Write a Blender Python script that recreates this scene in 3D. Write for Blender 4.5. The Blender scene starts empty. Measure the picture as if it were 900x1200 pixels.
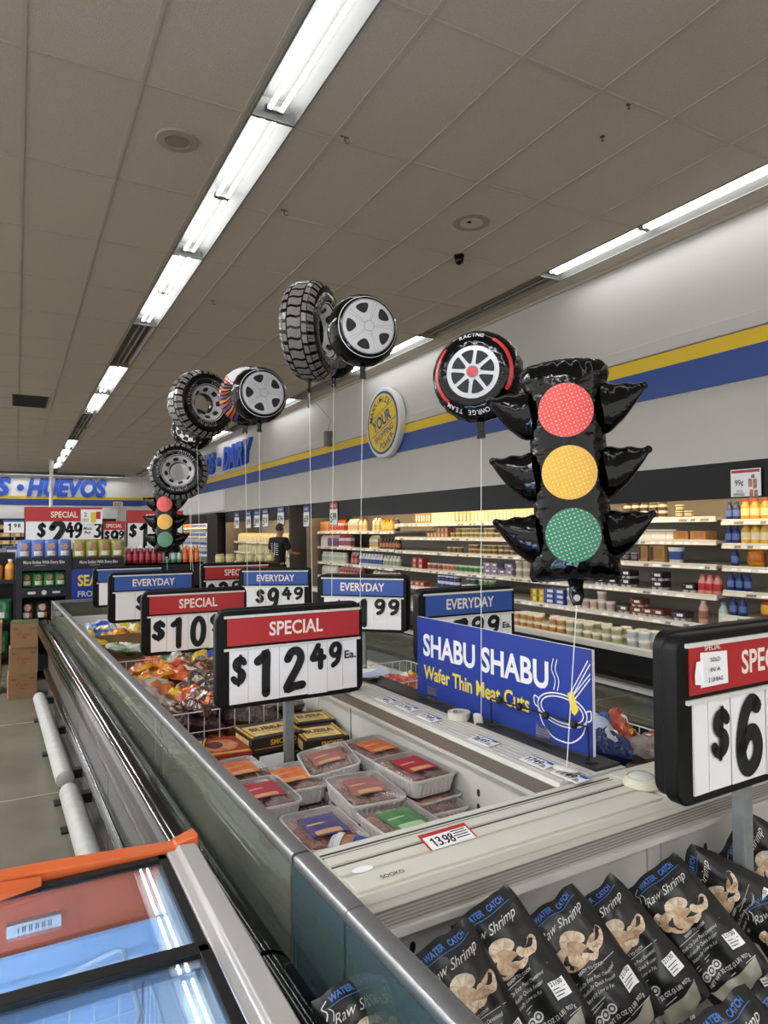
import bpy, math, random
from math import sin, cos, pi, radians, atan, atan2, sqrt
from mathutils import Vector, Matrix, noise

# ---------------------------------------------------------------- camera, world, exposure
SC = bpy.context.scene
COL = SC.collection
FPX = 795.0                                        # focal length in pixels of the 900x1200 frame
CAM = Matrix.Translation((0, 0, 1.6)) @ Matrix.Rotation(radians(-28.5), 4, 'Z') @ \
    Matrix.Rotation(pi / 2 + atan(21.5 / FPX), 4, 'X') @ Matrix.Rotation(radians(-.35), 4, 'Z')
cd = bpy.data.cameras.new('camera')
cd.sensor_fit = 'HORIZONTAL'
cd.sensor_width = 36
cd.lens = 36 * FPX / 900
cd.clip_start = .05
cam = bpy.data.objects.new('camera', cd)
COL.objects.link(cam)
cam.matrix_world = CAM
SC.camera = cam
wd = bpy.data.worlds.new('world')
SC.world = wd
wd.use_nodes = True
wd.node_tree.nodes['Background'].inputs[0].default_value = (1, .985, .96, 1)
wd.node_tree.nodes['Background'].inputs[1].default_value = 1.0
SC.view_settings.view_transform = 'Standard'
SC.view_settings.look = 'None'
SC.view_settings.gamma = 1
SC.view_settings.exposure = 0.84
SC.view_settings.use_curve_mapping = False
SC.cycles.use_denoising = True
SC.cycles.max_bounces = 8
SC.cycles.diffuse_bounces = 5
SC.cycles.glossy_bounces = 3
SC.cycles.transparent_max_bounces = 12
SC.cycles.caustics_reflective = False
SC.cycles.caustics_refractive = False
SC.cycles.sample_clamp_indirect = 6
TUBE_WALL = 8.5                                   # emission of the wall row's tubes, set to keep the wall from glaring
TUBE = 7.5                                        # emission of the ceiling tubes
TUBE_BACK = 17.0                                   # lamps along the back wall
TUBE_OTHER = 78.0                                  # unseen rows over the neighbouring aisles, overdriven to fill the scene from above
CASE_LED = 12.0                                     # emission of the lamps inside the wall cases

random.seed(7)
FA = radians(1.8)                                  # the freezer island stands a little off the store grid


def W(p, s, z=0):                                  # island coordinates -> world
    return Vector((p * cos(FA) - s * sin(FA), p * sin(FA) + s * cos(FA), z))


def ray(u, v):
    return CAM.to_3x3() @ Vector(((u - 450) / FPX, (600 - v) / FPX, -1))


def at(u, v, z=None, d=None, x=None, y=None):      # a pixel of the photo on a real plane of the room
    r = ray(u, v)
    t = d if d is not None else (z - 1.6) / r.z if z is not None else x / r.x if x is not None else y / r.y
    return Vector((0, 0, 1.6)) + t * r


# ---------------------------------------------------------------- materials
def lin(c):
    if isinstance(c, str):
        c = [int(c[i:i + 2], 16) for i in (0, 2, 4)]
    r = []
    for k in c:
        k = k / 255
        r.append(k / 12.92 if k <= .04045 else ((k + .055) / 1.055) ** 2.4)
    return (*r, 1)


MATS = {}


def mat(name, col, rough=.5, metal=0., spec=.5, var=0., vscale=8., bump=0., bscale=40., emit=0., coat=0., col2=None, stretch=None, detail=3.):
    if name in MATS:
        return MATS[name]
    m = bpy.data.materials.new(name)
    MATS[name] = m
    m.use_nodes = True
    nt = m.node_tree
    b = nt.nodes['Principled BSDF']
    b.inputs['Base Color'].default_value = lin(col)
    b.inputs['Roughness'].default_value = rough
    b.inputs['Metallic'].default_value = metal
    b.inputs['Specular IOR Level'].default_value = spec
    b.inputs['Coat Weight'].default_value = coat
    b.inputs['Coat Roughness'].default_value = .06
    if emit:
        b.inputs['Emission Color'].default_value = lin(col)
        b.inputs['Emission Strength'].default_value = emit
    tc = None
    if var or bump:
        tc = nt.nodes.new('ShaderNodeTexCoord')
        src = tc.outputs['Object']
        if stretch:
            mp = nt.nodes.new('ShaderNodeMapping')
            mp.inputs['Scale'].default_value = stretch
            nt.links.new(src, mp.inputs[0])
            src = mp.outputs[0]
    if var:
        n = nt.nodes.new('ShaderNodeTexNoise')
        n.inputs['Scale'].default_value = vscale
        n.inputs['Detail'].default_value = detail
        nt.links.new(src, n.inputs['Vector'])
        mr = nt.nodes.new('ShaderNodeValToRGB')
        c = lin(col)
        lo = lin(col2) if col2 else tuple(max(0, k * (1 - var)) for k in c[:3]) + (1,)
        hi = c if col2 else tuple(min(1, k * (1 + var)) for k in c[:3]) + (1,)
        mr.color_ramp.elements[0].position = .35
        mr.color_ramp.elements[1].position = .65
        mr.color_ramp.elements[0].color = lo
        mr.color_ramp.elements[1].color = hi
        nt.links.new(n.outputs[0], mr.inputs[0])
        nt.links.new(mr.outputs[0], b.inputs['Base Color'])
    if bump:
        n2 = nt.nodes.new('ShaderNodeTexNoise')
        n2.inputs['Scale'].default_value = bscale
        n2.inputs['Detail'].default_value = 2
        nt.links.new(src, n2.inputs['Vector'])
        bp = nt.nodes.new('ShaderNodeBump')
        bp.inputs['Strength'].default_value = bump
        bp.inputs['Distance'].default_value = .01
        nt.links.new(n2.outputs[0], bp.inputs['Height'])
        nt.links.new(bp.outputs[0], b.inputs['Normal'])
    return m


def clear(name, tint, refl=.12, rough=.03, haze=0., hazecol=(200, 205, 205)):   # thin glass or film
    if name in MATS:
        return MATS[name]
    m = bpy.data.materials.new(name)
    MATS[name] = m
    m.use_nodes = True
    nt = m.node_tree
    nt.nodes.remove(nt.nodes['Principled BSDF'])
    out = nt.nodes['Material Output']
    tr = nt.nodes.new('ShaderNodeBsdfTransparent')
    tr.inputs[0].default_value = lin(tint)
    base = tr
    if haze:
        df = nt.nodes.new('ShaderNodeBsdfDiffuse')
        df.inputs[0].default_value = lin(hazecol)
        mh = nt.nodes.new('ShaderNodeMixShader')
        mh.inputs[0].default_value = haze
        nt.links.new(tr.outputs[0], mh.inputs[1])
        nt.links.new(df.outputs[0], mh.inputs[2])
        base = mh
    gl = nt.nodes.new('ShaderNodeBsdfGlossy')
    gl.inputs['Roughness'].default_value = rough
    gl.inputs[0].default_value = (1, 1, 1, 1)
    fr = nt.nodes.new('ShaderNodeLayerWeight')
    fr.inputs[0].default_value = .25
    mul = nt.nodes.new('ShaderNodeMath')
    mul.operation = 'MULTIPLY_ADD'
    mul.inputs[1].default_value = .5
    mul.inputs[2].default_value = refl
    nt.links.new(fr.outputs['Fresnel'], mul.inputs[0])
    mx = nt.nodes.new('ShaderNodeMixShader')
    nt.links.new(mul.outputs[0], mx.inputs[0])
    nt.links.new(base.outputs[0], mx.inputs[1])
    nt.links.new(gl.outputs[0], mx.inputs[2])
    nt.links.new(mx.outputs[0], out.inputs[0])
    return m


white = mat('white_paint', (214, 212, 206), .5)
card = mat('white_card', (243, 243, 244), .55)
ink = mat('black_ink', (14, 14, 15), .6)
blk = mat('black_plastic', (9, 9, 10), .45, spec=.25)
blkgloss = mat('black_gloss_vinyl', (6, 6, 7), .1, spec=.35, bump=.08, bscale=6)
foil = mat('black_foil', (3, 3, 4), .12, spec=.3, bump=.35, bscale=30)
foilsilver = mat('silver_foil_print', (196, 196, 198), .3, metal=.1, bump=.12, bscale=25)
foilgrey = mat('grey_foil_print', (118, 115, 110), .25, spec=.6, bump=.3, bscale=30)
foilwhite = mat('white_foil_print', (225, 225, 225), .25, bump=.2, bscale=25)
red = mat('sign_red', (178, 42, 44), .4)
blue = mat('sign_blue', (46, 84, 160), .4)
bluedeep = mat('panel_blue', (24, 52, 140), .4)
cream = mat('lettering_cream', (238, 226, 214), .5)
yellow = mat('band_yellow', (226, 192, 40), .5)
bandblue = mat('band_blue', (44, 76, 150), .5)
steel = mat('brushed_steel', (150, 152, 152), .36, metal=.85, var=.08, vscale=60, stretch=(40, 1, 40))
galv = mat('galvanised_post', (142, 144, 146), .5, metal=.35, var=.1, vscale=30)
case_white = mat('freezer_white', (208, 205, 194), .45)
liner = mat('freezer_liner', (206, 204, 198), .5, var=.04, vscale=5)
cardboard = mat('cardboard', (140, 108, 74), .75, var=.08, vscale=6)
string_m = mat('white_ribbon', (225, 222, 216), .5)
wire_m = mat('white_wire', (218, 216, 210), .4)
wallm = mat('wall_paint', (196, 193, 188), .55, var=.02, vscale=2)


# ---------------------------------------------------------------- mesh builder
class MB:
    def __init__(s):
        s.v, s.f, s.m = [], [], []

    def add(s, vs, fs, mi=0, X=None):
        o = len(s.v)
        if X is not None:
            vs = [X @ Vector(p) for p in vs]
        s.v += [tuple(p) for p in vs]
        for k, f in enumerate(fs):
            s.f.append([i + o for i in f])
            s.m.append(mi[k] if isinstance(mi, list) else mi)
        return s

    def box(s, a, b, mi=0, X=None):
        (x0, y0, z0), (x1, y1, z1) = a, b
        vs = [(x0, y0, z0), (x1, y0, z0), (x1, y1, z0), (x0, y1, z0), (x0, y0, z1), (x1, y0, z1), (x1, y1, z1), (x0, y1, z1)]
        return s.add(vs, [(3, 2, 1, 0), (4, 5, 6, 7), (0, 1, 5, 4), (1, 2, 6, 5), (2, 3, 7, 6), (3, 0, 4, 7)], mi, X)

    def prism(s, poly, z0, z1, mi=0, X=None, cap=True, mside=None):
        n = len(poly)
        vs = [(x, y, z0) for x, y in poly] + [(x, y, z1) for x, y in poly]
        fs = [(i, (i + 1) % n, n + (i + 1) % n, n + i) for i in range(n)]
        ms = [mi if mside is None else mside] * n
        if cap:
            fs += [tuple(range(n - 1, -1, -1)), tuple(range(n, 2 * n))]
            ms += [mi, mi]
        return s.add(vs, fs, ms, X)

    def stack(s, rings, mi=0, X=None, close=True, capa=True, capb=True):      # loft of equal rings
        n = len(rings[0])
        vs = [p for r in rings for p in r]
        fs, ms = [], []
        for j in range(len(rings) - 1):
            for i in range(n if close else n - 1):
                k = (i + 1) % n
                fs.append((j * n + i, j * n + k, (j + 1) * n + k, (j + 1) * n + i))
                ms.append(mi[j] if isinstance(mi, list) else mi)
        if close and capa:
            fs.append(tuple(range(n - 1, -1, -1)))
            ms.append(mi[0] if isinstance(mi, list) else mi)
        if close and capb:
            o = (len(rings) - 1) * n
            fs.append(tuple(range(o, o + n)))
            ms.append(mi[-1] if isinstance(mi, list) else mi)
        return s.add(vs, fs, ms, X)

    def lathe(s, prof, n=16, mi=0, X=None, caps=True):
        rings = [[(r * cos(2 * pi * i / n), r * sin(2 * pi * i / n), z) for i in range(n)] for r, z in prof]
        return s.stack(rings, mi, X, True, caps, caps)

    def tube(s, path, r, n=6, mi=0, X=None, closed=False):
        P_ = [Vector(p) for p in path]
        rings = []
        N = len(P_)
        up = None
        for i, p in enumerate(P_):
            a = P_[(i - 1) % N] if closed or i else p
            b = P_[(i + 1) % N] if closed or i < N - 1 else p
            t = (b - a).normalized()
            if up is None:
                up = Vector((0, 0, 1)) if abs(t.z) < .9 else Vector((1, 0, 0))
            x = t.cross(up)
            if x.length < 1e-4:
                x = t.cross(Vector((1, 0, 0)) if abs(t.x) < .9 else Vector((0, 1, 0)))
            x.normalize()
            y = x.cross(t).normalized()
            up = y
            rr = r[i] if isinstance(r, (list, tuple)) else r
            rings.append([tuple(p + rr * (cos(2 * pi * k / n) * x + sin(2 * pi * k / n) * y)) for k in range(n)])
        if closed:
            rings.append(rings[0])
            return s.stack(rings, mi, X, True, False, False)
        return s.stack(rings, mi, X)

    def grid(s, fn, nu, nv, mi=0, X=None, u=(-1, 1), v=(-1, 1)):
        vs = [fn(u[0] + (u[1] - u[0]) * i / nu, v[0] + (v[1] - v[0]) * j / nv) for j in range(nv + 1) for i in range(nu + 1)]
        fs, ms = [], []
        for j in range(nv):
            for i in range(nu):
                k = j * (nu + 1) + i
                fs.append((k, k + 1, k + nu + 2, k + nu + 1))
                ms.append(mi((i + .5) / nu, (j + .5) / nv) if callable(mi) else mi)
        return s.add(vs, fs, ms, X)

    def poly(s, pts, mi=0, X=None, z=0.):
        return s.add([(p[0], p[1], p[2] if len(p) > 2 else z) for p in pts], [tuple(range(len(pts)))], mi, X)

    def flat(s, vf, fn, mi=0, X=None):             # map flat (verts, faces) through fn(x, y) -> 3D
        return s.add([fn(*p) for p in vf[0]], vf[1], mi, X)

    def build(s, name, mats, parent=None, smooth=True, ang=35, loc=None, M=None, bevel=0):
        me = bpy.data.meshes.new(name)
        me.from_pydata(s.v, [], s.f)
        for m in (mats if isinstance(mats, (list, tuple)) else [mats]):
            me.materials.append(m)
        me.polygons.foreach_set('material_index', s.m)
        if smooth:
            me.polygons.foreach_set('use_smooth', [True] * len(me.polygons))
            me.set_sharp_from_angle(angle=radians(ang))
        me.update()
        o = bpy.data.objects.new(name, me)
        COL.objects.link(o)
        if bevel:
            bv = o.modifiers.new('bevel', 'BEVEL')
            bv.width = bevel
            bv.segments = 2
            bv.limit_method = 'ANGLE'
        if M is not None:
            o.matrix_basis = M
        if loc is not None:
            o.location = loc
        if parent:
            o.parent = parent
        return o


def T(x=0, y=0, z=0):
    return Matrix.Translation((x, y, z))


def R(a, ax):
    return Matrix.Rotation(a, 4, ax)


UP = R(pi / 2, 'X')                                # turns the xy plane into an upright xz plane facing -y


def frame(o, x, y, z):                             # matrix with the given axes and origin
    m = Matrix.Identity(4)
    for i, a in enumerate((x, y, z)):
        for j in range(3):
            m[j][i] = a[j]
    m.translation = o
    return m


def rrect(w, h, r, n=5, cx=0, cy=0):
    pts = []
    for (sx, sy, a) in ((1, 1, 0), (-1, 1, pi / 2), (-1, -1, pi), (1, -1, 1.5 * pi)):
        for i in range(n + 1):
            t = a + pi / 2 * i / n
            pts.append((cx + sx * (w / 2 - r) + r * cos(t), cy + sy * (h / 2 - r) + r * sin(t)))
    return pts


def disc(r, n=24, cx=0, cy=0, ry=None):
    return [(cx + r * cos(2 * pi * i / n), cy + (ry or r) * sin(2 * pi * i / n)) for i in range(n)]


_TX = {}


def text2d(txt, h=1., width=None, bold=.02, shear=0., align='C', sx=1., space=1.):
    """flat (verts, faces) of a line of lettering; h is the cap height, centred on x, resting on y=0"""
    k = (txt, bold, shear, space)
    if k not in _TX:
        c = bpy.data.curves.new('t', 'FONT')
        c.body = txt
        c.size = 1
        c.offset = bold
        c.shear = shear
        c.resolution_u = 3
        c.space_character = space
        o = bpy.data.objects.new('t', c)
        m = bpy.data.meshes.new_from_object(o)
        _TX[k] = ([tuple(v.co[:2]) for v in m.vertices], [tuple(p.vertices) for p in m.polygons])
        bpy.data.objects.remove(o)
        bpy.data.curves.remove(c)
        bpy.data.meshes.remove(m)
    vs, fs = _TX[k]
    if not vs:
        return [], []
    x0 = min(p[0] for p in vs)
    x1 = max(p[0] for p in vs)
    s = h / .7
    kx = s * sx if width is None else width / (x1 - x0)
    ox = (x0 + x1) / 2 if align == 'C' else x0 if align == 'L' else x1
    return [((p[0] - ox) * kx, p[1] * s) for p in vs], fs


def spline(pts, n=4, closed=False):
    out = []
    N = len(pts)
    for i in range(N if closed else N - 1):
        g = lambda k: pts[k % N] if closed else pts[max(0, min(N - 1, k))]
        a, b, c, d = g(i - 1), g(i), g(i + 1), g(i + 2)
        for j in range(n):
            t = j / n
            out.append(tuple(.5 * (2 * b[q] + (c[q] - a[q]) * t + (2 * a[q] - 5 * b[q] + 4 * c[q] - d[q]) * t * t + (3 * b[q] - a[q] - 3 * c[q] + d[q]) * t ** 3) for q in range(len(b))))
    if not closed:
        out.append(tuple(pts[-1]))
    return out


def ribbon(pts, w, closed=False):                  # flat stroke of width w along 2D points
    n = len(pts)
    L, Rr = [], []
    for i, p in enumerate(pts):
        a = pts[(i - 1) % n] if closed or i else p
        b = pts[(i + 1) % n] if closed or i < n - 1 else p
        dx, dy = b[0] - a[0], b[1] - a[1]
        l = sqrt(dx * dx + dy * dy) or 1
        ww = w[i] if isinstance(w, list) else w
        nx, ny = -dy / l * ww / 2, dx / l * ww / 2
        L.append((p[0] + nx, p[1] + ny))
        Rr.append((p[0] - nx, p[1] - ny))
    vs = L + Rr
    fs = [(n + i, n + (i + 1) % n, (i + 1) % n, i) for i in range(n if closed else n - 1)]
    if not closed:                                  # round ends
        for e in (0, n - 1):
            c = pts[e]
            ww = w[e] if isinstance(w, list) else w
            o = len(vs)
            vs += [(c[0] + ww / 2 * cos(2 * pi * k / 10), c[1] + ww / 2 * sin(2 * pi * k / 10)) for k in range(10)]
            fs.append(tuple(range(o, o + 10)))
    return vs, fs


# brush-drawn price figures: strokes in a box about .6 wide and 1 high
STROKES = {
    '0': ([[(.3, .97), (.12, .82), (.06, .5), (.12, .18), (.3, .03), (.48, .18), (.54, .5), (.48, .82)]], True),
    '1': ([[(.1, .8), (.26, .9), (.34, .97), (.35, .5), (.37, .03)]], False),
    '2': ([[(.08, .78), (.2, .94), (.4, .95), (.5, .8), (.42, .58), (.08, .08), (.3, .1), (.58, .12)]], False),
    '3': ([[(.1, .9), (.3, .97), (.48, .84), (.4, .62), (.24, .53), (.46, .45), (.52, .22), (.36, .05), (.08, .08)]], False),
    '4': ([[(.3, .97), (.18, .7), (.06, .42), (.3, .42), (.56, .44)], [(.42, .72), (.42, .4), (.43, .03)]], False),
    '5': ([[(.5, .95), (.3, .94), (.14, .93), (.1, .55), (.34, .58), (.52, .4), (.46, .14), (.26, .03), (.06, .1)]], False),
    '6': ([[(.48, .9), (.34, .97), (.16, .8), (.07, .4), (.14, .12), (.3, .03), (.48, .14), (.52, .36), (.4, .54), (.22, .5), (.1, .34)]], False),
    '7': ([[(.08, .93), (.3, .94), (.54, .95), (.36, .5), (.26, .03)]], False),
    '8': ([[(.3, .97), (.12, .86), (.16, .64), (.3, .53), (.5, .34), (.46, .1), (.3, .03), (.1, .12), (.1, .34), (.3, .53), (.46, .68), (.46, .88)]], True),
    '9': ([[(.5, .86), (.34, .97), (.16, .9), (.07, .7), (.16, .5), (.34, .48), (.48, .62), (.52, .82), (.5, .5), (.42, .2), (.2, .04)]], False),
    '$': ([[(.52, .76), (.4, .88), (.2, .86), (.12, .7), (.22, .55), (.42, .46), (.5, .3), (.4, .14), (.2, .12), (.06, .24)], [(.34, 1.0), (.33, .78), (.3, .0)]], False),
}


def figure(mb, ch, x, y, w, h, mi=0, X=None, thick=.2, slant=.04, z=0.):
    st, closed = STROKES[ch]
    for k, ln in enumerate(st):
        pts = spline(ln, 5, closed)
        tk = thick * (.55 if ch == '$' and k else 1)
        wd_ = tk * min(w / .6, h) * 1.0
        q = [(x + (px / .6) * w + slant * py * h, y + py * h) for px, py in pts]
        mb.add([(a, b, z) for a, b in ribbon(q, wd_, closed)[0]], ribbon(q, wd_, closed)[1], mi, X)


# ---------------------------------------------------------------- things, tags, copies
def tag(o, label=None, cat=None, group=None, kind=None):
    if label:
        o['label'] = label
    if cat:
        o['category'] = cat
    if group:
        o['group'] = group
    if kind:
        o['kind'] = kind
    return o


def thing(name, label, cat, loc=(0, 0, 0), rz=0, group=None, M=None):
    o = bpy.data.objects.new(name, None)
    o.empty_display_size = .05
    COL.objects.link(o)
    if M is not None:
        o.matrix_basis = M
    else:
        o.location = loc
        o.rotation_euler.z = rz
    return tag(o, label, cat, group)


def dup(o, label=None, group=None, loc=None, rz=None, M=None, parent=None):
    c = o.copy()
    COL.objects.link(c)
    if parent:
        c.parent = parent
    else:
        if M is not None:
            c.matrix_basis = M
        if loc is not None:
            c.location = loc
        if rz is not None:
            c.rotation_euler.z = rz
        tag(c, label, None, group)
    for ch in [k for k in o.children]:
        dup(ch, parent=c)
    return c


def struct(mb, name, mats, smooth=False, **k):
    return tag(mb.build(name, mats, smooth=smooth, **k), kind='structure')

# ================================================================ ROOM
CZ = 4.23                                          # ceiling height
WX = 5.27                                          # wall above the wall cases
BY = 34.0                                          # back wall
XL, YN = -8.6, -6.0

fl = mat('polished_concrete', (116, 111, 98), .24, var=.16, vscale=1.6, detail=8., spec=.5)
b = MB()
b.box((XL, YN, -.1), (7, BY + .1, 0))
struct(b, 'floor', fl)
b = MB()                                           # saw-cut joints in the concrete
jm = mat('floor_joint', (160, 152, 134), .5)
for k in range(9):
    x = at(694, 824, z=0).x - 3.66 + k * 1.83 - 7.32
    b.box((x - .006, YN, 0), (x + .006, BY, .0012))
for k in range(22):
    y = at(691, 822, z=0).y - 5.49 + k * 1.83
    b.box((XL, y - .006, 0), (WX, y + .006, .0012))
struct(b, 'trim_1', jm)

ct = mat('ceiling_tile', (194, 184, 170), .85, var=.05, vscale=90, bump=.5, bscale=140)
ROWS = [-5.48, -2.03, 1.425, 4.89]
HWID = .145
b = MB()
xs = [XL] + [q for r in ROWS for q in (r - HWID, r + HWID)] + [WX]
for i in range(0, len(xs), 2):
    b.box((xs[i], YN, CZ), (xs[i + 1], BY, CZ + .16))
b.box((XL, YN, CZ + .16), (WX, BY, CZ + .2))
struct(b, 'ceiling', ct)
b = MB()
tb = mat('ceiling_grid_bar', (182, 173, 160), .6)
k = -17
while 1.849 + .6096 * k < WX - .1:
    x = 1.849 + .6096 * k
    k += 1
    if x < XL or any(abs(x - r) < HWID + .02 for r in ROWS):
        continue
    b.box((x - .011, YN, CZ - .006), (x + .011, BY, CZ))
for i in range(0, len(xs), 2):
    for j in range(33):
        y = 4.10 - 1.2192 * 8 + 1.2192 * j
        if YN < y < BY:
            b.box((xs[i], y - .011, CZ - .005), (xs[i + 1], y + .011, CZ - .0002))
b.box((WX - .03, YN, CZ - .03), (WX, BY, CZ))
struct(b, 'trim_2', tb)

b = MB()
b.box((WX, YN, 2.156), (7, BY, CZ + .2))
struct(b, 'wall_right', wallm)
b = MB()
b.box((6.45, YN, 0), (7, BY, 2.156))
struct(b, 'wall_right_lower', mat('lower_wall', (120, 116, 110), .6))
b = MB()
b.box((XL, BY, 0), (7, BY + .15, CZ + .2))
struct(b, 'wall_back', mat('back_wall_paint', (228, 226, 220), .5))
b = MB()                                           # ledge over the stripe, then the two painted boards
b.box((WX - .03, YN, 3.232), (WX, BY, 3.36))
struct(b, 'trim_3', wallm, bevel=.008)
b = MB()
b.box((WX - .022, YN, 3.092), (WX, BY, 3.222), 0)
b.box((XL, BY - .022, 3.092), (WX - .022, BY, 3.222), 0)
struct(b, 'trim_4', yellow)
b = MB()
b.box((WX - .022, YN, 2.82), (WX, BY, 3.092), 0)
b.box((XL, BY - .022, 2.82), (WX - .022, BY, 3.092), 0)
struct(b, 'trim_5', bandblue)
b = MB()                                           # bright valance panel beyond the black column
b.box((WX - .06, 19.25, 2.2), (WX, 29.5, 2.80))
struct(b, 'trim_6', mat('valance_white', (240, 240, 238), .4))
b = MB()
b.box((XL, BY - .05, 1.9), (4.2, BY, 2.62))
struct(b, 'trim_7', mat('valance_white', (240, 240, 238), .4))
b = MB()
b.lathe([(.065, 0), (.065, CZ)], 14, X=T(1.12, 27.3, 0))
struct(b, 'trim_8', white, smooth=True)

# ---------------------------------------------------------------- fluorescent troffers
tube_m = mat('lit_tube', (251, 252, 255), .5, emit=TUBE)
tube_w = mat('lit_tube_wall_row', (251, 252, 255), .5, emit=TUBE_WALL)
tube_o = mat('lit_tube_other_rows', (250, 252, 255), .5, emit=TUBE_OTHER)
dead_m = mat('unlit_tube', (150, 146, 138), .4)
trough_m = mat('trough_white', (120, 120, 115), .4)
dull_m = mat('trough_dull', (128, 120, 108), .4)


def troffer(xc, y0, lit, label, ln=2.43, group=None):
    t = thing('ceiling_light', label, 'ceiling light', (xc, y0 + ln / 2, CZ), group=group)
    h = ln / 2
    m = MB()
    w, w2, dz = HWID, .085, .10
    for sx in (-1, 1):                              # slanted sides, flat back, closed ends, a thin rim
        m.add([(sx * w, -h, -.004), (sx * w, h, -.004), (sx * w2, h, dz), (sx * w2, -h, dz)], [(0, 1, 2, 3)])
        m.box((sx * w - .006, -h, -.008), (sx * w + .006, h, 0))
    m.add([(-w2, -h, dz), (w2, -h, dz), (w2, h, dz), (-w2, h, dz)], [(0, 1, 2, 3)])
    for sy in (-1, 1):
        m.add([(-w, sy * h, -.004), (w, sy * h, -.004), (w2, sy * (h - .05), dz), (-w2, sy * (h - .05), dz)], [(0, 1, 2, 3)])
        m.box((-w, sy * h - .006, -.008), (w, sy * h + .006, 0))
    m.build('housing', trough_m if lit else dull_m, t, smooth=False)
    for (a, c) in ((-h + .06, -.03), (.03, h - .06)):
        for sx in (-.038, .038):
            m = MB()
            m.tube([(sx, a, .035), (sx, c, .035)], .0135, 8)
            m.build('tube', (tube_w if xc > 4 else tube_m if xc > 0 else tube_o) if lit else dead_m, t)
    for ya in (-.028, -h + .035, h - .055):
        m = MB()
        m.box((-.055, ya, .025), (.055, ya + (.056 if ya == -.028 else .02), .06))
        m.build('lamp_holder', trough_m if lit else dull_m, t, smooth=False)
    return t


ORD = ['first', 'second', 'third', 'fourth', 'fifth', 'sixth', 'seventh', 'eighth', 'ninth', 'tenth', 'eleventh', 'twelfth', 'thirteenth', 'fourteenth', 'fifteenth', 'sixteenth']
nl = nd = 0
for i in range(-4, 12):
    y0 = 4.09 + 2.44 * i
    lit = i in (-4, -3, -2, -1, 0, 1, 3, 4, 7, 8, 9, 10)
    if y0 + 2.44 > BY:
        continue
    if i < -1:
        lab = 'lit fluorescent ceiling light of the left row, behind the viewer'
    elif lit:
        lab = '%s lit fluorescent ceiling light of the left row, counted from the nearest' % ORD[nl]
        nl += 1
    else:
        lab = '%s unlit grey trough in the left row of ceiling lights' % ORD[nd]
        nd += 1
    troffer(ROWS[2], y0, lit, lab, group='ceiling lights of the left row')
nl = nd = 0
for i in range(-4, 12):
    y0 = 2.91 + 2.44 * i
    lit = i in (-4, -3, -2, -1, 0, 2, 4, 6, 8, 10)
    if y0 + 2.44 > BY:
        continue
    if i < 0:
        lab = 'lit fluorescent ceiling light along the wall, outside the view'
    elif lit:
        lab = '%s lit fluorescent ceiling light of the row along the striped wall' % ORD[nl]
        nl += 1
    else:
        lab = '%s unlit trough in the row of ceiling lights along the striped wall' % ORD[nd]
        nd += 1
    troffer(ROWS[3], y0, lit, lab, group='ceiling lights along the wall')
for r in (0, 1):
    for i in range(-3, 11, 1):
        y0 = 3.1 + 2.44 * i
        if i % 4 != 3:
            troffer(ROWS[r], y0, True, 'lit fluorescent ceiling light over the neighbouring aisles, outside the view', group='ceiling lights of other aisles')

for i in range(5):                                   # row along the back wall
    t = troffer(3.2 - 2.44 * i, BY - 1.9, True, '%s light from the right in the row along the back wall' % ORD[i], group='ceiling lights along the back wall')
    t.rotation_euler.z = pi / 2
    t.location = (3.2 - 2.44 * i, BY - .75, CZ - .105)
    for c in t.children:
        if c.name.startswith('tube'):
            c.data.materials[0] = mat('lit_tube_back_wall', (251, 252, 255), .5, emit=TUBE_BACK)

# small things on the ceiling
p = at(208, 164, z=CZ)
t = thing('ceiling_speaker', 'round beige loudspeaker grille set in the ceiling left of the lights', 'ceiling speaker', p)
m = MB()
m.lathe([(.001, -.012), (.075, -.012), (.08, -.006)], 32)
m.build('grille', mat('grille_grey', (140, 131, 116), .7), t)
m = MB()
m.lathe([(.078, -.006), (.082, -.016), (.135, -.012), (.142, 0)], 32, caps=False)
m.build('ring', mat('speaker_ring', (160, 150, 132), .6), t)
p = at(35, 470, z=CZ)
t = thing('air_vent', 'dark rectangular air vent in the ceiling at far left', 'air vent', p)
m = MB()
m.box((-.3, -.62, -.012), (.3, .62, -.002))
m.build('opening', mat('vent_dark', (24, 22, 20), .8), t, smooth=False)
m = MB()
for i in range(9):
    m.box((-.29, -.57 + i * .14, -.02), (.29, -.55 + i * .14, -.012))
for q in (((-.31, -.63), (.31, -.6)), ((-.31, .6), (.31, .63)), ((-.31, -.6), (-.28, .6)), ((.28, -.6), (.31, .6))):
    m.box((*q[0], -.018), (*q[1], 0))
m.build('louvre', mat('vent_frame', (50, 46, 42), .7), t, smooth=False)
p = at(538, 299, z=CZ)
t = thing('security_camera', 'small black dome camera hanging from the ceiling', 'security camera', p)
m = MB()
m.lathe([(.05, 0), (.05, -.02), (.035, -.03)], 16)
m.build('base', blk, t)
m = MB()
m.lathe([(.042, -.03), (.046, -.05), (.038, -.075), (.02, -.09), (.001, -.095)], 16)
m.build('dome', blkgloss, t)
p = at(550, 260, z=CZ)
t = thing('ceiling_hole', 'black hole with a pale ring-shaped patch in the ceiling near the dome camera', 'ceiling hole', p)
m = MB()
m.lathe([(.001, -.003), (.02, -.003)], 16)
m.build('hole', ink, t)
m = MB()
m.lathe([(.1, -.0012), (.14, -.0022), (.16, -.0012)], 24, X=T(.03, .01, 0), caps=False)
m.build('stain', mat('stain_ring', (158, 146, 130), .9), t)
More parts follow.
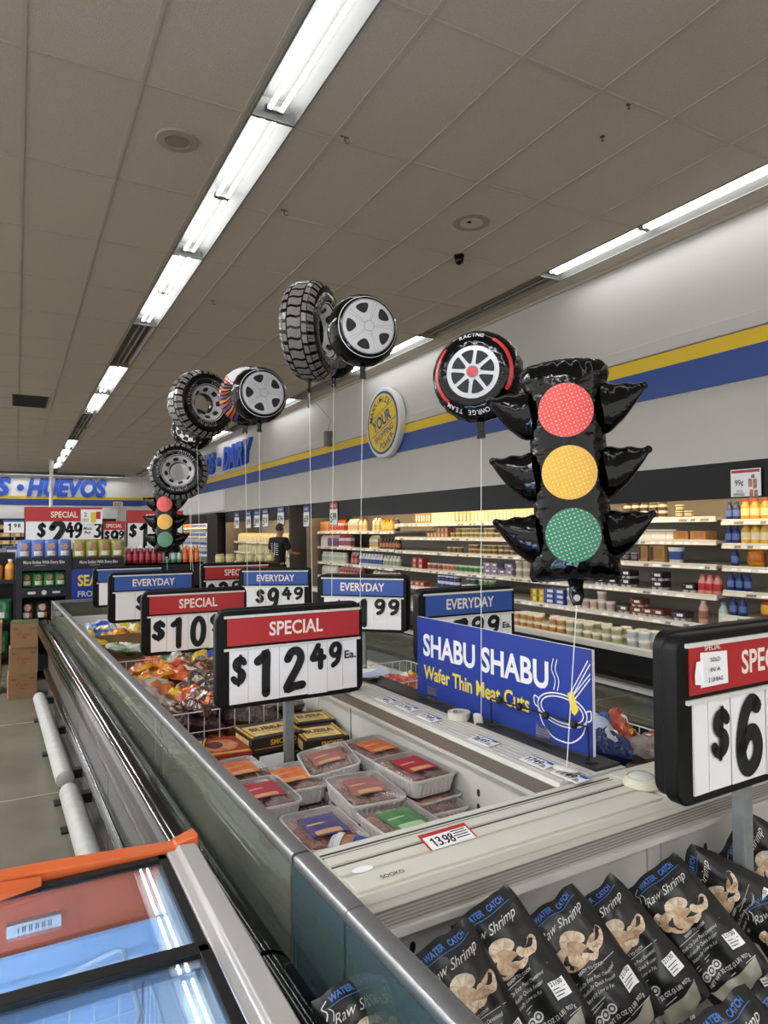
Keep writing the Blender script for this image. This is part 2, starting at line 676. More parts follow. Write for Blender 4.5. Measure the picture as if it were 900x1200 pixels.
for (u, v, lb) in ((706, 160, 'brass fire sprinkler head in the ceiling, the nearer one'), (737, 122, 'brass fire sprinkler head in the ceiling close to the right edge')):
    p = at(u, v, z=CZ)
    t = thing('fire_sprinkler', lb, 'sprinkler', p)
    t.scale = (.62, .62, .8)
    m = MB()
    m.lathe([(.028, 0), (.028, -.004), (.009, -.008), (.009, -.02), (.004, -.024), (.004, -.034)], 12)
    m.build('stem', mat('dull_brass', (96, 84, 66), .5, metal=.5), t)
    m = MB()
    m.lathe([(.001, -.034), (.017, -.035), (.017, -.037), (.001, -.038)], 10)
    m.build('deflector', mat('dull_brass', (96, 84, 66), .5, metal=.5), t)
hk = [(407, 163), (337, 247), (251, 351), (372, 122), (530, 207)]
for i, (u, v) in enumerate([(404, 160), (333, 246), (249, 352)]):
    p = at(u, v, z=CZ)
    m = MB()
    m.tube([(0, 0, 0), (0, 0, -.03), (.015, 0, -.045), (.035, 0, -.035)], .004, 6)
    m.tube([(-.03, 0, -.004), (.03, 0, -.004)], .005, 5)
    o = m.build('ceiling_hook', mat('hook_grey', (90, 82, 72), .6), loc=p)
    tag(o, ['wire hook clipped to a ceiling bar right of the second light', 'wire hook clipped to a ceiling bar right of the third light', 'wire hook on a ceiling bar above the two upper tyre balloons'][i], 'hook', 'ceiling hooks')
p = at(384, 513, x=WX - .09)
t = thing('hanging_speaker', 'small grey box hung on a wire in front of the yellow stripe', 'speaker', p)
m = MB()
m.prism(rrect(.13, .12, .03, 3), -.16, .12)
m.build('casing', mat('speaker_grey', (112, 110, 106), .5), t)
m = MB()
m.tube([(0, 0, .12), (.02, -.1, .33), (.0, .95, 1.0)], .005, 5)
m.tube([(.0, .95, 1.0), (.0, .95, .72)], .022, 6)
m.tube([(.0, .95, 1.0), (.0, .95, CZ - p.z)], .006, 5)
m.build('wire', mat('wire_dark', (90, 88, 84), .5), t)

# ---------------------------------------------------------------- lettering on the walls
FACEL = frame(Vector((0, 0, 0)), Vector((0, -1, 0)), Vector((0, 0, 1)), Vector((-1, 0, 0)))    # reads on the right wall
FACEB = UP


def letters(name, label, words, M, h, depth, mt, mside, shear=.2, bold=.05, gap=.0):
    t = thing(name, label, 'wall sign', M=M)
    for word, x0, w in words:
        if word == '•':
            m = MB()
            m.lathe([(w * .42, 0), (w * .42, depth), (.001, depth)], 20)
            m.build('round_dot', mt, t, loc=(x0 + w / 2, h * .45, 0))
            continue
        vf = text2d(word, h, w, bold, shear, 'L')
        m = MB()
        n = len(vf[0])
        m.add([(x, y, depth) for x, y in vf[0]], vf[1], 0)
        ed = {}
        for f in vf[1]:
            for a, c in zip(f, f[1:] + f[:1]):
                ed[(a, c)] = 1
        for (a, c) in ed:
            if (c, a) not in ed:
                m.add([(*vf[0][a], 0), (*vf[0][c], 0), (*vf[0][c], depth), (*vf[0][a], depth)], [(0, 1, 2, 3)], 1)
        m.build('lettering', [mt, mside], t, smooth=False, loc=(x0, 0, 0))
    return t


letm = mat('letter_blue', (40, 84, 190), .4)
lets = mat('letter_blue_side', (30, 58, 130), .5)
yD = 19.2
letters('wall_lettering', 'large blue raised words ending in DAIRY on the striped wall', [('LÁCTEOS', -4.55, 3.55), ('•', -.72, .32), ('DAIRY', 0, 2.6)],
        T(WX, yD, 3.375) @ FACEL, .58, .09, letm, letm)
letters('wall_lettering', 'large blue raised words ending in HUEVOS on the back wall', [('CARNES', -4.15, 3.95), ('•', .0, .34), ('HUEVOS', .42, 3.3)],
        T(0, BY, 3.26) @ FACEB, .74, .08, letm, letm)

# round sign
t = thing('round_wall_sign', 'round yellow sign with blue ring and slogan on the striped wall', 'wall sign', M=T(WX - .022, 9.5, 3.32) @ FACEL)
m = MB()
m.lathe([(.55, 0), (.56, .02), (.56, .1), (.545, .11), (.001, .11)], 48)
m.build('white_backing', mat('sign_white', (225, 225, 222), .4), t, ang=30)
m = MB()
m.lathe([(.505, .1105), (.505, .114), (.001, .114)], 48)
m.build('blue_ring', mat('sign_ring_blue', (40, 74, 150), .4), t)
m = MB()
m.lathe([(.465, .1145), (.465, .118), (.001, .118)], 48)
m.build('yellow_disc', mat('sign_yellow', (236, 204, 36), .45), t)
m = MB()
zz = .12
A = .33                                             # the words climb to the right
ca, sa = cos(A), sin(A)
tilt = lambda x, y: (x * ca - y * sa, x * sa + y * ca, zz)
m.flat(text2d('YOUR', .19, .62, .03), lambda x, y: tilt(x, y - .06))
m.flat(text2d('SHOPPING', .10, .62, .015), lambda x, y: tilt(x - .0, y - .24))
m.flat(ribbon([(-.42, .18), (.40, .18)], .012), lambda x, y: tilt(x, y))
m.flat(ribbon([(-.38, -.1), (.42, -.1)], .012), lambda x, y: tilt(x, y))


def arc(txt, h, rad, a0, a1, bottom=False):
    n = len(txt)
    for i, ch in enumerate(txt):
        a = a0 + (a1 - a0) * i / (n - 1)
        vf = text2d(ch, h, None, .02)
        if bottom:
            m.flat(vf, lambda x, y: ((rad - y) * sin(a) + x * cos(a), -(rad - y) * cos(a) + x * sin(a), zz))
        else:
            m.flat(vf, lambda x, y: ((rad + y) * sin(a) + x * cos(a), (rad + y) * cos(a) - x * sin(a), zz))


arc('MAXXIMIZE', .095, .33, -1.35, .62)
arc('POWER', .095, .42, -.08, .95, True)
m.build('lettering', mat('sign_ring_blue', (40, 74, 150), .4), t, smooth=False)

p = at(138, 571, y=BY - .05)
p.z = 1.6 + (624 - 572) / 795 * 31.3 - .35
t = thing('exit_sign', 'small white EXIT sign with red letters under the back wall stripe', 'exit sign', M=T(at(138, 591, y=BY).x, BY - .06, at(138, 591, y=BY).z) @ UP)
m = MB()
m.prism(rrect(.42, .24, .02), -.03, .05)
m.build('housing', mat('sign_white', (225, 225, 222), .4), t, smooth=False)
m = MB()
m.flat(text2d('EXIT', .14, .32, .03), lambda x, y: (x, y - .07, .052))
m.build('lettering', red, t, smooth=False)

# ================================================================ WALL CASES
SX = 5.5                                           # front edge of the shelves
case_in = mat('case_interior', (176, 172, 162), .55)
case_blk = mat('case_black', (15, 15, 17), .38, spec=.35)
fascia_m = mat('fascia_charcoal', (14, 15, 17), .5, spec=.3)
shelf_m = mat('shelf_cream', (206, 200, 184), .45)
rail_m = mat('price_rail', (214, 212, 204), .4)
tick_m = mat('rail_tag_grey', (120, 120, 120), .5)
led_m = mat('case_lamp', (255, 222, 170), .5, emit=CASE_LED)


def wall_case(name, label, y0, y1, sections, base=True, ends=(), lamp=True):
    """sections: list of (ya, yb, [shelf heights])"""
    t = thing(name, label, 'refrigerated case', (0, 0, 0))
    m = MB()
    m.box((6.3, y0, .3), (6.42, y1, 2.15))
    y = y0
    z = .5
    while z < 2.1:                                   # horizontal slats of the back panel
        m.box((6.285, y0, z), (6.3, y1, z + .012))
        z += .06
    m.build('back_panel', case_in, t, smooth=False)
    m = MB()
    m.box((WX - .004, y0, 1.85), (WX + .03, y1, 2.156))
    for k in range(1, int((y1 - y0) / 3.66) + 1):
        yy = y1 - k * 3.66
        m.box((WX - .0055, yy - .006, 1.85), (WX + .03, yy + .006, 2.156), 1)
    m.build('fascia', [fascia_m, ink], t, smooth=False)
    m = MB()
    m.box((WX + .03, y0, 1.99), (6.3, y1, 2.05))
    m.build('canopy', case_in, t, smooth=False)
    if lamp:
        m = MB()
        m.box((WX + .06, y0 + .05, 1.955), (WX + .1, y1 - .05, 1.985))
        m.build('lamp', led_m, t, smooth=False)
    if base:
        m = MB()
        prof = [(6.3, 0), (5.36, 0), (5.34, .06), (5.12, .16), (5.03, .24), (5.02, .44), (5.06, .45), (5.3, .43), (6.3, .43)]
        m.prism([(-x, z) for x, z in prof][::-1], -y1, -y0, 0, frame(Vector((0, 0, 0)), Vector((-1, 0, 0)), Vector((0, 0, 1)), Vector((0, -1, 0))) @ R(0, 'X'))
        m.build('base_tub', case_blk, t, smooth=False)
        m = MB()
        m.box((5.0, y0, .44), (5.075, y1, .505))
        m.build('lip', rail_m, t, smooth=False, bevel=.01)
        m = MB()
        m.box((5.3, y0, .015), (5.34, y1, .085))
        m.build('bumper_strip', white, t, smooth=False)
        m = MB()
        m.box((5.07, y0, .445), (6.3, y1, .465))
        m.build('deck', shelf_m, t, smooth=False)
    for ya, yb, hs in sections:
        for z in hs:
            m = MB()
            m.box((SX + .012, ya, z - .03), (6.29, yb, z))
            sh = m.build('shelf', shelf_m, t, smooth=False)
            m = MB()
            m.add([(SX - .012, ya, z - .045), (SX - .012, yb, z - .045), (SX + .012, yb, z + .004), (SX + .012, ya, z + .004)], [(0, 1, 2, 3)])
            m.box((SX, ya, z - .045), (SX + .02, yb, z - .0), 0)
            rnd = random.Random(int(z * 100) + int(ya * 10))
            y = ya + .06
            while y < yb - .1:
                wdt = rnd.choice((.05, .06, .09))
                if rnd.random() < .75:
                    c = 1 if rnd.random() < .45 else 2
                    q = lambda yy, f: (SX - .012 + .024 * f - .0015, yy, z - .045 + .049 * f)
                    m.add([q(y, .12), q(y + wdt, .12), q(y + wdt, .88), q(y, .88)], [(0, 1, 2, 3)], c)
                y += wdt + rnd.uniform(.01, .08)
            m.build('price_rail', [rail_m, tick_m, card], sh, smooth=False)
    for y in ends:
        m = MB()
        m.add([(5.05, y - .02, 0), (6.42, y - .02, 0), (6.42, y - .02, 2.15), (WX, y - .02, 2.15), (WX + .02, y - .02, .6), (5.05, y - .02, .5)], [(0, 1, 2, 3, 4, 5)])
        m.add([(5.05, y + .02, 0), (6.42, y + .02, 0), (6.42, y + .02, 2.15), (WX, y + .02, 2.15), (WX + .02, y + .02, .6), (5.05, y + .02, .5)], [(5, 4, 3, 2, 1, 0)])
        for i in range(6):
            j = (i + 1) % 6
            a = m.v[i], m.v[j]
            m.add([a[0], a[1], (a[1][0], y + .02, a[1][2]), (a[0][0], y + .02, a[0][2])], [(0, 1, 2, 3)])
        m.build('end_panel', mat('end_panel_steel', (132, 122, 110), .4, metal=.3, var=.12, vscale=3), t, smooth=False)
    return t


S1 = [1.675, 1.467, 1.268, 1.053, .835]
S2 = [1.705, 1.492, 1.272, 1.0, .727]
S3 = [1.585, 1.282, .972, .70]
wall_case('dairy_case', 'long open dairy case with black fascia and cream shelves on the right wall', -1.5, 13.06,
          [(-1.5, 3.86, S1), (3.92, 9.75, S2), (9.8, 13.02, S3)], ends=(13.06,))
wall_case('milk_case', 'open milk case with price cards on its black fascia, behind the man in black', 14.1, 19.2,
          [(14.15, 19.15, [1.32, 1.04, .76])], ends=(19.2, 14.1))
wall_case('far_case', 'farthest dairy case under the bright white valance, past the black column', 20.75, 28.2,
          [(20.8, 28.15, [1.72, 1.42, 1.12, .82])], ends=(20.72,))
m = MB()
m.box((5.1, 19.45, 0), (6.4, 20.65, 2.12))
m.box((5.06, 19.4, 2.05), (6.4, 20.7, 2.14))
tag(m.build('black_column', case_blk, smooth=False), 'black boxed-in column between the milk case and the farthest case', 'column')


def prod_bottle(r, h, body, cap, label, neck=.5):
    m = MB()
    m.lathe([(r * .9, 0), (r, .008), (r, h * .18), (r * 1.004, h * .19), (r * 1.004, h * .55), (r, h * .56), (r * .96, h * .66), (r * neck, h * .84), (r * neck, h * .88), (r * neck * 1.1, h * .885), (r * neck * 1.1, h)], 10,
            [0, 0, 0, 2, 0, 0, 0, 0, 0, 1])
    return m, [body, cap, label]


def prod_tub(r, h, body, lid, label):
    m = MB()
    m.lathe([(r * .84, 0), (r * .87, h * .2), (r * .95, h * .72), (r * .97, h * .86), (r * 1.04, h * .86), (r * 1.04, h * .97), (r * .98, h)], 12, [0, 2, 0, 1, 1, 1])
    return m, [body, lid, label]


def prod_carton(w, d, h, body, top, label):
    m = MB()
    m.box((-d / 2, -w / 2, 0), (d / 2, w / 2, h * .74))
    m.box((-d / 2 - .001, -w / 2 - .001, h * .12), (d / 2 + .001, w / 2 + .001, h * .5), 2)
    a, z = d / 2, h * .74
    m.add([(-a, -w / 2, z), (a, -w / 2, z), (a, w / 2, z), (-a, w / 2, z), (0, -w / 2, h * .93), (0, w / 2, h * .93)],
          [(0, 1, 4), (2, 3, 5), (1, 2, 5, 4), (3, 0, 4, 5)], 1)
    m.box((-.003, -w / 2, h * .92), (.003, w / 2, h), 1)
    return m, [body, top, label]


def prod_box(w, d, h, body, label, strip):
    m = MB()
    m.box((-d / 2, -w / 2, 0), (d / 2, w / 2, h))
    m.box((-d / 2 - .0012, -w * .38, h * .22), (-d / 2, w * .2, h * .8), 1)
    m.box((-d / 2 - .0012, w * .24, h * .12), (-d / 2, w * .46, h * .9), 2)
    m.box((-d * .3, -w * .4, h), (d * .3, w * .4, h + .001), 1)
    return m, [body, label, strip]


def prod_jug(w, h, body, cap, label):
    m = MB()
    rg = []
    for f, z in ((.92, 0), (1, .02), (1, h * .55), (.9, h * .68), (.5, h * .85), (.22, h * .92), (.22, h * .95)):
        rg.append([(x * f, y * f, z) for x, y in rrect(w, w, w * .22, 2)])
    m.stack(rg, 0)
    m.lathe([(w * .14, h * .945), (w * .14, h), (.001, h)], 8, 1)
    m.tube([(-w * .1, 0, h * .87), (-w * .42, 0, h * .84), (-w * .5, 0, h * .7), (-w * .49, 0, h * .52)], w * .07, 6, 0)
    m.box((-w / 2 - .002, -w * .32, h * .15), (-w / 2, w * .32, h * .45), 2)
    return m, [body, cap, label]


def prod_can(r, h, body, lid, label):
    m = MB()
    m.lathe([(r * .9, 0), (r, .006), (r, h * .2), (r, h * .8), (r, h - .006), (r * .9, h)], 10, [1, 0, 2, 0, 1])
    return m, [body, lid, label]


def prod_pack(w, d, h, cup, lab, n=2):               # shrink-wrapped pots under a card sleeve
    m = MB()
    for i in range(n):
        for j in (-1, 1):
            m.lathe([(w / n * .36, 0), (w / n * .46, h * .8), (w / n * .48, h * .82), (w / n * .48, h * .86)], 8, 0, T(j * d * .25, w * ((i + .5) / n - .5), 0))
    m.box((-d / 2 - .001, -w * .49, h * .3), (d / 2, w * .49, h), 1)
    m.box((-d / 2 - .0022, -w * .34, h * .5), (-d / 2 - .001, w * .1, h * .82), 2)
    return m, [cup, lab, card]


def prod_bag(w, d, h, body, label, top):
    m = MB()

    def fn(u, v):
        e = (1 - abs(v) ** 4)
        return (cos(u * pi) * d / 2 * e, sin(u * pi) * w / 2 * (.8 + .2 * e), h * (v + 1) / 2)
    m.grid(fn, 12, 8, lambda a, c: 1 if .3 < c < .72 and (a < .25 or a > .75) else 0)
    return m, [body, label, top]


def pm(c, rough=.35):
    return mat('pack_' + c, c, rough, spec=.5)


_PR = {}


def product(name, key, maker, *a):
    if key not in _PR:
        m, mats = maker(*a)
        o = m.build(name, mats, ang=40)
        me = o.data
        bpy.data.objects.remove(o)
        _PR[key] = me
    return _PR[key]


def stock(name, cat, label, group, key, maker, args, y0, y1, z, pitch, x=None, depth=.09, tiers=1, th=0, jitter=.004, rows=1, skip=0, jit=None):
    me = product(name, key, maker, *args)
    rnd = random.Random(hash((round(y0, 2), round(z, 2))) & 0xffff)
    n = max(1, int(abs(y1 - y0) / pitch + .35))
    ya, yb = min(y0, y1), max(y0, y1)
    st = (yb - ya) / n
    for i in range(n):
        for r in range(rows):
            for k in range(tiers):
                if skip and k == tiers - 1 and rnd.random() < skip:
                    continue
                o = bpy.data.objects.new(name, me)
                COL.objects.link(o)
                o.location = ((x if x is not None else SX + .035 + depth / 2) + r * depth * 1.12 + rnd.uniform(0, jitter), ya + st * (i + .5) + rnd.uniform(-jitter, jitter) * .5, z + .0005 + k * th)
                o.rotation_euler.z = rnd.uniform(-.03, .03)
                tag(o, label, cat, group)


def Y(u, x=SX):
    return at(u, 622, x=x).y


D1 = 'on the %s shelf of the near dairy bay'
D2 = 'on the %s shelf of the middle dairy bay'
D3 = 'on the %s shelf of the far dairy bay'
NTH = ['top', 'second', 'third', 'fourth', 'lowest']
# near bay (right edge of the photo)
for k, (ua, ub) in enumerate([(846, 862), (845, 861), (849, 861), (845, 874), (847, 868)]):
    stock('creamer_bottle', 'bottle', 'dark blue creamer bottle ' + D1 % NTH[k], 'blue creamer bottles, near bay shelf %d' % k, 'bluebottle', prod_bottle,
          (.034, .155, pm('1c2f6e'), pm('26407f'), pm('5c74b0'), .45), Y(ua), Y(ub), S1[k], .068, depth=.07)
oj = (.043, .175, pm('e2a13c'), pm('c8442c'), pm('f0d8a0'), .55)
stock('juice_bottle', 'bottle', 'pale orange juice bottle with red cap ' + D1 % 'top', 'juice bottles, near bay top shelf', 'oj', prod_bottle, oj, Y(862), Y(935), S1[0], .086, depth=.09)
stock('juice_bottle', 'bottle', 'yellow juice bottle with orange cap ' + D1 % 'second', 'juice bottles, near bay second shelf', 'oj2', prod_bottle,
      (.045, .175, pm('e0b24a'), pm('d07a30'), pm('f2e6b8'), .55), Y(862), Y(935), S1[1], .092, depth=.09)
stock('fruit_bag', 'bag', 'clear bag of orange fruit cups ' + D1 % 'third', 'orange fruit bags', 'orbag', prod_bag, (.15, .12, .155, pm('e39a28'), pm('c96f1c'), pm('e8c890')), Y(862), Y(893), S1[2], .145, depth=.13)
stock('juice_bottle', 'bottle', 'pink juice bottle ' + D1 % 'third', 'pink juice bottles, near bay', 'pkb', prod_bottle, (.043, .165, pm('c87868'), pm('b05030'), pm('e8c8b8'), .55), Y(894), Y(935), S1[2], .086, depth=.09)
stock('juice_bottle', 'bottle', 'red juice bottle ' + D1 % 'fourth', 'red juice bottles, near bay', 'rdb', prod_bottle, (.043, .16, pm('b83a2c'), pm('8a2018'), pm('e8a888'), .55), Y(895), Y(935), S1[3], .086, depth=.09)
stock('fruit_bag', 'bag', 'red and orange fruit bag ' + D1 % 'lowest', 'red fruit bags', 'rdbag', prod_bag, (.16, .12, .155, pm('c04030'), pm('e8b040'), pm('e8c890')), Y(879), Y(935), S1[4], .155, depth=.13)
# middle bay, nearest end first
z = S2
stock('yogurt_cup', 'tub', 'stacked cream and dark yogurt cup ' + D2 % 'top', 'cream cups stacked on the top shelf', 'creamcup', prod_tub, (.045, .062, pm('d8d0b8'), pm('efe8d8'), pm('5c4c44')), Y(725), Y(776), z[0], .096, tiers=3, th=.061, skip=.2)
stock('yogurt_cup', 'tub', 'dark and white yogurt cup ' + D2 % 'top', 'dark cups near the end of the top shelf', 'dkcup', prod_tub, (.04, .06, pm('4a4440'), pm('e8e4d8'), pm('c8b890')), Y(785), Y(806), z[0], .085, tiers=2, th=.06, skip=.6)
for k, (ua, ub) in enumerate([(722, 735), (735, 786)]):
    stock('milk_carton', 'carton', ['plain cream', 'cream and white'][k] + ' milk carton two high ' + D2 % 'second', 'cream cartons, middle bay %d' % k, 'crcart%d' % k, prod_carton,
          (.082, .082, .1, pm('e6dcc0'), pm('f0ead8'), pm(['d8c890', 'f2f0e8'][k])), Y(ua), Y(ub), z[1], .087, tiers=1, th=.1)
for k, (ua, ub) in enumerate([(785, 804), (803, 826)]):
    stock('cardboard_tray', 'box', 'brown cardboard display tray ' + D2 % 'second' + [', left one', ', right one'][k], 'brown trays on the second shelf', 'cbtray%d' % k, prod_box,
          (.16, .16, .085, pm('b8834a', .7), pm('a87440', .7), pm('b8834a', .7)), Y(ua), Y(ub), z[1], .3, depth=.16)
stock('yogurt_cup', 'tub', 'dark purple yogurt cup ' + D2 % 'third', 'dark cups, third shelf', 'dkcup2', prod_tub, (.042, .085, pm('3a3038'), pm('b8a8a0'), pm('8a7c84')), Y(722), Y(743), z[2], .09, tiers=2, th=.084, skip=.5)
for k, (ua, ub, w) in enumerate([(743, 755, .11), (756, 775, .17)]):
    stock('cardboard_box', 'box', ['narrow brown cardboard box ', 'wide brown cardboard box with black spots '][k] + D2 % 'third', 'brown boxes, third shelf', 'cbbox%d' % k, prod_box,
          (w, .14, .165, pm('b08a50', .7), pm('9c7640', .7), pm('40342a', .7)), Y(ua), Y(ub), z[2], .3, depth=.16)
stock('cottage_cheese_tub', 'tub', 'large blue and white tub standing alone ' + D2 % 'third', None, 'bwtub', prod_tub, (.075, .15, pm('e2e6e4'), pm('f2f2ee'), pm('3a5a9a')), Y(773), Y(792), z[2], .3, depth=.16)
for k, (ua, ub, tr) in enumerate([(690, 736, 2), (755, 774, 2), (774, 811, 1)]):
    stock('yogurt_pack', 'yogurt pack', 'black yogurt multipack ' + D2 % 'fourth' + [', farthest group', ', two high', ', single'][k], 'black yogurt packs %d' % k, 'blackpack', prod_pack,
          (.15, .13, .085, pm('d8d4cc'), pm('2c2630'), 2), Y(ua), Y(ub), z[3], .155, depth=.13, tiers=tr, th=.088, skip=.25)
stock('smoothie_bottle', 'bottle', 'pink smoothie bottle with red label ' + D2 % 'fourth', 'pink smoothie bottles', 'pinkb', prod_bottle, (.042, .175, pm('e0988c'), pm('d8584c'), pm('c03030'), .5), Y(811), Y(845) + .06, z[3], .088, depth=.09)
stock('cheese_box', 'box', 'yellow box two high ' + D2 % 'lowest', 'yellow boxes, lowest shelf', 'yelbox', prod_box, (.1, .12, .075, pm('d8b828'), pm('e8d878'), pm('7a6a20')), Y(618), Y(634), z[4], .11, depth=.12, tiers=2, th=.077)
stock('cheese_box', 'box', 'blue box three high ' + D2 % 'lowest', 'blue boxes, lowest shelf', 'blubox', prod_box, (.16, .12, .058, pm('2848a0'), pm('e8e8f0'), pm('405cb0')), Y(634), Y(657), z[4], .17, depth=.12, tiers=3, th=.0595)
stock('cottage_cheese_tub', 'tub', 'white tub with pale label two high ' + D2 % 'lowest', 'white tubs, lowest shelf', 'whtub', prod_tub, (.052, .1, pm('dedad4'), pm('ece8e2'), pm('c8a8a0')), Y(657), Y(712), z[4], .108, depth=.11, tiers=2, th=.099, skip=.3)
for k, (ua, ub, c) in enumerate([(716, 734, '54544c'), (734, 772, '7a3c28'), (777, 803, '4a3450')]):
    stock('yogurt_pack', 'yogurt pack', ['grey-green', 'orange-banded black', 'purple'][k] + ' yogurt multipack ' + D2 % 'lowest', 'yogurt packs, lowest shelf %d' % k, 'ypk%d' % k, prod_pack,
          (.15, .13, .08, pm('d0ccc4'), pm(c), 2), Y(ua), Y(ub), z[4], .15, depth=.13, tiers=2 if k < 2 else 1, th=.082, skip=.3)
stock('milk_bottle', 'bottle', 'tall pink milk bottle standing alone ' + D2 % 'lowest', None, 'pinkmilk', prod_bottle, (.045, .21, pm('d8a8a0'), pm('e0c0b8'), pm('a86858'), .5), Y(812), Y(820), z[4], .3)
stock('milk_bottle', 'bottle', 'tall pale green milk bottle ending the lowest shelf of the middle dairy bay', None, 'greenmilk', prod_bottle, (.045, .21, pm('b8ccc0'), pm('6a8ab8'), pm('e0e8d8'), .5), Y(838), Y(841), z[4], .3)
for k, (ua, ub, c, l) in enumerate([(600, 660, 'e0cfae', 'c09058'), (661, 725, 'e4dcc8', 'a8b088'), (731, 758, 'd8d8d4', 'b8c4cc')]):
    stock('dip_tub', 'tub', ['tan', 'pale green', 'large clear'][k] + ' lidded dip tub in the bottom well of the middle dairy bay', 'dip tubs in the well %d' % k, 'dip%d' % k, prod_tub,
          (.055, .085, pm(c), pm('f0ece0'), pm(l)), Y(ua, 5.15), Y(ub, 5.15), .468, .118, x=5.17, rows=2, depth=.115, tiers=2, th=.084, skip=.15)
stock('dip_tub', 'tub', 'grey lidded tub at the near end of the bottom well', 'grey tubs in the well', 'dip3', prod_tub, (.06, .075, pm('c0c0bc'), pm('e0e4e4'), pm('8898a0')), Y(765, 5.15), Y(800, 5.15), .468, .13, x=5.18, depth=.115)
# middle bay, left half
for k, (ua, ub, c, l) in enumerate([(484, 502, 'c8925c', '8a5030'), (503, 530, 'ece2be', 'c0b878'), (531, 548, 'e4cc94', 'b87848'), (549, 600, 'ecdfb0', 'b8a850'), (600, 625, 'e8e4a0', 'a8b048')]):
    stock('cheese_carton', 'carton', ['tan', 'cream', 'tan and cream', 'pale yellow', 'yellow-green'][k] + ' upright cheese packet ' + D2 % 'top', 'cheese packets, top shelf %d' % k, 'chp%d' % k, prod_box,
          (.075, .09, .15, pm(c), pm('f4eed8'), pm(l)), Y(ua), Y(ub), z[0], .08)
stock('cheese_carton', 'box', 'brown box two high ' + D2 % 'second' + ', far end', 'brown boxes, second shelf', 'brbx', prod_box, (.09, .1, .07, pm('b87848'), pm('d8a878'), pm('8a5030')), Y(497), Y(522), z[1], .095, depth=.1, tiers=2, th=.072, skip=.3)
for k, (ua, ub, c, tr) in enumerate([(523, 535, 'dcb878', 2), (536, 573, 'e4d49c', 2), (574, 600, 'ece4c4', 1)]):
    stock('butter_tub', 'tub', ['tan', 'butter yellow', 'cream'][k] + ' round tub in the stack ' + D2 % 'second', 'butter tubs, second shelf %d' % k, 'but%d' % k, prod_tub,
          (.052, .066, pm(c), pm('f4f0dc'), pm('a88a48')), Y(ua), Y(ub), z[1], .108, depth=.11, tiers=tr, th=.065, skip=.2)
for k, (ua, ub, c, tr) in enumerate([(503, 515, 'd89870', 1), (519, 542, 'b88850', 1), (544, 577, 'c8a868', 2), (578, 606, 'd0c094', 2), (608, 625, 'e8dcb8', 1)]):
    stock('butter_tub', 'tub', ['salmon', 'brown', 'straw yellow', 'khaki', 'ivory'][k] + ' tub ' + D2 % 'third' + ', far half', 'tubs, third shelf %d' % k, 'bt3%d' % k, prod_tub,
          (.05, .08 if tr == 1 else .062, pm(c), pm('ecdcb8'), pm('8a6a40')), Y(ua), Y(ub), z[2], .108, depth=.11, tiers=tr, th=.061, skip=.35)
stock('cheese_box', 'box', 'red box two high ' + D2 % 'fourth' + ', far end', 'red boxes, fourth shelf', 'redbx', prod_box, (.14, .12, .08, pm('b83830'), pm('e0a898'), pm('8a2420')), Y(479), Y(493), z[3], .15, depth=.12, tiers=2, th=.082)
for k, (ua, ub, c, l, tr) in enumerate([(496, 513, 'd8c0b4', 'b85848', 1), (514, 528, 'e0c8b8', 'd07050', 1), (528, 562, 'd8dcc8', '4c8c3c', 1)]):
    stock('yogurt_cup', 'tub', ['white and red', 'white and orange', 'white and green'][k] + ' yogurt cup ' + D2 % 'fourth', 'yogurt cups, fourth shelf %d' % k, 'yg4%d' % k, prod_tub,
          (.056, .1, pm(c), pm('ece8e0'), pm(l)), Y(ua), Y(ub), z[3], .115, depth=.115, tiers=tr, th=.09)
stock('yogurt_pack', 'yogurt pack', 'pale purple yogurt multipack two high ' + D2 % 'fourth', 'purple packs, fourth shelf', 'purpk', prod_pack, (.15, .13, .08, pm('d8d0d4'), pm('8c7c94'), 2), Y(563), Y(597), z[3], .155, depth=.13, tiers=2, th=.082, skip=.3)
stock('cottage_cheese_tub', 'tub', 'tall cream tub two high ' + D2 % 'fourth', 'cream tubs, fourth shelf', 'crtub4', prod_tub, (.06, .105, pm('dcd4bc'), pm('ece8dc'), pm('b8b098')), Y(598), Y(632), z[3], .125, depth=.125, tiers=2, th=.104)
for k, (ua, ub, c) in enumerate([(508, 532, '2c3c7a'), (536, 552, '3c4a58'), (555, 574, '5c8a4c')]):
    stock('yogurt_can', 'can', ['blue and white', 'slate and white', 'green and white'][k] + ' tall cup two high ' + D2 % 'lowest', 'tall cups, lowest shelf %d' % k, 'can%d' % k, prod_can,
          (.055, .1, pm('dcdcdc'), pm('e8e8e8'), pm(c)), Y(ua), Y(ub), z[4], .115, depth=.115, tiers=2, th=.101, skip=.15)
stock('cheese_box', 'box', 'small red box ' + D2 % 'lowest' + ', far end', 'red boxes, lowest shelf', 'redbx2', prod_box, (.14, .12, .07, pm('b84440'), pm('e0b8a8'), pm('8a2420')), Y(476), Y(494), z[4], .15, depth=.12, tiers=1)
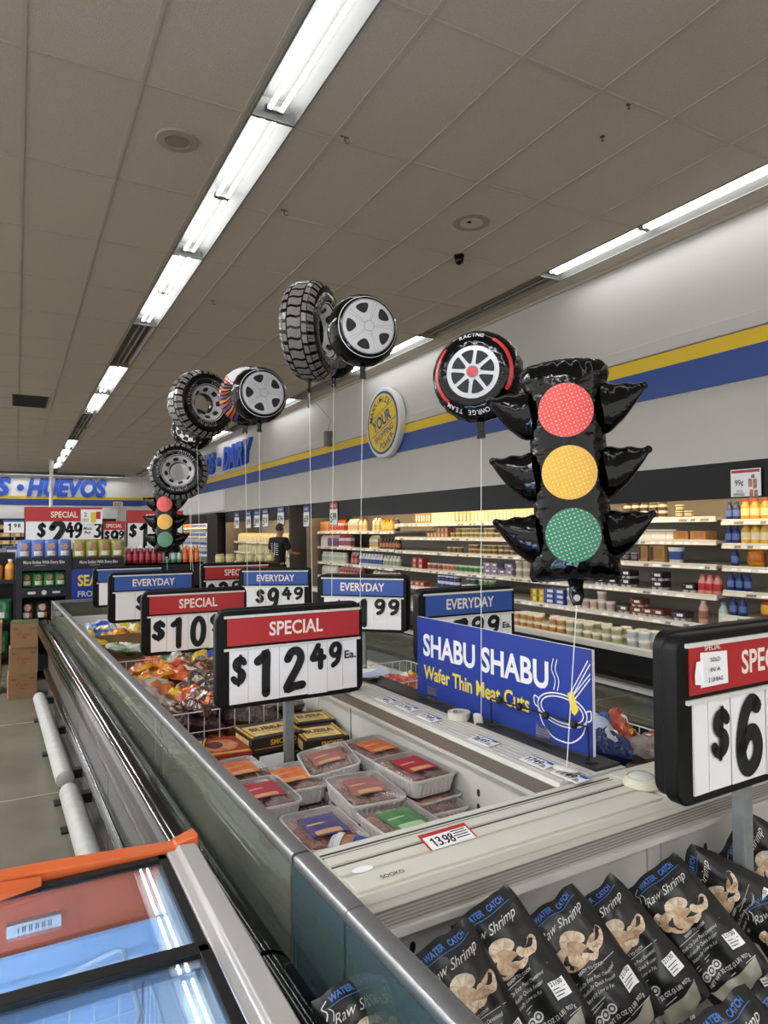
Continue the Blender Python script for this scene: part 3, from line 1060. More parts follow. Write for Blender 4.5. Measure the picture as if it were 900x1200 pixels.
# far bay
z = S3
for k, (ua, ub, mk, a) in enumerate([
        (374, 384, prod_box, (.13, .12, .2, pm('c08850'), pm('a06c3c'), pm('d8a870'))),
        (384, 401, prod_carton, (.09, .09, .22, pm('d8c8b0'), pm('c05038'), pm('b84a38'))),
        (405, 416, prod_carton, (.09, .09, .23, pm('e4dcc8'), pm('ece8d8'), pm('c8b890'))),
        (417, 425, prod_bottle, (.05, .22, pm('e0d4b4'), pm('c8a050'), pm('d8b870'), .5)),
        (433, 442, prod_carton, (.09, .09, .23, pm('e8e0c0'), pm('ece8d8'), pm('d0c080'))),
        (443, 456, prod_bottle, (.055, .2, pm('e0b030'), pm('d89020'), pm('ecd070'), .5)),
        (457, 463, prod_bottle, (.05, .22, pm('3a3a50'), pm('c8c8c8'), pm('c8c0b0'), .5))]):
    stock('juice_carton', 'carton', ['brown box', 'red and tan carton', 'cream carton', 'tan bottle', 'ivory carton', 'yellow bottle', 'dark bottle'][k] + ' ' + D3 % 'top', 'far bay top shelf %d' % k, 'f0%d' % k, mk, a, Y(ua), Y(ub), z[0], .11, depth=.11)
for k, (ua, ub, mk, a) in enumerate([
        (374, 381, prod_jug, (.12, .24, pm('e0dcd4'), pm('b83030'), pm('d8d0c8'))),
        (381, 394, prod_carton, (.09, .09, .23, pm('b83c3c'), pm('d8c8c0'), pm('3c4c90'))),
        (394, 408, prod_carton, (.09, .09, .24, pm('e0d8d8'), pm('b04848'), pm('9a5060'))),
        (430, 440, prod_carton, (.09, .09, .23, pm('d8dcc0'), pm('e0d0a0'), pm('c8a870'))),
        (441, 464, prod_bottle, (.05, .18, pm('5a3a2c'), pm('38683c'), pm('b87850'), .5))]):
    stock('juice_carton', 'carton', ['white jug', 'red carton', 'white and maroon carton', 'pale green carton', 'brown bottle with green cap'][k] + ' ' + D3 % 'second', 'far bay second shelf %d' % k, 'f1%d' % k, mk, a, Y(ua), Y(ub), z[1], .11, depth=.11)
for k, (ua, ub, mk, a) in enumerate([
        (374, 402, prod_bottle, (.055, .2, pm('d8d8d0'), pm('e8e8e0'), pm('b8c4a8'), .5)),
        (408, 416, prod_carton, (.09, .09, .22, pm('b03834'), pm('d8b8b0'), pm('d88878'))),
        (417, 444, prod_bottle, (.052, .21, pm('d8d8e0'), pm('e8e8e8'), pm('3c508c'), .5)),
        (445, 464, prod_bottle, (.052, .2, pm('dcdcd4'), pm('e8e4dc'), pm('a0a888'), .5))]):
    stock('milk_bottle', 'bottle', ['white milk bottle', 'red carton', 'blue-labelled white bottle', 'olive-labelled white bottle'][k] + ' ' + D3 % 'third', 'far bay third shelf %d' % k, 'f2%d' % k, mk, a, Y(ua), Y(ub), z[2], .112, depth=.11)
for k, (ua, ub, mk, a) in enumerate([
        (375, 392, prod_jug, (.13, .22, pm('dcdad2'), pm('e8e8e0'), pm('c0c8b8'))),
        (394, 420, prod_carton, (.09, .09, .21, pm('a84440'), pm('c89890'), pm('d8b0a0'))),
        (433, 464, prod_jug, (.12, .21, pm('dcd8d0'), pm('b86860'), pm('c8a8a0')))]):
    stock('milk_jug', 'milk jug', ['white milk jug', 'red milk carton', 'white jug with pink label'][k] + ' ' + D3 % 'lowest', 'far bay lowest shelf %d' % k, 'f3%d' % k, mk, a, Y(ua), Y(ub), z[3], .125, depth=.12)
# milk case behind the man and the farthest case
for k, zz_ in enumerate((1.3205, 1.0405, .7605)):
    stock('milk_jug', 'milk jug', 'pale milk jug on the %s row of the milk case behind the man' % ['top', 'middle', 'bottom'][k], 'milk jugs, row %d' % k, 'gal%d' % k, prod_jug,
          (.16, .24, pm(['e8d8a8', 'e2d8ac', 'e4dcb8'][k]), pm('d8c080'), pm(['ece0b8', 'c8c890', 'e8e0c8'][k])), 14.35, 19.0, zz_, .21, x=SX + .14, depth=.16)
for k, zz_ in enumerate((1.725, 1.425, 1.125, .825)):
    for j, (ya, yb, c, l) in enumerate([(20.95, 22.6, 'e8dcc0', 'f0ece0'), (22.7, 24.6, 'd0d0d8', '5c74b8'), (24.7, 26.4, 'e0b080', 'd87c38'), (26.5, 28.0, 'e4cca8', 'c8a078')]):
        c2, l2 = (c, l) if k < 2 else [('dcdce4', '6c7cc0'), ('d0d4e0', '4c64a8'), ('ccd0e4', '7c8cc8'), ('dcd8d4', '8c94b8')][j]
        stock('juice_carton', 'carton', ['cream', 'white and blue', 'orange', 'tan'][j] + ' carton on the %s shelf of the farthest case' % NTH[k], 'farthest case shelf %d block %d' % (k, j), 'fc%d%d' % (k // 2, j), prod_carton,
              (.14, .12, .22, pm(c2), pm('e8e4dc'), pm(l2)), ya, yb, zz_, .16, depth=.12)


def fascia_card(u, v, w, h, top, digits, label, x=WX - .016, topfrac=.3, y=None):
    p = at(u, v, x=x)
    t = thing('fascia_price_card', label, 'price card', M=T(*p) @ FACEL)
    m = MB()
    m.box((-w / 2 - .012, -h / 2 - .012, -.008), (w / 2 + .012, h / 2 + .012, 0))
    m.build('holder', fascia_m, t, smooth=False)
    m = MB()
    m.box((-w / 2, -h / 2, 0), (w / 2, h / 2 - h * topfrac, .003))
    m.build('card', card, t, smooth=False)
    m = MB()
    m.box((-w / 2, h / 2 - h * topfrac, 0), (w / 2, h / 2, .003))
    m.build('header', top, t, smooth=False)
    m = MB()
    n = len(digits)
    fw = w * .8 / n
    for i, ch in enumerate(digits):
        big = 1 if i == 0 else .7
        figure(m, ch, -w * .4 + i * fw, -h * .4 + (1 - big) * h * .42, fw * .8, h * .42 * big, 0, T(0, 0, .0045), .22)
    m.build('price', ink, t, smooth=False)
    m = MB()
    m.flat(text2d('EVERYDAY' if top is not red else 'SPECIAL', h * .1, w * .7, .02), lambda x, y: (x, y + h * (.5 - topfrac * .66), .0045))
    m.build('lettering', cream, t, smooth=False)
    return t


fascia_card(359, 605, .30, .42, blue, '459', 'blue-topped price card at the far end of the long dairy case fascia')
fascia_card(391, 602, .34, .42, red, '599', 'red-topped price card at the left of the dairy case fascia')
for i, (u, v) in enumerate(((277.5, 610), (291, 609), (301, 608), (311, 607), (329, 605))):
    fascia_card(u, v, .42, .42, blue, ['399', '499', '349', '519', '594'][i], '%s blue-topped price card from the left on the milk case fascia' % ORD[i])
# flyer on the near fascia
p = at(874, 566, x=WX - .02)
t = thing('fascia_flyer', 'white flyer with 99 cent price and a red top on the black fascia', 'flyer', M=T(*p) @ FACEL)
m = MB()
m.box((-.13, -.11, 0), (.13, .115, .004))
m.build('sheet', card, t, smooth=False)
m = MB()
m.box((-.122, .085, .004), (.122, .108, .005))
m.build('header', red, t, smooth=False)
m = MB()
m.flat(text2d('99¢', .05, .075, .01), lambda x, y: (x - .055, y - .02, .0055))
m.flat(text2d('SPECIAL', .012, .06, .01), lambda x, y: (x - .05, y - .07, .0055))
for k in range(3):
    m.box((-.11, -.085 - k * .009, .005), (-.01, -.081 - k * .009, .0055))
m.build('lettering', ink, t, smooth=False)
m = MB()
for (x, y, w, h) in ((.04, .0, .03, .07), (.08, -.01, .034, .08), (.05, -.09, .03, .07), (.088, -.095, .03, .07), (.065, .05, .03, .03)):
    m.prism(rrect(w, h, .008, 3, x, y), .004, .0055)
m.build('picture', mat('flyer_picture', (176, 120, 104), .5, var=.4, vscale=40), t, smooth=False)

# ---------------------------------------------------------------- the man in black


def skin_body(name, verts, edges, radii, material, parent, levels=2, root=0):
    me = bpy.data.meshes.new(name)
    me.from_pydata(verts, edges, [])
    o = bpy.data.objects.new(name, me)
    COL.objects.link(o)
    me.materials.append(material)
    md = o.modifiers.new('skin', 'SKIN')
    md.use_smooth_shade = True
    if not me.skin_vertices:
        me.attributes.new('skin_vertices', 'FLOAT', 'POINT') if False else None
        bm = __import__('bmesh').new()
        bm.from_mesh(me)
        bm.verts.layers.skin.verify()
        bm.to_mesh(me)
        bm.free()
    for i, r in enumerate(radii):
        sv = me.skin_vertices[0].data[i]
        sv.radius = r if isinstance(r, tuple) else (r, r)
        sv.use_root = i == root
    sb = o.modifiers.new('sub', 'SUBSURF')
    sb.levels = sb.render_levels = levels
    o.parent = parent
    return o


mp = Vector((4.72, 13.2, 0))
man = thing('person', 'man in black short-sleeved shirt with white back print, standing at the milk case', 'person', mp, rz=radians(-62))
skin_c = mat('skin_tone', (176, 128, 104), .55)
# body faces local +y; joints: pelvis, spine, chest, neck, head, arms, legs
V = [(0, 0, .93), (0, 0, 1.08), (0, .01, 1.25), (0, .0, 1.42), (0, .015, 1.50), (0, .04, 1.59), (0, .04, 1.69),
     (-.17, 0, 1.40), (-.25, .02, 1.16), (-.2, .2, 1.02), (-.17, .28, 1.0), (.17, 0, 1.40), (.26, .06, 1.17), (.2, .28, 1.12), (.17, .36, 1.13),
     (-.09, 0, .88), (-.1, .02, .48), (-.1, -.01, .09), (-.1, .12, .03), (.09, 0, .88), (.1, .02, .48), (.1, -.01, .09), (.1, .12, .03)]
Ed = [(0, 1), (1, 2), (2, 3), (3, 4), (4, 5), (5, 6), (3, 7), (7, 8), (8, 9), (9, 10), (3, 11), (11, 12), (12, 13), (13, 14), (0, 15), (15, 16), (16, 17), (17, 18), (0, 19), (19, 20), (20, 21), (21, 22)]
Ra = [(.12, .09), (.115, .085), (.13, .09), (.085, .07), (.05, .05), (.082, .098), (.085, .1), .06, .045, .036, .03, .06, .045, .036, .03, .085, .06, .045, .035, .085, .06, .045, .035]
skin_body('body', V, Ed, Ra, skin_c, man)
m = MB()                                           # face details and hands
m.grid(lambda u, v: (cos(u * pi) * .084 * cos(v), .035 + sin(u * pi) * .1 * cos(v), 1.655 + .105 * sin(v)), 20, 8, u=(-1, 0), v=(-.5, 1.57))
m.grid(lambda u, v: (cos(u * pi) * .084 * cos(v), .035 + sin(u * pi) * .1 * cos(v), 1.655 + .105 * sin(v)), 20, 6, u=(0, 1), v=(.55, 1.57))
m.build('hair', mat('hair_short', (66, 54, 46), .8), man)
for sx in (-1, 1):
    m = MB()
    m.lathe([(.001, -.012), (.02, -.008), (.024, 0), (.02, .008), (.001, .012)], 10, X=T(sx * .079, .045, 1.62) @ R(pi / 2, 'Y'))
    m.build('ear', skin_c, man)
m = MB()
m.lathe([(.001, .03), (.013, .012), (.016, 0), (.001, -.012)], 8, X=T(0, .13, 1.615) @ R(-.5, 'X'))
m.build('nose', skin_c, man)
for sx, hx, hy, hz in ((-1, -.165, .3, .995), (1, .165, .38, 1.135)):
    m = MB()
    m.lathe([(.001, -.05), (.035, -.04), (.04, 0), (.036, .035), (.001, .045)], 10, X=T(hx, hy, hz) @ R(pi / 2, 'X') @ Matrix.Diagonal((1, .5, 1, 1)))
    for k in range(4):
        fx = hx + (-.028 + .019 * k)
        m.tube([(fx, hy + .03, hz), (fx, hy + .07, hz - .005), (fx, hy + .088 + .006 * (k in (1, 2)), hz - .025)], [.0095, .009, .007], 6)
    m.tube([(hx - sx * .03, hy, hz), (hx - sx * .055, hy + .03, hz - .008), (hx - sx * .05, hy + .06, hz - .014)], [.011, .01, .008], 6)
    m.build('hand', skin_c, man)
shirt_m = mat('shirt_black', (14, 14, 16), .8, bump=.1, bscale=8)
SV = [(0, 0, .82), (0, 0, 1.08), (0, .01, 1.25), (0, 0, 1.41), (0, .008, 1.47), (-.175, 0, 1.405), (-.235, .015, 1.2), (.175, 0, 1.405), (.24, .04, 1.2)]
skin_body('shirt', SV, [(0, 1), (1, 2), (2, 3), (3, 4), (3, 5), (5, 6), (3, 7), (7, 8)], [(.165, .135), (.155, .125), (.172, .13), (.12, .1), (.068, .068), .085, .068, .085, .068], shirt_m, man)
PV = [(0, 0, .98), (0, 0, .9), (-.095, 0, .82), (-.1, .02, .48), (-.1, -.01, .1), (.095, 0, .82), (.1, .02, .48), (.1, -.01, .1)]
skin_body('trousers', PV, [(0, 1), (1, 2), (2, 3), (3, 4), (1, 5), (5, 6), (6, 7)], [(.15, .12), (.15, .12), .1, .08, .066, .1, .08, .066], mat('trousers_black', (18, 18, 22), .8), man)
for sx in (-1, 1):
    m = MB()
    m.stack([[(sx * .1 + x * f, .05 + y * f, zz_) for x, y in rrect(.1, .28, .045, 4)] for f, zz_ in ((1, 0), (1.02, .03), (.95, .06), (.7, .09))])
    m.build('shoe', blk, man)
m = MB()                                           # white print across the back
bx = lambda x, z: (x, -.128 + .25 * x * x, z)
m.add([bx(-.01, 1.1), bx(.012, 1.1), bx(.012, 1.36), bx(-.01, 1.36)], [(0, 1, 2, 3)])
for k in range(6):
    zz_ = 1.12 + k * .042
    m.add([bx(.03, zz_), bx(.1 - .01 * (k % 2), zz_), bx(.1 - .01 * (k % 2), zz_ + .014), bx(.03, zz_ + .014)], [(0, 1, 2, 3)])
    m.add([bx(-.1, zz_), bx(-.06, zz_), bx(-.05, zz_ + .02), bx(-.09, zz_ + .02)], [(0, 1, 2, 3)])
m.build('back_print', mat('print_white', (200, 200, 200), .6), man, smooth=False)

# ================================================================ FREEZER ISLAND
glass = clear('freezer_glass', (200, 214, 206), .05, .02, .30, (150, 152, 138))
glass_far = clear('far_glass', (232, 238, 234), .03, .02)
glass_end = clear('end_glass', (172, 194, 194), .05, .02, .30, (104, 126, 128))
acrylic = clear('acrylic', (240, 242, 245), .06)
film = clear('tray_film', (250, 250, 250), .09, .12)
base_m = mat('freezer_panel', (84, 85, 80), .28, metal=.25, spec=.6, bump=.06, bscale=3)
kick = mat('kick_black', (16, 16, 17), .5)
taupe = mat('lip_taupe', (120, 112, 103), .5, var=.1, vscale=200)
seam = mat('seam_dark', (60, 58, 55), .6)


def wire_grid(m, pts_top, z0, z1, step, r=.0021):
    """an upright wire fence along straight runs between the points"""
    for a, c in zip(pts_top, pts_top[1:]):
        a, c = Vector(a), Vector(c)
        n = max(1, int((c - a).length / step))
        m.tube([(a.x, a.y, z1), (c.x, c.y, z1)], r * 1.5, 6)
        m.tube([(a.x, a.y, z0), (c.x, c.y, z0)], r, 6)
        m.tube([(a.x, a.y, (z0 * .5 + z1 * .5)), (c.x, c.y, (z0 + z1) / 2)], r, 6)
        for i in range(n + 1):
            q = a.lerp(c, i / n)
            m.tube([(q.x, q.y, z0), (q.x, q.y, z1)], r, 5)


def island(name, label, s0, s1, bed, ridge=True, gl=glass, glsplit=(), end=None, bump=()):
    pc, sc = 1.4, (s0 + s1) / 2
    L = (-pc, -sc, 0)
    t = thing(name, label, 'chest freezer', W(pc, sc), FA)
    k = dict(parent=t, loc=L)
    m = MB()
    m.box((.56, s0, 0), (2.27, s1, .10))
    m.build('kick_plate', kick, smooth=False, **k)
    m = MB()
    for pa, pb in ((.50, .535), (2.28, 2.33)):
        m.box((pa, s0, .08), (pb, s1, .70), 0)
        n = int((s1 - s0) / 1.22)
        for i in range(1, n + 1):
            yy = s1 - i * 1.22
            m.box((pa - .001, yy - .003, .1), (pb + .001, yy + .003, .69), 1)
    m.box((.50, s1 - .03, .08), (2.33, s1, .70), 0)
    m.build('side_panel', [base_m, seam], smooth=False, **k)
    m = MB()
    m.box((.535, s0, .1), (.56, s1, .705))
    m.box((2.26, s0, .1), (2.28, s1, .705))
    m.box((.56, s0, bed - .05), (2.26, s1, bed))
    m.box((.56, s1 - .06, bed), (2.26, s1 - .03, .80))
    m.build('liner', liner, smooth=False, **k)
    # black half-round bumper and its lower trim, joints every panel
    for px_, sg in ((.47, 1), (2.36, -1)):
        m = MB()
        cuts = [s0] + [c for c in bump if s0 < c < s1] + [s1]
        for a, c in zip(cuts, cuts[1:]):
            ring = [(px_ + .068 * cos(q) * (1 if sg > 0 else 1), z_) for q, z_ in [(2 * pi * i / 20, .70 + .085 * sin(2 * pi * i / 20)) for i in range(20)]]
            m.stack([[(x, y, z_) for x, z_ in ring] for y in (a + .003, a + .012, c - .012, c - .003)], 0)
        m.build('bumper', blkgloss, **k)
        m = MB()
        ring = [(px_ + .02 * sg + .03 * cos(q), .30 + .035 * sin(q)) for q in [2 * pi * i / 12 for i in range(12)]]
        m.stack([[(x, y, z_) for x, z_ in ring] for y in (s0, s1)], 0)
        m.build('trim_strip', blkgloss, **k)
    # glass fronts with slim mullions and a steel cap rail
    cuts = [s0] + [c for c in glsplit if s0 < c < s1] + [s1]
    for px_ in (.53, 2.275):
        for a, c in zip(cuts, cuts[1:]):
            m = MB()
            m.box((px_ - .004, a + .004, .70), (px_ + .004, c - .004, .935))
            m.build('glass_panel', gl if px_ < 1 else glass_far, smooth=False, **k)
        if px_ < 1:
            m = MB()
            for c in cuts[1:-1] if end is None else cuts[1:]:
                m.box((px_ + .005, c - .012, .70), (px_ + .022, c + .012, .94))
            if len(cuts) > 2 or end:
                m.build('mullion', galv, smooth=False, **k)
    m = MB()
    pr = rrect(.04, .026, .008, 3, .548, .945)
    for a, c in zip(cuts, cuts[1:]):
        m.stack([[(x, y, z_) for x, z_ in pr] for y in (a + .001, c - .001)], 0)
    m.build('cap_rail', steel, **k)
    if end:
        m = MB()
        m.box((.53, s1 - .008, .70), (2.275, s1, .935))
        m.build('end_glass', gl, smooth=False, **k)
        m = MB()
        m.box((.53, s1 - .02, .932), (2.29, s1 + .012, .958))
        m.box((.525, s1 - .02, .70), (.555, s1 + .012, .958))
        m.build('end_rail', steel, smooth=False, **k)
    return t, k


isl, kw = island('freezer_island', 'long open double-lane chest freezer with glass sides running down the aisle', 1.275, 7.1, .62,
                 glsplit=(2.45, 4.55), end=True, bump=(3.3, 4.35, 5.2, 6.3))
m = MB()                                           # ridge between the lanes
m.prism([(1.30, .58), (1.54, .58), (1.515, .93), (1.50, .955), (1.258, .955), (1.254, .945), (1.262, .90), (1.262, .888), (1.297, .876)], 1.277, 7.04, 0,
        frame(Vector((0, 0, 0)), Vector((1, 0, 0)), Vector((0, 0, 1)), Vector((0, -1, 0))) @ Matrix.Diagonal((1, 1, -1, 1)))
rd = m.build('ridge', liner, smooth=False, **kw)
m = MB()
m.add([(1.2525, 1.277, .944), (1.2525, 7.0, .944), (1.2605, 7.0, .901), (1.2605, 1.277, .901)], [(0, 1, 2, 3)])
for yy in (2.5, 3.72, 4.94):
    m.box((1.2955, yy - .003, .63), (1.31, yy + .003, .87))
m.build('ridge_lip', taupe, rd, smooth=False)
m = MB()
m.box((1.258, 1.28, .955), (1.385, 7.0, .9575), 0)
for i in range(6):
    m.box((1.275 + i * .019, 1.28, .9575), (1.279 + i * .019, 7.0, .9595), 1)
m.build('price_channel', [rail_m, mat('channel_rib', (176, 174, 168), .4)], rd, smooth=False)
m = MB()
m.box((1.40, 1.29, .955), (1.495, 3.3, .963))
m.build('black_bar', mat('bar_black', (32, 30, 29), .45), rd, smooth=False)
for u, v in ((546, 905), (561, 929), (561, 946)):
    m = MB()
    r = ray(u, v)
    n_ = Vector((cos(FA), sin(FA), 0))
    q = Vector((0, 0, 1.6)) + r * (1.2985 / r.dot(n_))
    sq = -q.x * sin(FA) + q.y * cos(FA)
    m.poly([(1.2975, sq + .008 * cos(a_), q.z + .012 * sin(a_)) for a_ in [2 * pi * i / 12 for i in range(12)]][::-1])
    m.build('vent_hole', ink, rd, smooth=False)
# floor bumper rails in front of the island
for a, c, lb in ((4.35, 6.62, 'white floor bumper rail along the far part of the freezer'), (1.2, 4.16, 'white floor bumper rail along the near part of the freezer')):
    t = thing('floor_bumper', lb, 'bumper rail', W(.40, (a + c) / 2), FA, group='floor bumper rails')
    h = (c - a) / 2
    m = MB()
    m.stack([[(.052 * f * cos(2 * pi * i / 16), y, .17 + .052 * f * sin(2 * pi * i / 16)) for i in range(16)] for y, f in ((-h, .6), (-h + .012, .95), (-h + .03, 1), (h - .03, 1), (h - .012, .95), (h, .6))])
    m.build('rail', mat('bumper_white', (176, 176, 170), .45, var=.08, vscale=14, bump=.05, bscale=30), t)
    for y in (-h + .12, 0, h - .12):
        m = MB()
        m.box((.03, y - .03, .14), (.105, y + .03, .19))
        m.box((-.02, y - .03, 0), (.04, y + .03, .14))
        m.box((-.05, y - .04, 0), (.06, y + .04, .012))
        m.build('bracket', kick, t, smooth=False)

end, ke = island('end_freezer', 'open end freezer full of black shrimp bags with a cream cross lid', -.45, 1.268, .42, gl=glass_end, glsplit=(1.04,), bump=())
m = MB()
m.box((.57, 1.07, .918), (2.26, 1.27, .952), 0)
m.box((.565, 1.066, .938), (2.262, 1.072, .957), 0)
for pa, pb in ((.575, 1.40), (1.62, 2.25)):
    for sa, dk in ((1.243, 1), (1.230, 1), (1.188, 1)):
        m.box((pa, sa, .952), (pb, sa + .005, .9535), 1)
    for sa, wd_ in ((1.196, .03), (1.152, .03), (1.085, .055)):
        m.box((pa, sa, .952), (pb, sa + wd_, .9565), 0)
m.box((1.42, 1.075, .952), (1.60, 1.265, .9555), 0)
lid = m.build('cross_lid', [case_white, seam], smooth=False, bevel=.002, **ke)
m = MB()
m.box((.575, 1.08, .872), (2.255, 1.09, .92), 0)
for i in range(6):
    for zz_ in (.88 + i * .0068,):
        m.box((.58, 1.0785, zz_), (2.25, 1.0805, zz_ + .0026), 1)
m.build('grille', [mat('grille_light', (172, 169, 161), .5), mat('grille_dark', (138, 135, 128), .6)], lid, smooth=False)
m = MB()
m.box((.57, 1.072, .858), (2.26, 1.11, .872), 0)
m.box((.57, 1.10, .38), (2.26, 1.25, .86), 0)
for xx in (1.36, 1.41):
    m.box((xx, 1.0988, .4), (xx + .004, 1.1, .86), 1)
wl = m.build('cross_wall', [liner, mat('panel_seam', (160, 158, 152), .5)], smooth=False, **ke)
for u, v in ((483, 1110), (826, 993), (405, 1143)):
    m = MB()
    r = ray(u, v)
    q = Vector((0, 0, 1.6)) + r * (1.10 / r.dot(Vector((-sin(FA), cos(FA), 0))))
    pq = q.x * cos(FA) + q.y * sin(FA)
    m.poly([(pq + .007 * cos(a_), 1.0985, q.z + .012 * sin(a_)) for a_ in [2 * pi * i / 12 for i in range(12)]])
    m.build('vent_hole', ink, wl, smooth=False)
m = MB()
m.poly(disc(.016, 16, 0, 0), 0, T(.62, 1.15, .9572) @ Matrix.Diagonal((1.4, .7, 1, 1)))
m.flat(text2d('SOOKO', .012, .05, .01), lambda x, y: (.66 + x, 1.10 + y, .9575), 1)
m.build('plate', [card, seam], lid, smooth=False)
q = at(526, 982, z=.959)
t = thing('price_tag', 'white price tag with red header reading 13.98 on the cream cross lid', 'price tag', M=T(*q) @ R(FA + .02, 'Z') @ R(.25, 'X'))
m = MB()
m.box((-.058, -.02, 0), (.058, .018, .0015), 0)
m.build('paper', card, t, smooth=False)
m = MB()
m.box((-.058, .018, 0), (.058, .028, .0016), 0)
m.box((.056, -.02, .0005), (.06, .028, .0018), 0)
m.box((-.06, -.02, .0005), (-.056, .028, .0018), 0)
m.build('red_frame', red, t, smooth=False)
m = MB()
for i, ch in enumerate('1398'):
    figure(m, ch, -.046 + i * .0135 + (.004 if i > 1 else 0), -.014, .012, .024, 0, T(0, 0, .002), .2)
m.poly(disc(.0018, 8, -.0175, -.012), 0, None, .002)
for i in range(4):
    m.box((.012 + (i % 2) * .004, .012 - i * .007, .0016), (.05, .0145 - i * .007, .002))
m.build('lettering', ink, t, smooth=False)

# ---------------------------------------------------------------- price sign boards on posts


def price_sign(label, p, s, rz, header, cards, bed, zc=1.1325, Wd=.60, H=.355, color=None, text=None, hx=.0):
    zb = zc - H / 2
    t = thing('price_sign', label, 'price sign', W(p, s, bed), FA + rz)
    zb -= bed
    col_ = red if header == 'SPECIAL' else blue
    X = T(0, 0, zb) @ UP                            # x across, y up, +z out of the face (-y world)
    m = MB()
    m.prism(rrect(Wd, H, .04, 6, 0, H / 2), -.022, .012, 0, X)
    m.build('frame', blk, t, ang=50, bevel=.004)
    m = MB()
    m.prism(rrect(Wd, H, .04, 6, .012, H / 2 + .004), -.055, -.026, 0, X)
    m.build('back_board', blk, t, ang=50, bevel=.004)
    m = MB()
    m.box((-.0175, -.0, 0), (.0175, .03, zb + H - .03), 0, T(0, .024, 0))
    m.build('post', galv, t, smooth=False, bevel=.002)
    x0, x1 = -Wd / 2 + .042, Wd / 2 - .018
    y0, y1 = .228, .333
    m = MB()
    m.box((x0, y0, .012), (x1, y1, .0145), 0, X)
    hd = m.build('header', col_, t, smooth=False)
    m = MB()
    m.flat(text2d(header, .05, None, .022, sx=.86), lambda x, y: (x + (x0 + x1) / 2 + hx, y + (y0 + y1) / 2 - .025, .0152), 0, X)
    m.build('lettering', cream, hd, smooth=False)
    m = MB()
    for a, c in ((x0 - .012, .21), (x0 - .012, y1 - .005)):
        m.box((a, c, .012), (x1 + .004, c + .009, .019), 0, X)
    m.build('card_rail', wire_m, t, smooth=False)
    rnd = random.Random(label)
    x = x0 + .008
    for txt, wd_, kind in cards:
        m = MB()
        dz = rnd.uniform(.0, .003)
        yb = .019 + rnd.uniform(-.003, .002)
        m.add([(x, yb, .014 + dz), (x + wd_, yb, .015), (x + wd_, .213, .0135), (x, .213, .0135 + dz)], [(0, 1, 2, 3)], 0, X)
        m.box((x, yb, .0122), (x + wd_, .213, .0132), 0, X)
        cd_ = m.build('price_card', card, t, smooth=False)
        m = MB()
        F = X @ T(0, 0, .0185)
        if kind == 'big':
            figure(m, txt, x + wd_ * .14, .04, wd_ * .66, .155, 0, F, .25)
        elif kind == 'sym':
            figure(m, txt, x + wd_ * .1, .085, wd_ * .72, .105, 0, F, .26)
        elif kind == 'small':
            figure(m, txt, x + wd_ * .1, .115, wd_ * .74, .088, 0, F, .26)
        elif kind == 'txt':
            m.flat(text2d(txt, .03, wd_ * .82, .02), lambda a, c: (x + wd_ / 2 + a, .14 + c, 0), 0, F)
        if kind != 'blank':
            m.build('figure', ink, cd_, smooth=False)
        x += wd_ + .0015
    return t


B = .62
price_sign('red-topped SPECIAL price sign reading $12.49 each, in the middle above meat trays', 1.01, 2.43, 0, 'SPECIAL',
           [('$', .07, 'sym'), ('1', .12, 'big'), ('2', .115, 'big'), ('4', .08, 'small'), ('9', .066, 'small'), ('Ea.', .062, 'txt')], B)
price_sign('red-topped SPECIAL price sign starting $10, left of and behind the $12.49 sign', 1.035, 3.92, 0, 'SPECIAL',
           [('$', .085, 'sym'), ('1', .115, 'big'), ('0', .115, 'big'), ('9', .09, 'small'), ('9', .07, 'small'), ('Ea.', .06, 'txt')], B, zc=1.09)
price_sign('blue-topped EVERYDAY price sign at far left, partly behind the $10 sign', 1.035, 5.12, 0, 'EVERYDAY',
           [('', .13, 'blank'), ('$', .07, 'sym'), ('7', .12, 'big'), ('9', .09, 'small'), ('9', .09, 'small')], B)
price_sign('leftmost blue-topped price sign, mostly hidden behind the other EVERYDAY sign', 1.105, 6.48, 0, 'EVERYDAY',
           [('', .16, 'blank'), ('$', .08, 'sym'), ('5', .12, 'big'), ('9', .08, 'small'), ('9', .08, 'small')], B, zc=1.11)
price_sign('red-topped SPECIAL price sign in the far lane, half hidden behind the $9.49 sign', 1.80, 5.56, 0, 'SPECIAL',
           [('$', .08, 'sym'), ('3', .12, 'big'), ('9', .1, 'small'), ('9', .1, 'small'), ('Ea.', .08, 'txt')], B, zc=1.155)
price_sign('blue-topped EVERYDAY price sign reading $9.49, right of centre-left', 1.95, 5.05, -FA - radians(28.5), 'EVERYDAY',
           [('', .08, 'blank'), ('$', .08, 'sym'), ('9', .12, 'big'), ('4', .09, 'small'), ('9', .09, 'small')], B, Wd=.56, zc=1.13)
price_sign('blue-topped EVERYDAY price sign ending 1.99, turned towards the left', 2.05, 3.80, -radians(49), 'EVERYDAY',
           [('', .06, 'blank'), ('$', .08, 'sym'), ('', .06, 'blank'), ('1', .13, 'big'), ('9', .09, 'small'), ('9', .09, 'small')], B, zc=1.14)
price_sign('blue-topped EVERYDAY price sign standing behind the SHABU SHABU board', 2.08, 2.74, 0, 'EVERYDAY',
           [('', .05, 'blank'), ('$', .08, 'sym'), ('7', .12, 'big'), ('9', .1, 'small'), ('9', .1, 'small'), ('Ea.', .07, 'txt')], B)
sa = price_sign('nearest red-topped SPECIAL price sign starting $6, cut off by the right edge', 1.525, .923, 0, 'SPECIAL',
                [('', .05, 'blank'), ('$', .075, 'sym'), ('6', .13, 'big'), ('9', .09, 'small'), ('9', .09, 'small'), ('Ea.', .07, 'txt')], .42, zc=1.2, hx=.02)
m = MB()
X = T(0, 0, 1.2 - .355 / 2 - .42) @ UP
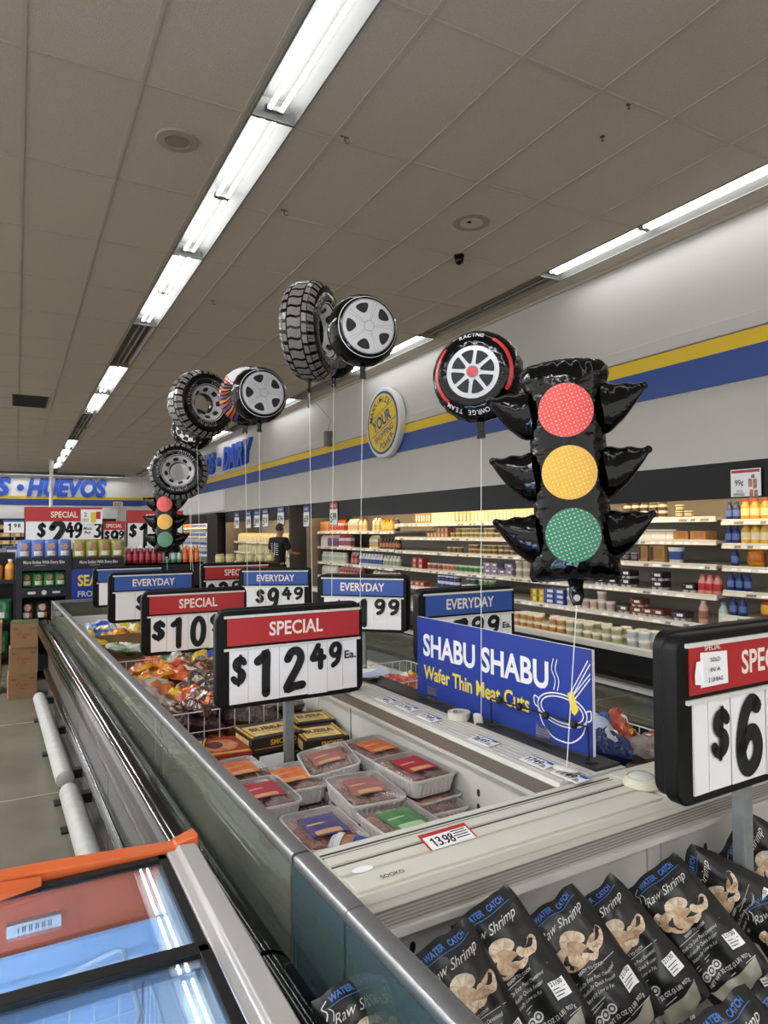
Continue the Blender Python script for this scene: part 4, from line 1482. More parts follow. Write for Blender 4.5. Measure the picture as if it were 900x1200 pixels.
m.add([(-.225, .241, .0165), (-.135, .243, .020), (-.135, .312, .018), (-.225, .315, .0165)], [(0, 1, 2, 3)], 0, X)
m.add([(-.243, .25, .0165), (-.222, .248, .022), (-.224, .30, .022), (-.24, .297, .018), (-.249, .27, .02)], [(0, 1, 2, 3, 4)], 0, X)
st = m.build('sticker', card, sa, smooth=False)
m = MB()
for i, w_ in enumerate(('SOLD', 'IN A', '2 LB BAG')):
    m.flat(text2d(w_, .0085, .05 if i == 2 else .034, .012), lambda x, y: (-.18 + x, .298 - i * .021 + y - .004, .0212), 0, X)
m.build('lettering', ink, st, smooth=False)
m = MB()
m.flat(text2d('SPECIAL', .011, .055, .015), lambda x, y: (-.185 + x, .3185 + y, .0185), 0, X)
m.build('small_lettering', cream, sa, smooth=False)

# ---------------------------------------------------------------- SHABU SHABU board on the ridge
t = thing('sign_board', 'blue SHABU SHABU board with white pot drawing standing on the freezer ridge', 'sign board',
          M=T(*W(1.45, 2.222, .963)) @ R(FA, 'Z') @ frame(Vector((0, 0, 0)), Vector((0, -1, 0)), Vector((0, 0, 1)), Vector((-1, 0, 0))))
LB, HB = .882, .298
m = MB()
m.box((0, .008, -.006), (LB, HB + .004, .004), 0)
m.box((0, .008, .004), (LB, HB + .004, .005), 1)
m.build('panel', [card, bluedeep], t, smooth=False)
m = MB()
m.flat(text2d('SHABU SHABU', .079, .672, .028), lambda x, y: (.378 + x, .162 + y, .0056))
lw = m.build('white_lettering', mat('lettering_white', (225, 225, 228), .5), t, smooth=False)
m = MB()
m.flat(text2d('Wafer Thin Meat Cuts', .05, .585, .022), lambda x, y: (.338 + x, .074 + y, .0056))
m.build('yellow_lettering', mat('lettering_yellow', (226, 204, 64), .5), t, smooth=False)
m = MB()
for rr, ry in ((.098, .046), (.084, .037)):
    m.flat(ribbon(disc(rr, 40, .765, .112, ry), .004, True), lambda x, y: (x, y, .0056))
m.flat(ribbon(spline([(.668, .105), (.685, .06), (.725, .028), (.765, .022), (.805, .028), (.845, .06), (.862, .105)], 5), .004), lambda x, y: (x, y, .0056))
for sx in (-1, 1):
    m.flat(ribbon(spline([(.765 + sx * .092, .125), (.765 + sx * .112, .132), (.765 + sx * .112, .108), (.765 + sx * .097, .1)], 5), .004), lambda x, y: (x, y, .0056))
for a, c in (((.80, .165), (.868, .27)), ((.808, .16), (.876, .262)), ((.80, .15), (.876, .235)), ((.81, .145), (.876, .222))):
    m.flat(ribbon([a, c], .0035), lambda x, y: (x, y, .0056))
for x_ in (.735, .75):
    m.flat(ribbon(spline([(x_, .255), (x_ - .008, .225), (x_ + .006, .195), (x_, .165)], 6), .0032), lambda x, y: (x, y, .0056))
m.build('pot_drawing', mat('lettering_white', (225, 225, 228), .5), t, smooth=False)
m = MB()
m.poly([(.79, .165), (.81, .178), (.832, .125), (.818, .108), (.806, .112)], 0, None, .006)
m.build('meat_slice', mat('lettering_yellow', (226, 204, 64), .5), t, smooth=False)
for x_ in (.07, .66):
    m = MB()
    m.box((x_, .0, .006), (x_ + .06, .05, .008))
    m.box((x_ - .01, -.0, .006), (x_ + .07, .002, .035))
    m.build('acrylic_clip', acrylic, t, smooth=False)
t = thing('wire_stand', 'black wire stand with four round knobs in front of the SHABU SHABU board', 'stand', W(1.425, 1.54, .963), FA)
m = MB()
m.tube([(0, .21, .0), (-.004, .21, .088), (-.004, -.205, .096), (0, -.205, 0)], .003, 6)
m.tube([(.012, .23, .004), (-.012, .21, .003), (.012, .19, .004)], .003, 6)
m.tube([(.012, -.225, .004), (-.012, -.205, .003), (.012, -.185, .004)], .003, 6)
m.build('wire', ink, t)
for y in (.165, .07, -.045, -.155):
    m = MB()
    m.lathe([(.001, -.012), (.009, -.009), (.012, 0), (.009, .009), (.001, .012)], 12, X=T(-.006, y, .091))
    m.build('knob', ink, t)

# tags in the price channel of the ridge
tags = [(452, 820, '17.49'), (477, 829, '17.49'), (503, 841, '17.49'), (567, 868, '16.49'), (630, 893, '17.49'), (668, 909, '11.49')]
for i, (u, v, tx) in enumerate(tags):
    q = at(u, v, z=.962)
    t = thing('price_tag', 'white shelf tag reading %s, %s from the far end of the ridge' % (tx, ORD[i]), 'price tag', M=T(*q) @ R(FA - pi / 2 + (.05 if i == 3 else 0), 'Z') @ R(.06, 'X'), group='shelf tags on the ridge')
    m = MB()
    m.box((-.047, -.024, -.001), (.047, .024, .0008), 0)
    m.build('paper', card, t, smooth=False)
    m = MB()
    m.box((-.047, .0195, .0008), (.047, .024, .0014), 0)
    m.box((.02, .012, .0008), (.043, .0195, .0013), 0)
    m.build('blue_edge', blue, t, smooth=False)
    m = MB()
    for j, ch in enumerate(tx.replace('.', '')):
        figure(m, ch, -.043 + j * .0145 + (.003 if j > 1 else 0), -.014, .013, .026, 0, T(0, 0, .0014), .2)
    m.poly(disc(.002, 8, -.0125, -.013), 0, None, .0014)
    for j in range(3):
        m.box((.022, -.017 + j * .006, .0008), (.042 - j * .004, -.0145 + j * .006, .0013))
    m.build('lettering', ink, t, smooth=False)

# loose papers near the far end of the ridge
q = at(432, 793, z=.966)
t = thing('paper_note', 'loose white and blue paper notes lying on the ridge behind the sign', 'papers', M=T(*q) @ R(.5, 'Z'))
for k, (rz, dz, mm) in enumerate(((0, 0, card), (.5, .004, card), (-.35, .008, mat('paper_bluish', (178, 186, 214), .6)))):
    m = MB()
    m.grid(lambda a, c: (a * .09, c * .045, dz + .012 * abs(a) ** 3), 6, 3, 0, R(rz, 'Z'))
    m.build('sheet', mm, t)
# ribbon weights
q = at(538, 842, z=.958)
t = thing('tape_roll', 'roll of white masking tape lying on the freezer ridge', 'tape roll', q)
m = MB()
m.lathe([(.022, 0), (.038, 0), (.0385, .003), (.0385, .021), (.038, .024), (.022, .024), (.022, 0)], 28, caps=False)
m.build('tape', mat('tape_cream', (208, 202, 186), .6), t, ang=40)
m = MB()
m.lathe([(.0218, .001), (.0218, .023), (.0205, .023), (.0205, .001), (.0218, .001)], 28, caps=False)
m.build('core', mat('tape_core', (170, 158, 140), .7), t, ang=40)


def weight(u, v, label, tab, z=.972):
    q = at(u, v, z=z)
    t = thing('balloon_weight', label, 'balloon weight', M=T(*q) @ R(tab, 'Z') @ R(.22, 'Y'))
    m = MB()
    m.lathe([(.001, 0), (.031, 0), (.034, .003), (.034, .007), (.031, .0095), (.001, .0095)], 24)
    m.build('disc', mat('weight_white', (222, 220, 214), .45), t)
    m = MB()
    m.lathe([(.024, .0096), (.024, .0108), (.021, .0108), (.021, .0096)], 24, caps=False)
    m.build('moulded_ring', rail_m, t)
    m = MB()
    m.tube([(.032, 0, .004), (.042, 0, .006), (.050, .007, .007), (.050, -.007, .007), (.042, 0, .006)], .003, 6)
    m.build('loop', mat('weight_white', (222, 220, 214), .45), t)
    return q, t


weight(663, 903, 'round white balloon weight by the 11.49 tag on the ridge', .4)
t = thing('balloon_weight', 'white balloon weight tilted on edge beside the masking tape roll', 'balloon weight', M=T(*at(561, 846, z=.966)) @ R(.7, 'Z') @ R(1.0, 'Y'))
m = MB()
m.prism(rrect(.075, .03, .012, 4), -.003, .003)
m.build('clip', mat('weight_white', (222, 220, 214), .45), t)
m = MB()
m.prism(rrect(.045, .012, .005, 4), .003, .005)
m.build('slot', rail_m, t)
q = at(752, 920, z=.957)
t = thing('plastic_puck', 'clear domed plastic puck lying on the cream lid beside the nearest sign', 'puck', q)
m = MB()
m.lathe([(.001, 0), (.045, 0), (.047, .004), (.04, .022), (.034, .024), (.034, .02)], 28)
m.build('base', mat('puck_cream', (200, 196, 178), .3), t)
m = MB()
m.lathe([(.034, .0205), (.03, .026), (.018, .031), (.001, .033)], 24)
m.build('dome', mat('puck_dome', (196, 196, 190), .1, spec=.8), t)

# ================================================================ FROZEN GOODS
tray_m = mat('tray_plastic', (212, 206, 202), .35, spec=.5)
meat_cols = [mat('ground_meat', (190, 146, 134), .5, var=.35, vscale=45, bump=.8, bscale=90, col2=(146, 106, 96)),
             mat('ground_meat_pale', (204, 172, 162), .5, var=.3, vscale=45, bump=.8, bscale=90, col2=(164, 130, 120))]


def tray_thing(label, group, lab, lab2, meat):
    t = thing('meat_tray', label, 'meat tray', group=group)
    w, l, h = .178, .252, .06
    m = MB()
    rg = []
    N = 7
    for f, z in ((.80, 0), (.84, .003), (.95, h * .85), (.955, h * .9), (1.0, h * .9), (1.0, h), (.95, h), (.93, h * .85), (.8, .008)):
        ring = []
        base = rrect(w * f, l * f - (w * f - w) * .2 if f < 1 else l, .028 * f, N)
        n = len(base)
        # ribbed sides
        for i, (x, y) in enumerate(base):
            ring.append((x, y, z))
        rg.append(ring)
    m.stack(rg, 0, capa=True, capb=True)
    for sx in (-1, 1):                                # side flutes
        for i in range(13):
            y = -l * .36 + i * l * .06
            m.tube([(sx * w * .425, y, .006), (sx * w * .478, y, h * .82)], .0035, 5)
    for sy in (-1, 1):
        for i in range(8):
            x = -w * .32 + i * w * .0914
            m.tube([(x, sy * l * .432, .006), (x, sy * l * .482, h * .82)], .0035, 5)
    m.build('tray_shell', tray_m, t, ang=40)
    m = MB()
    rnd = random.Random(5)
    for i in range(14):                               # strands of ground meat
        x = -w * .36 + i * w * .055
        pts = [(x + rnd.uniform(-.004, .004), y, .046 + rnd.uniform(-.004, .005)) for y in [-l * .38 + j * l * .095 for j in range(9)]]
        m.tube(spline(pts, 2), .0075, 6)
    m.build('meat', meat, t)
    m = MB()
    m.grid(lambda u, v: (u * w * .48, v * l * .485, h + .0015 + .004 * (1 - u * u) * (1 - v * v) + .0022 * noise.noise(Vector((u * 3, v * 4, 1)))), 10, 12)
    m.build('film', film, t)

    def put(name, mt, x0, y0, x1, y1, dz):
        m = MB()
        m.grid(lambda u, v: ((x0 + x1) / 2 + u * (x1 - x0) / 2, (y0 + y1) / 2 + v * (y1 - y0) / 2, h + .0042 + dz + .0035 * (1 - (abs(u) * .8) ** 2) * (1 - v * v * .5)), 8, 6)
        return m.build(name, mt, t)
    put('label', lab, -w * .3, -l * .25, w * .3, l * .25, 0)
    put('label_panel', lab2, -w * .22, -l * .22, w * .2, -l * .12, .0012)
    put('label_panel', lab2, -w * .25, l * .02, w * .1, l * .06, .0012)
    return t


LB_ = {'orange': mat('label_orange', (196, 74, 48), .4, var=.25, vscale=30, col2=(216, 130, 60)), 'red': mat('label_red', (172, 36, 56), .4, var=.12, vscale=30),
       'green': mat('label_green', (84, 140, 84), .4, var=.3, vscale=25, col2=(60, 110, 66)), 'blue': mat('label_blue', (52, 58, 118), .4, var=.3, vscale=30, col2=(90, 84, 130)),
       'pink': mat('label_pink', (170, 92, 92), .4, var=.4, vscale=40, col2=(140, 100, 92))}
tan_l = mat('label_tan', (206, 160, 110), .5)
G2 = 'meat trays stacked at the near end of the freezer lane'
TR = {}
for kk in LB_:
    TR[kk] = tray_thing('', G2, LB_[kk], tan_l if kk != 'green' else mat('label_pale', (170, 200, 160), .5), meat_cols[1 if kk in ('pink', 'green') else 0])
used_tr = set()
trays = [('orange', .735, 2.235, .80, .03, 0, 'plastic meat tray with orange label tucked against the glass rail'),
         ('red', .725, 1.985, .81, -.02, 0, 'plastic meat tray with crimson label right beside the glass rail'),
         ('orange', .86, 2.09, .80, -.03, 0, 'plastic meat tray with orange label standing before the $12.49 post'),
         ('pink', 1.02, 2.12, .825, -.22, -.16, 'tilted plastic meat tray with pale pink label right of the $12.49 post'),
         ('orange', 1.09, 2.36, .68, .06, 0, 'plastic meat tray with orange label low behind the tilted tray'),
         ('orange', 1.20, 2.12, .83, .07, 0, 'plastic meat tray with orange label nearest the burger boxes, by the ridge wall'),
         ('red', 1.195, 1.865, .84, .05, 0, 'plastic meat tray with red label on top of the stack along the ridge wall'),
         ('pink', .99, 1.82, .825, -.10, 0, 'plastic meat tray with faded pink label in the middle of the pile'),
         ('green', .985, 1.59, .81, .0, 0, 'plastic meat tray with green label beside the cream cross lid'),
         ('blue', .80, 1.71, .79, -.04, 0, 'plastic meat tray with dark blue label, near the round blue roll'),
         ('pink', .68, 1.52, .72, .1, .05, 'plain clear-topped meat tray low in the corner by the rail')]
for kk, p_, s_, ztop, rz, tl, lb in trays:
    Mx = T(*W(p_, s_, ztop - .06)) @ R(FA + rz, 'Z') @ R(tl, 'Y')
    if kk not in used_tr:
        used_tr.add(kk)
        o = TR[kk]
        o.matrix_basis = Mx
        o['label'] = lb
    else:
        o = dup(TR[kk], lb, G2, M=Mx)
    zz_ = ztop - .124
    while zz_ > .621 and ztop > .76:
        dup(TR['pink'], 'plain meat tray hidden low under the labelled trays of the stack', G2 + ', lower layers', M=T(*W(p_ + .012, s_ - .012, zz_)) @ R(FA + rz * .5 + .03, 'Z'))
        zz_ -= .063
dup(TR['pink'], 'lower meat tray peeking out at the front of the stack by the ridge wall', G2, M=T(*W(1.19, 1.79, .705)) @ R(FA - .05, 'Z'))
dup(TR['pink'], 'bottom meat tray peeking out furthest at the front of the stack by the ridge wall', G2, M=T(*W(1.18, 1.66, .63)) @ R(FA + .04, 'Z'))

# blue and white chub roll by the lid
t = thing('meat_roll', 'round roll of meat in blue, white and brown wrapping beside the cross lid', 'meat roll', M=T(*W(.83, 1.52, .79)) @ R(FA - .9, 'Z') @ R(pi / 2, 'Y'))
m = MB()
m.lathe([(.004, -.105), (.012, -.1), (.028, -.092), (.033, -.08), (.034, -.03), (.0345, -.029), (.0345, .03), (.034, .031), (.034, .08), (.028, .092), (.012, .1), (.004, .105)], 20, [0, 0, 0, 1, 2, 2, 2, 1, 1, 0, 0])
m.build('roll', [pm('b8c0cc'), pm('9c6a50'), pm('24408c')], t)
m = MB()
m.lathe([(.036, -.078), (.0365, -.07), (.0365, -.064), (.036, -.06)], 20, caps=False)
m.build('white_band', foilwhite, t)

# burger cartons
bxm = [mat('carton_black', (38, 30, 27), .45), mat('carton_yellow', (222, 194, 120), .5, var=.15, vscale=30), mat('carton_red', (150, 40, 34), .45), mat('carton_gold', (214, 160, 40), .5), mat('carton_brown', (84, 40, 28), .5)]


def burger_box(label, p_, s_, z_, rz, w=.235, l=.16, h=.055, kind=0, tl=0):
    t = thing('burger_carton', label, 'burger carton', M=T(*W(p_, s_, z_)) @ R(FA + rz, 'Z') @ R(tl, 'X'), group='burger cartons')
    m = MB()
    m.box((-w / 2, -l / 2, 0), (w / 2, l / 2, h))
    m.build('carton', bxm[0] if kind == 0 else bxm[2], t, smooth=False, bevel=.002)
    m = MB()
    if kind == 0:
        m.box((-w * .4, -l * .34, h), (w * .4, l * .3, h + .001), 0)
        m.box((-w * .45, -l * .5 - .0008, h * .3), (w * .46, -l * .5, h * .34), 1)
        m.box((-w * .48, -l * .42, h), (-w * .43, l * .42, h + .001), 1)
        m.box((w * .43, -l * .42, h), (w * .48, l * .42, h + .001), 1)
        m.box((-w / 2 - .0008, -l * .35, h * .2), (-w / 2, l * .3, h * .8), 0)
        m.build('top_panel', [bxm[1], bxm[3]], t, smooth=False)
        m = MB()
        m.flat(text2d('BUBBA', .042, w * .66, .035), lambda x, y: (x, y - .012, h + .0016), 0)
        m.flat(text2d('burger', .014, w * .3, .02), lambda x, y: (x, y - .038, h + .0016), 0)
        m.build('lettering', bxm[4], t, smooth=False)
        m = MB()
        m.flat(text2d('SMOKED', .02, w * .5, .03), lambda x, y: (x + .02, y + h * .48, 0), 0, T(0, -l / 2 - .0012, 0) @ UP)
        m.build('side_lettering', bxm[3], t, smooth=False)
    else:
        m.prism(disc(w * .34, 18, 0, 0, l * .32), h, h + .0012, 0)
        m.prism(disc(w * .16, 14, -w * .1, l * .05, l * .2), h + .0012, h + .002, 1)
        m.box((-w * .46, -l * .46, h), (w * .46, -l * .38, h + .001), 2)
        m.build('picture', [mat('burger_picture', (176, 92, 66), .5, var=.4, vscale=30, col2=(214, 150, 96)), bxm[4], bxm[3]], t, smooth=False)
    return t


burger_box('black and yellow burger carton lying left of the $12.49 post, nearest the wire divider', .975, 2.60, .75, .05, w=.22, l=.21, h=.06)
burger_box('red burger carton with patty picture beside the wire divider', .775, 2.58, .725, -.12, kind=1, w=.2, l=.22)
burger_box('black and yellow burger carton squeezed against the glass rail', .645, 2.60, .735, -.35, w=.15, l=.22)
burger_box('black burger carton with yellow top, right of the $12.49 post', 1.15, 2.49, .745, -.12, w=.18, l=.21)
burger_box('black burger carton with yellow top in the corner at the ridge wall', 1.20, 2.69, .75, -.12, w=.17, l=.18)
burger_box('burger carton lying underneath the black and yellow one', .95, 2.58, .655, .05, h=.075)
burger_box('burger carton lying underneath the red one', .77, 2.57, .65, -.05, kind=1, h=.07)
burger_box('burger carton lying underneath, against the ridge wall', 1.08, 2.56, .66, .0, h=.07, w=.2)
m = MB()
m.box((-.05, -.0008, -.02), (.05, .0008, .02))
o = m.build('paper_strip', card, smooth=False, M=T(*W(.93, 2.44, .74)) @ R(FA + .1, 'Z'))
tag(o, 'white paper strip standing in front of the burger cartons', 'paper')

t = thing('wire_divider', 'white wire divider across the freezer lane behind the burger cartons', 'wire divider', W(.9, 2.79, 0), FA)
m = MB()
wire_grid(m, [(-.32, -.0, 0), (.385, .0, 0)], .70, .865, .064)
m.build('wire', wire_m, t)
t = thing('wire_divider', 'white wire divider farther back, behind the orange bags', 'wire divider', W(.9, 4.05, 0), FA)
m = MB()
wire_grid(m, [(-.32, 0, 0), (.385, 0, 0)], .70, .87, .05)
m.build('wire', wire_m, t)

# crumpled bags of frozen food
plastic = {}


def bagmat(name, c1, c2, scale=15, rough=.18):
    return mat('bag_' + name, c1, rough, spec=.6, var=.5, vscale=scale, col2=c2, bump=1.0, bscale=34)


BM = {'orange': bagmat('orange', (206, 98, 40), (150, 52, 26)), 'clear': bagmat('clear', (196, 186, 178), (150, 118, 104)), 'brown': bagmat('brown', (96, 60, 46), (60, 36, 34)),
      'yellow': bagmat('yellow', (216, 170, 40), (176, 74, 30)), 'purple': bagmat('purple', (104, 74, 78), (66, 44, 50)), 'dark': bagmat('dark', (52, 42, 42), (92, 72, 66)),
      'lemon': bagmat('lemon', (226, 200, 50), (206, 170, 60)), 'green': bagmat('green', (70, 130, 70), (200, 200, 190)), 'bluewhite': bagmat('bluewhite', (196, 202, 210), (60, 96, 170)),
      'red': bagmat('red', (170, 50, 44), (200, 110, 80)), 'navy': bagmat('navy', (20, 46, 104), (28, 60, 124)), 'sky': bagmat('sky', (140, 184, 224), (200, 214, 226)), 'grey': bagmat('grey', (150, 140, 132), (104, 92, 86))}
PN = {'orange': ('white', 'red'), 'clear': ('orange', 'white'), 'brown': ('clear', 'orange'), 'yellow': ('red', 'orange'), 'purple': ('clear', 'orange'), 'dark': ('grey', 'grey'), 'lemon': ('blue', 'white'),
      'green': ('white', 'red'), 'bluewhite': ('blue', 'white'), 'red': ('white', 'lemon'), 'navy': ('white', 'white'), 'sky': ('white', 'blue'), 'grey': ('white', 'red')}
PM = {'white': foilwhite, 'red': mat('print_red', (176, 46, 40), .3), 'orange': mat('print_orange', (206, 110, 56), .3), 'clear': mat('print_pale', (190, 180, 170), .25), 'lemon': mat('print_lemon', (224, 196, 60), .3),
      'blue': mat('print_blue', (46, 84, 168), .3), 'grey': mat('print_grey', (120, 110, 104), .3)}


def pillow(w, l, h, seed, crumple=1.):
    def S(u, v, side=1, off=0.):
        e = max(0., 1 - abs(u) ** 2.6) ** .6 * max(0., 1 - abs(v) ** 4) ** .6
        n = noise.noise(Vector((u * 1.7 + seed, v * 2.1, seed * .7))) + .5 * noise.noise(Vector((u * 4 + seed, v * 5, seed)))
        n += (.5 if crumple > .8 else .12) * (.6 - abs(2.2 * noise.noise(Vector((u * 3.2 + seed, v * 4.4, seed * 1.3)))))
        edge = .012 * crumple * noise.noise(Vector((u * 3 + seed * 2, v * 3, 5)))
        nar = 1 - .1 * (abs(v) ** 6) + .04 * noise.noise(Vector((seed, v * 3, 2)))
        z = h / 2 * e * (1 + .55 * crumple * n) * side + edge * 1.2 + .02 * crumple * noise.noise(Vector((u + seed, v, 9)))
        return (u * w / 2 * nar, v * l / 2 + .012 * crumple * noise.noise(Vector((u * 2, v, seed))), z + off)
    return S


def food_bag(label, M, kind, w=.22, l=.30, h=.07, seed=1, group=None, text=None, name='frozen_food_bag', cat='frozen food bag', crumple=1.):
    t = thing(name, label, cat, M=M, group=group)
    S = pillow(w, l, h, seed, crumple)
    m = MB()
    m.grid(lambda u, v: S(u, v, 1), 22, 28)
    m.grid(lambda u, v: S(-u, v, -1), 12, 16)
    m.build('bag', BM[kind], t, ang=60)
    a, c = PN[kind]
    m = MB()
    m.grid(lambda u, v: S(.1 + u * .45 + .1 * sin(seed * 3), .28 + v * .22, 1, .003), 14, 10)
    m.build('printed_panel', PM[a], t, ang=60)
    m = MB()
    m.grid(lambda u, v: S(u * .36 - .2, -.42 + v * .13, 1, .003), 12, 6)
    m.grid(lambda u, v: S(.45 + u * .18, -.3 + v * .3, 1, .003), 8, 12)
    m.build('printed_panel', PM[c], t, ang=60)
    return t


def bagM(p_, s_, z_, rz, rx=0., ry=0.):
    return T(*W(p_, s_, z_)) @ R(FA + rz, 'Z') @ R(rx, 'X') @ R(ry, 'Y')


GB = 'frozen food bags heaped behind the first wire divider'
LBAG = [  # p, s, z, rz, rx, ry, kind, w, l, label
    (.74, 2.93, .80, 1.4, .15, .0, 'purple', .22, .32, 'pale bag with blue end lying on the wire divider near the glass rail'),
    (1.0, 2.92, .775, 1.7, .2, .1, 'dark', .24, .3, 'dark brown bag pressed against the wire divider behind the $12.49 sign'),
    (1.15, 2.98, .79, 1.3, .1, .35, 'grey', .24, .26, 'grey-brown bag against the ridge wall right of the $12.49 post'),
    (.70, 3.22, .83, .5, .5, .3, 'clear', .27, .34, 'large clear bag with orange panel leaning on the glass rail'),
    (.90, 3.12, .85, -.9, .15, .2, 'brown', .2, .3, 'shiny dark brown bag with pale edges left of the $12.49 sign'),
    (1.07, 3.22, .84, .3, .2, -.1, 'orange', .24, .32, 'orange bag mostly hidden behind the $12.49 sign'),
    (.72, 3.05, .80, 2.2, .2, .1, 'brown', .18, .22, 'small brown and orange bag below the large clear bag'),
    (.93, 3.45, .86, .9, .1, .1, 'orange', .25, .3, 'orange bag on top of the heap under the $10 sign'),
    (1.11, 3.5, .84, -.4, .2, .2, 'brown', .22, .28, 'brown bag beside the ridge under the $10 sign'),
    (.70, 3.58, .81, 1.5, .1, .2, 'yellow', .22, .34, 'yellow and red bag lying by the glass rail at the far end of the heap'),
    (.92, 3.72, .84, .6, .1, .0, 'yellow', .24, .28, 'yellow bag lying behind the $10 sign post'),
    (1.10, 3.78, .86, -.2, .2, .1, 'lemon', .24, .3, 'bright yellow bag near the ridge behind the $10 sign'),
    (.80, 3.85, .82, 1.0, .1, -.1, 'red', .2, .3, 'red and yellow bag at the back of the heap, by the second wire divider'),
    (.92, 3.9, .87, .3, .2, .1, 'green', .12, .18, 'small green-labelled bag at the back of the heap'),
]
for i, (p_, s_, z_, rz, rx, ry, kd, w, l, lb) in enumerate(LBAG):
    food_bag(lb, bagM(p_, s_, z_, rz, rx, ry), kd, w, l, .075, i * 1.37 + .5, GB)
rnd = random.Random(8)
for i in range(12):
    kd = ['brown', 'orange', 'dark', 'yellow'][i % 4]
    food_bag('small crumpled %s bag scattered over the heap under the $10 sign' % kd, bagM(.68 + .5 * rnd.random(), 2.88 + .085 * i, .855 + .02 * rnd.random(), rnd.uniform(0, 3), rnd.uniform(-.3, .4), rnd.uniform(-.3, .3)), kd, .13, .19, .055, 200 + i, 'small crumpled %s bags on the heap' % kd)
rnd = random.Random(3)
for i in range(18):
    p_, s_ = .70 + .2 * (i % 3), 2.92 + .2 * (i // 3)
    food_bag('frozen food bag lying in the lower layer of the heap behind the wire divider', bagM(p_, s_, .70, rnd.uniform(0, 3), rnd.uniform(-.15, .15), rnd.uniform(-.15, .15)),
             rnd.choice(['orange', 'brown', 'dark', 'yellow', 'purple']), .22, .28, .09, 30 + i, GB + ', lower layer')


def open_carton(label, p_, s_, z_, w, l, h, rz=0):
    t = thing('cardboard_box', label, 'cardboard box', W(p_, s_, z_), FA + rz)
    m = MB()
    tk = .006
    for a, c in (((-w / 2, -l / 2), (w / 2, -l / 2 + tk)), ((-w / 2, l / 2 - tk), (w / 2, l / 2)), ((-w / 2, -l / 2), (-w / 2 + tk, l / 2)), ((w / 2 - tk, -l / 2), (w / 2, l / 2))):
        m.box((*a, 0), (*c, h))
    m.box((-w / 2, -l / 2, 0), (w / 2, l / 2, tk))
    m.build('tray', cardboard, t, smooth=False)
    m = MB()
    m.box((-w * .2, -l / 2 - .0008, h * .3), (w * .25, -l / 2, h * .42))
    m.box((-w * .1, -l / 2 - .0008, h * .52), (w * .12, -l / 2, h * .6))
    m.build('print', mat('carton_print', (96, 70, 48), .7), t, smooth=False)


open_carton('open brown cardboard box in the lane, the nearer of two, under the far EVERYDAY sign', .88, 4.40, .62, .54, .40, .17)
open_carton('open brown cardboard box in the lane, the farther of two', .88, 4.95, .62, .54, .44, .25, .02)
food_bag('small green and red bag standing in the nearer open cardboard box', bagM(.80, 4.62, .84, 1.5, .2), 'green', .14, .3, .06, 77)
food_bag('red bag lying in the farther open cardboard box', bagM(.98, 4.5, .79, .2, .0), 'red', .22, .2, .06, 78)
for i, (p_, s_, z_, rz, kd, lb) in enumerate([(.76, 5.45, .80, .6, 'lemon', 'bright yellow bag with blue print near the far EVERYDAY sign'), (.95, 5.5, .79, 1.2, 'yellow', 'dull yellow bag lying right of the bright yellow bag'),
                                              (.80, 5.8, .82, .1, 'bluewhite', 'white and blue bag at the far end of the heap of yellow bags'), (.98, 5.85, .82, -.4, 'lemon', 'yellow bag standing up at the far end of the lane'),
                                              (.72, 5.2, .80, 1.5, 'lemon', 'yellow bag against the glass rail beyond the cardboard boxes'), (1.08, 5.3, .78, 0, 'yellow', 'dull yellow bag next to the ridge beyond the cardboard boxes')]):
    food_bag(lb, bagM(p_, s_, z_, rz, .3), kd, .24, .30, .08, 50 + i, 'yellow bags beyond the cardboard boxes')
m = MB()
m.box((-.33, -.5, 0), (.33, .5, .17))
m.build('x', liner)
bpy.data.objects.remove(bpy.data.objects['x'])
for i in range(6):
    food_bag('yellow bag in the lower layer beyond the cardboard boxes', bagM(.72 + .2 * (i % 3), 5.4 + .35 * (i // 3), .70, i, 0), 'yellow', .24, .3, .1, 60 + i, 'yellow bags, lower layer')
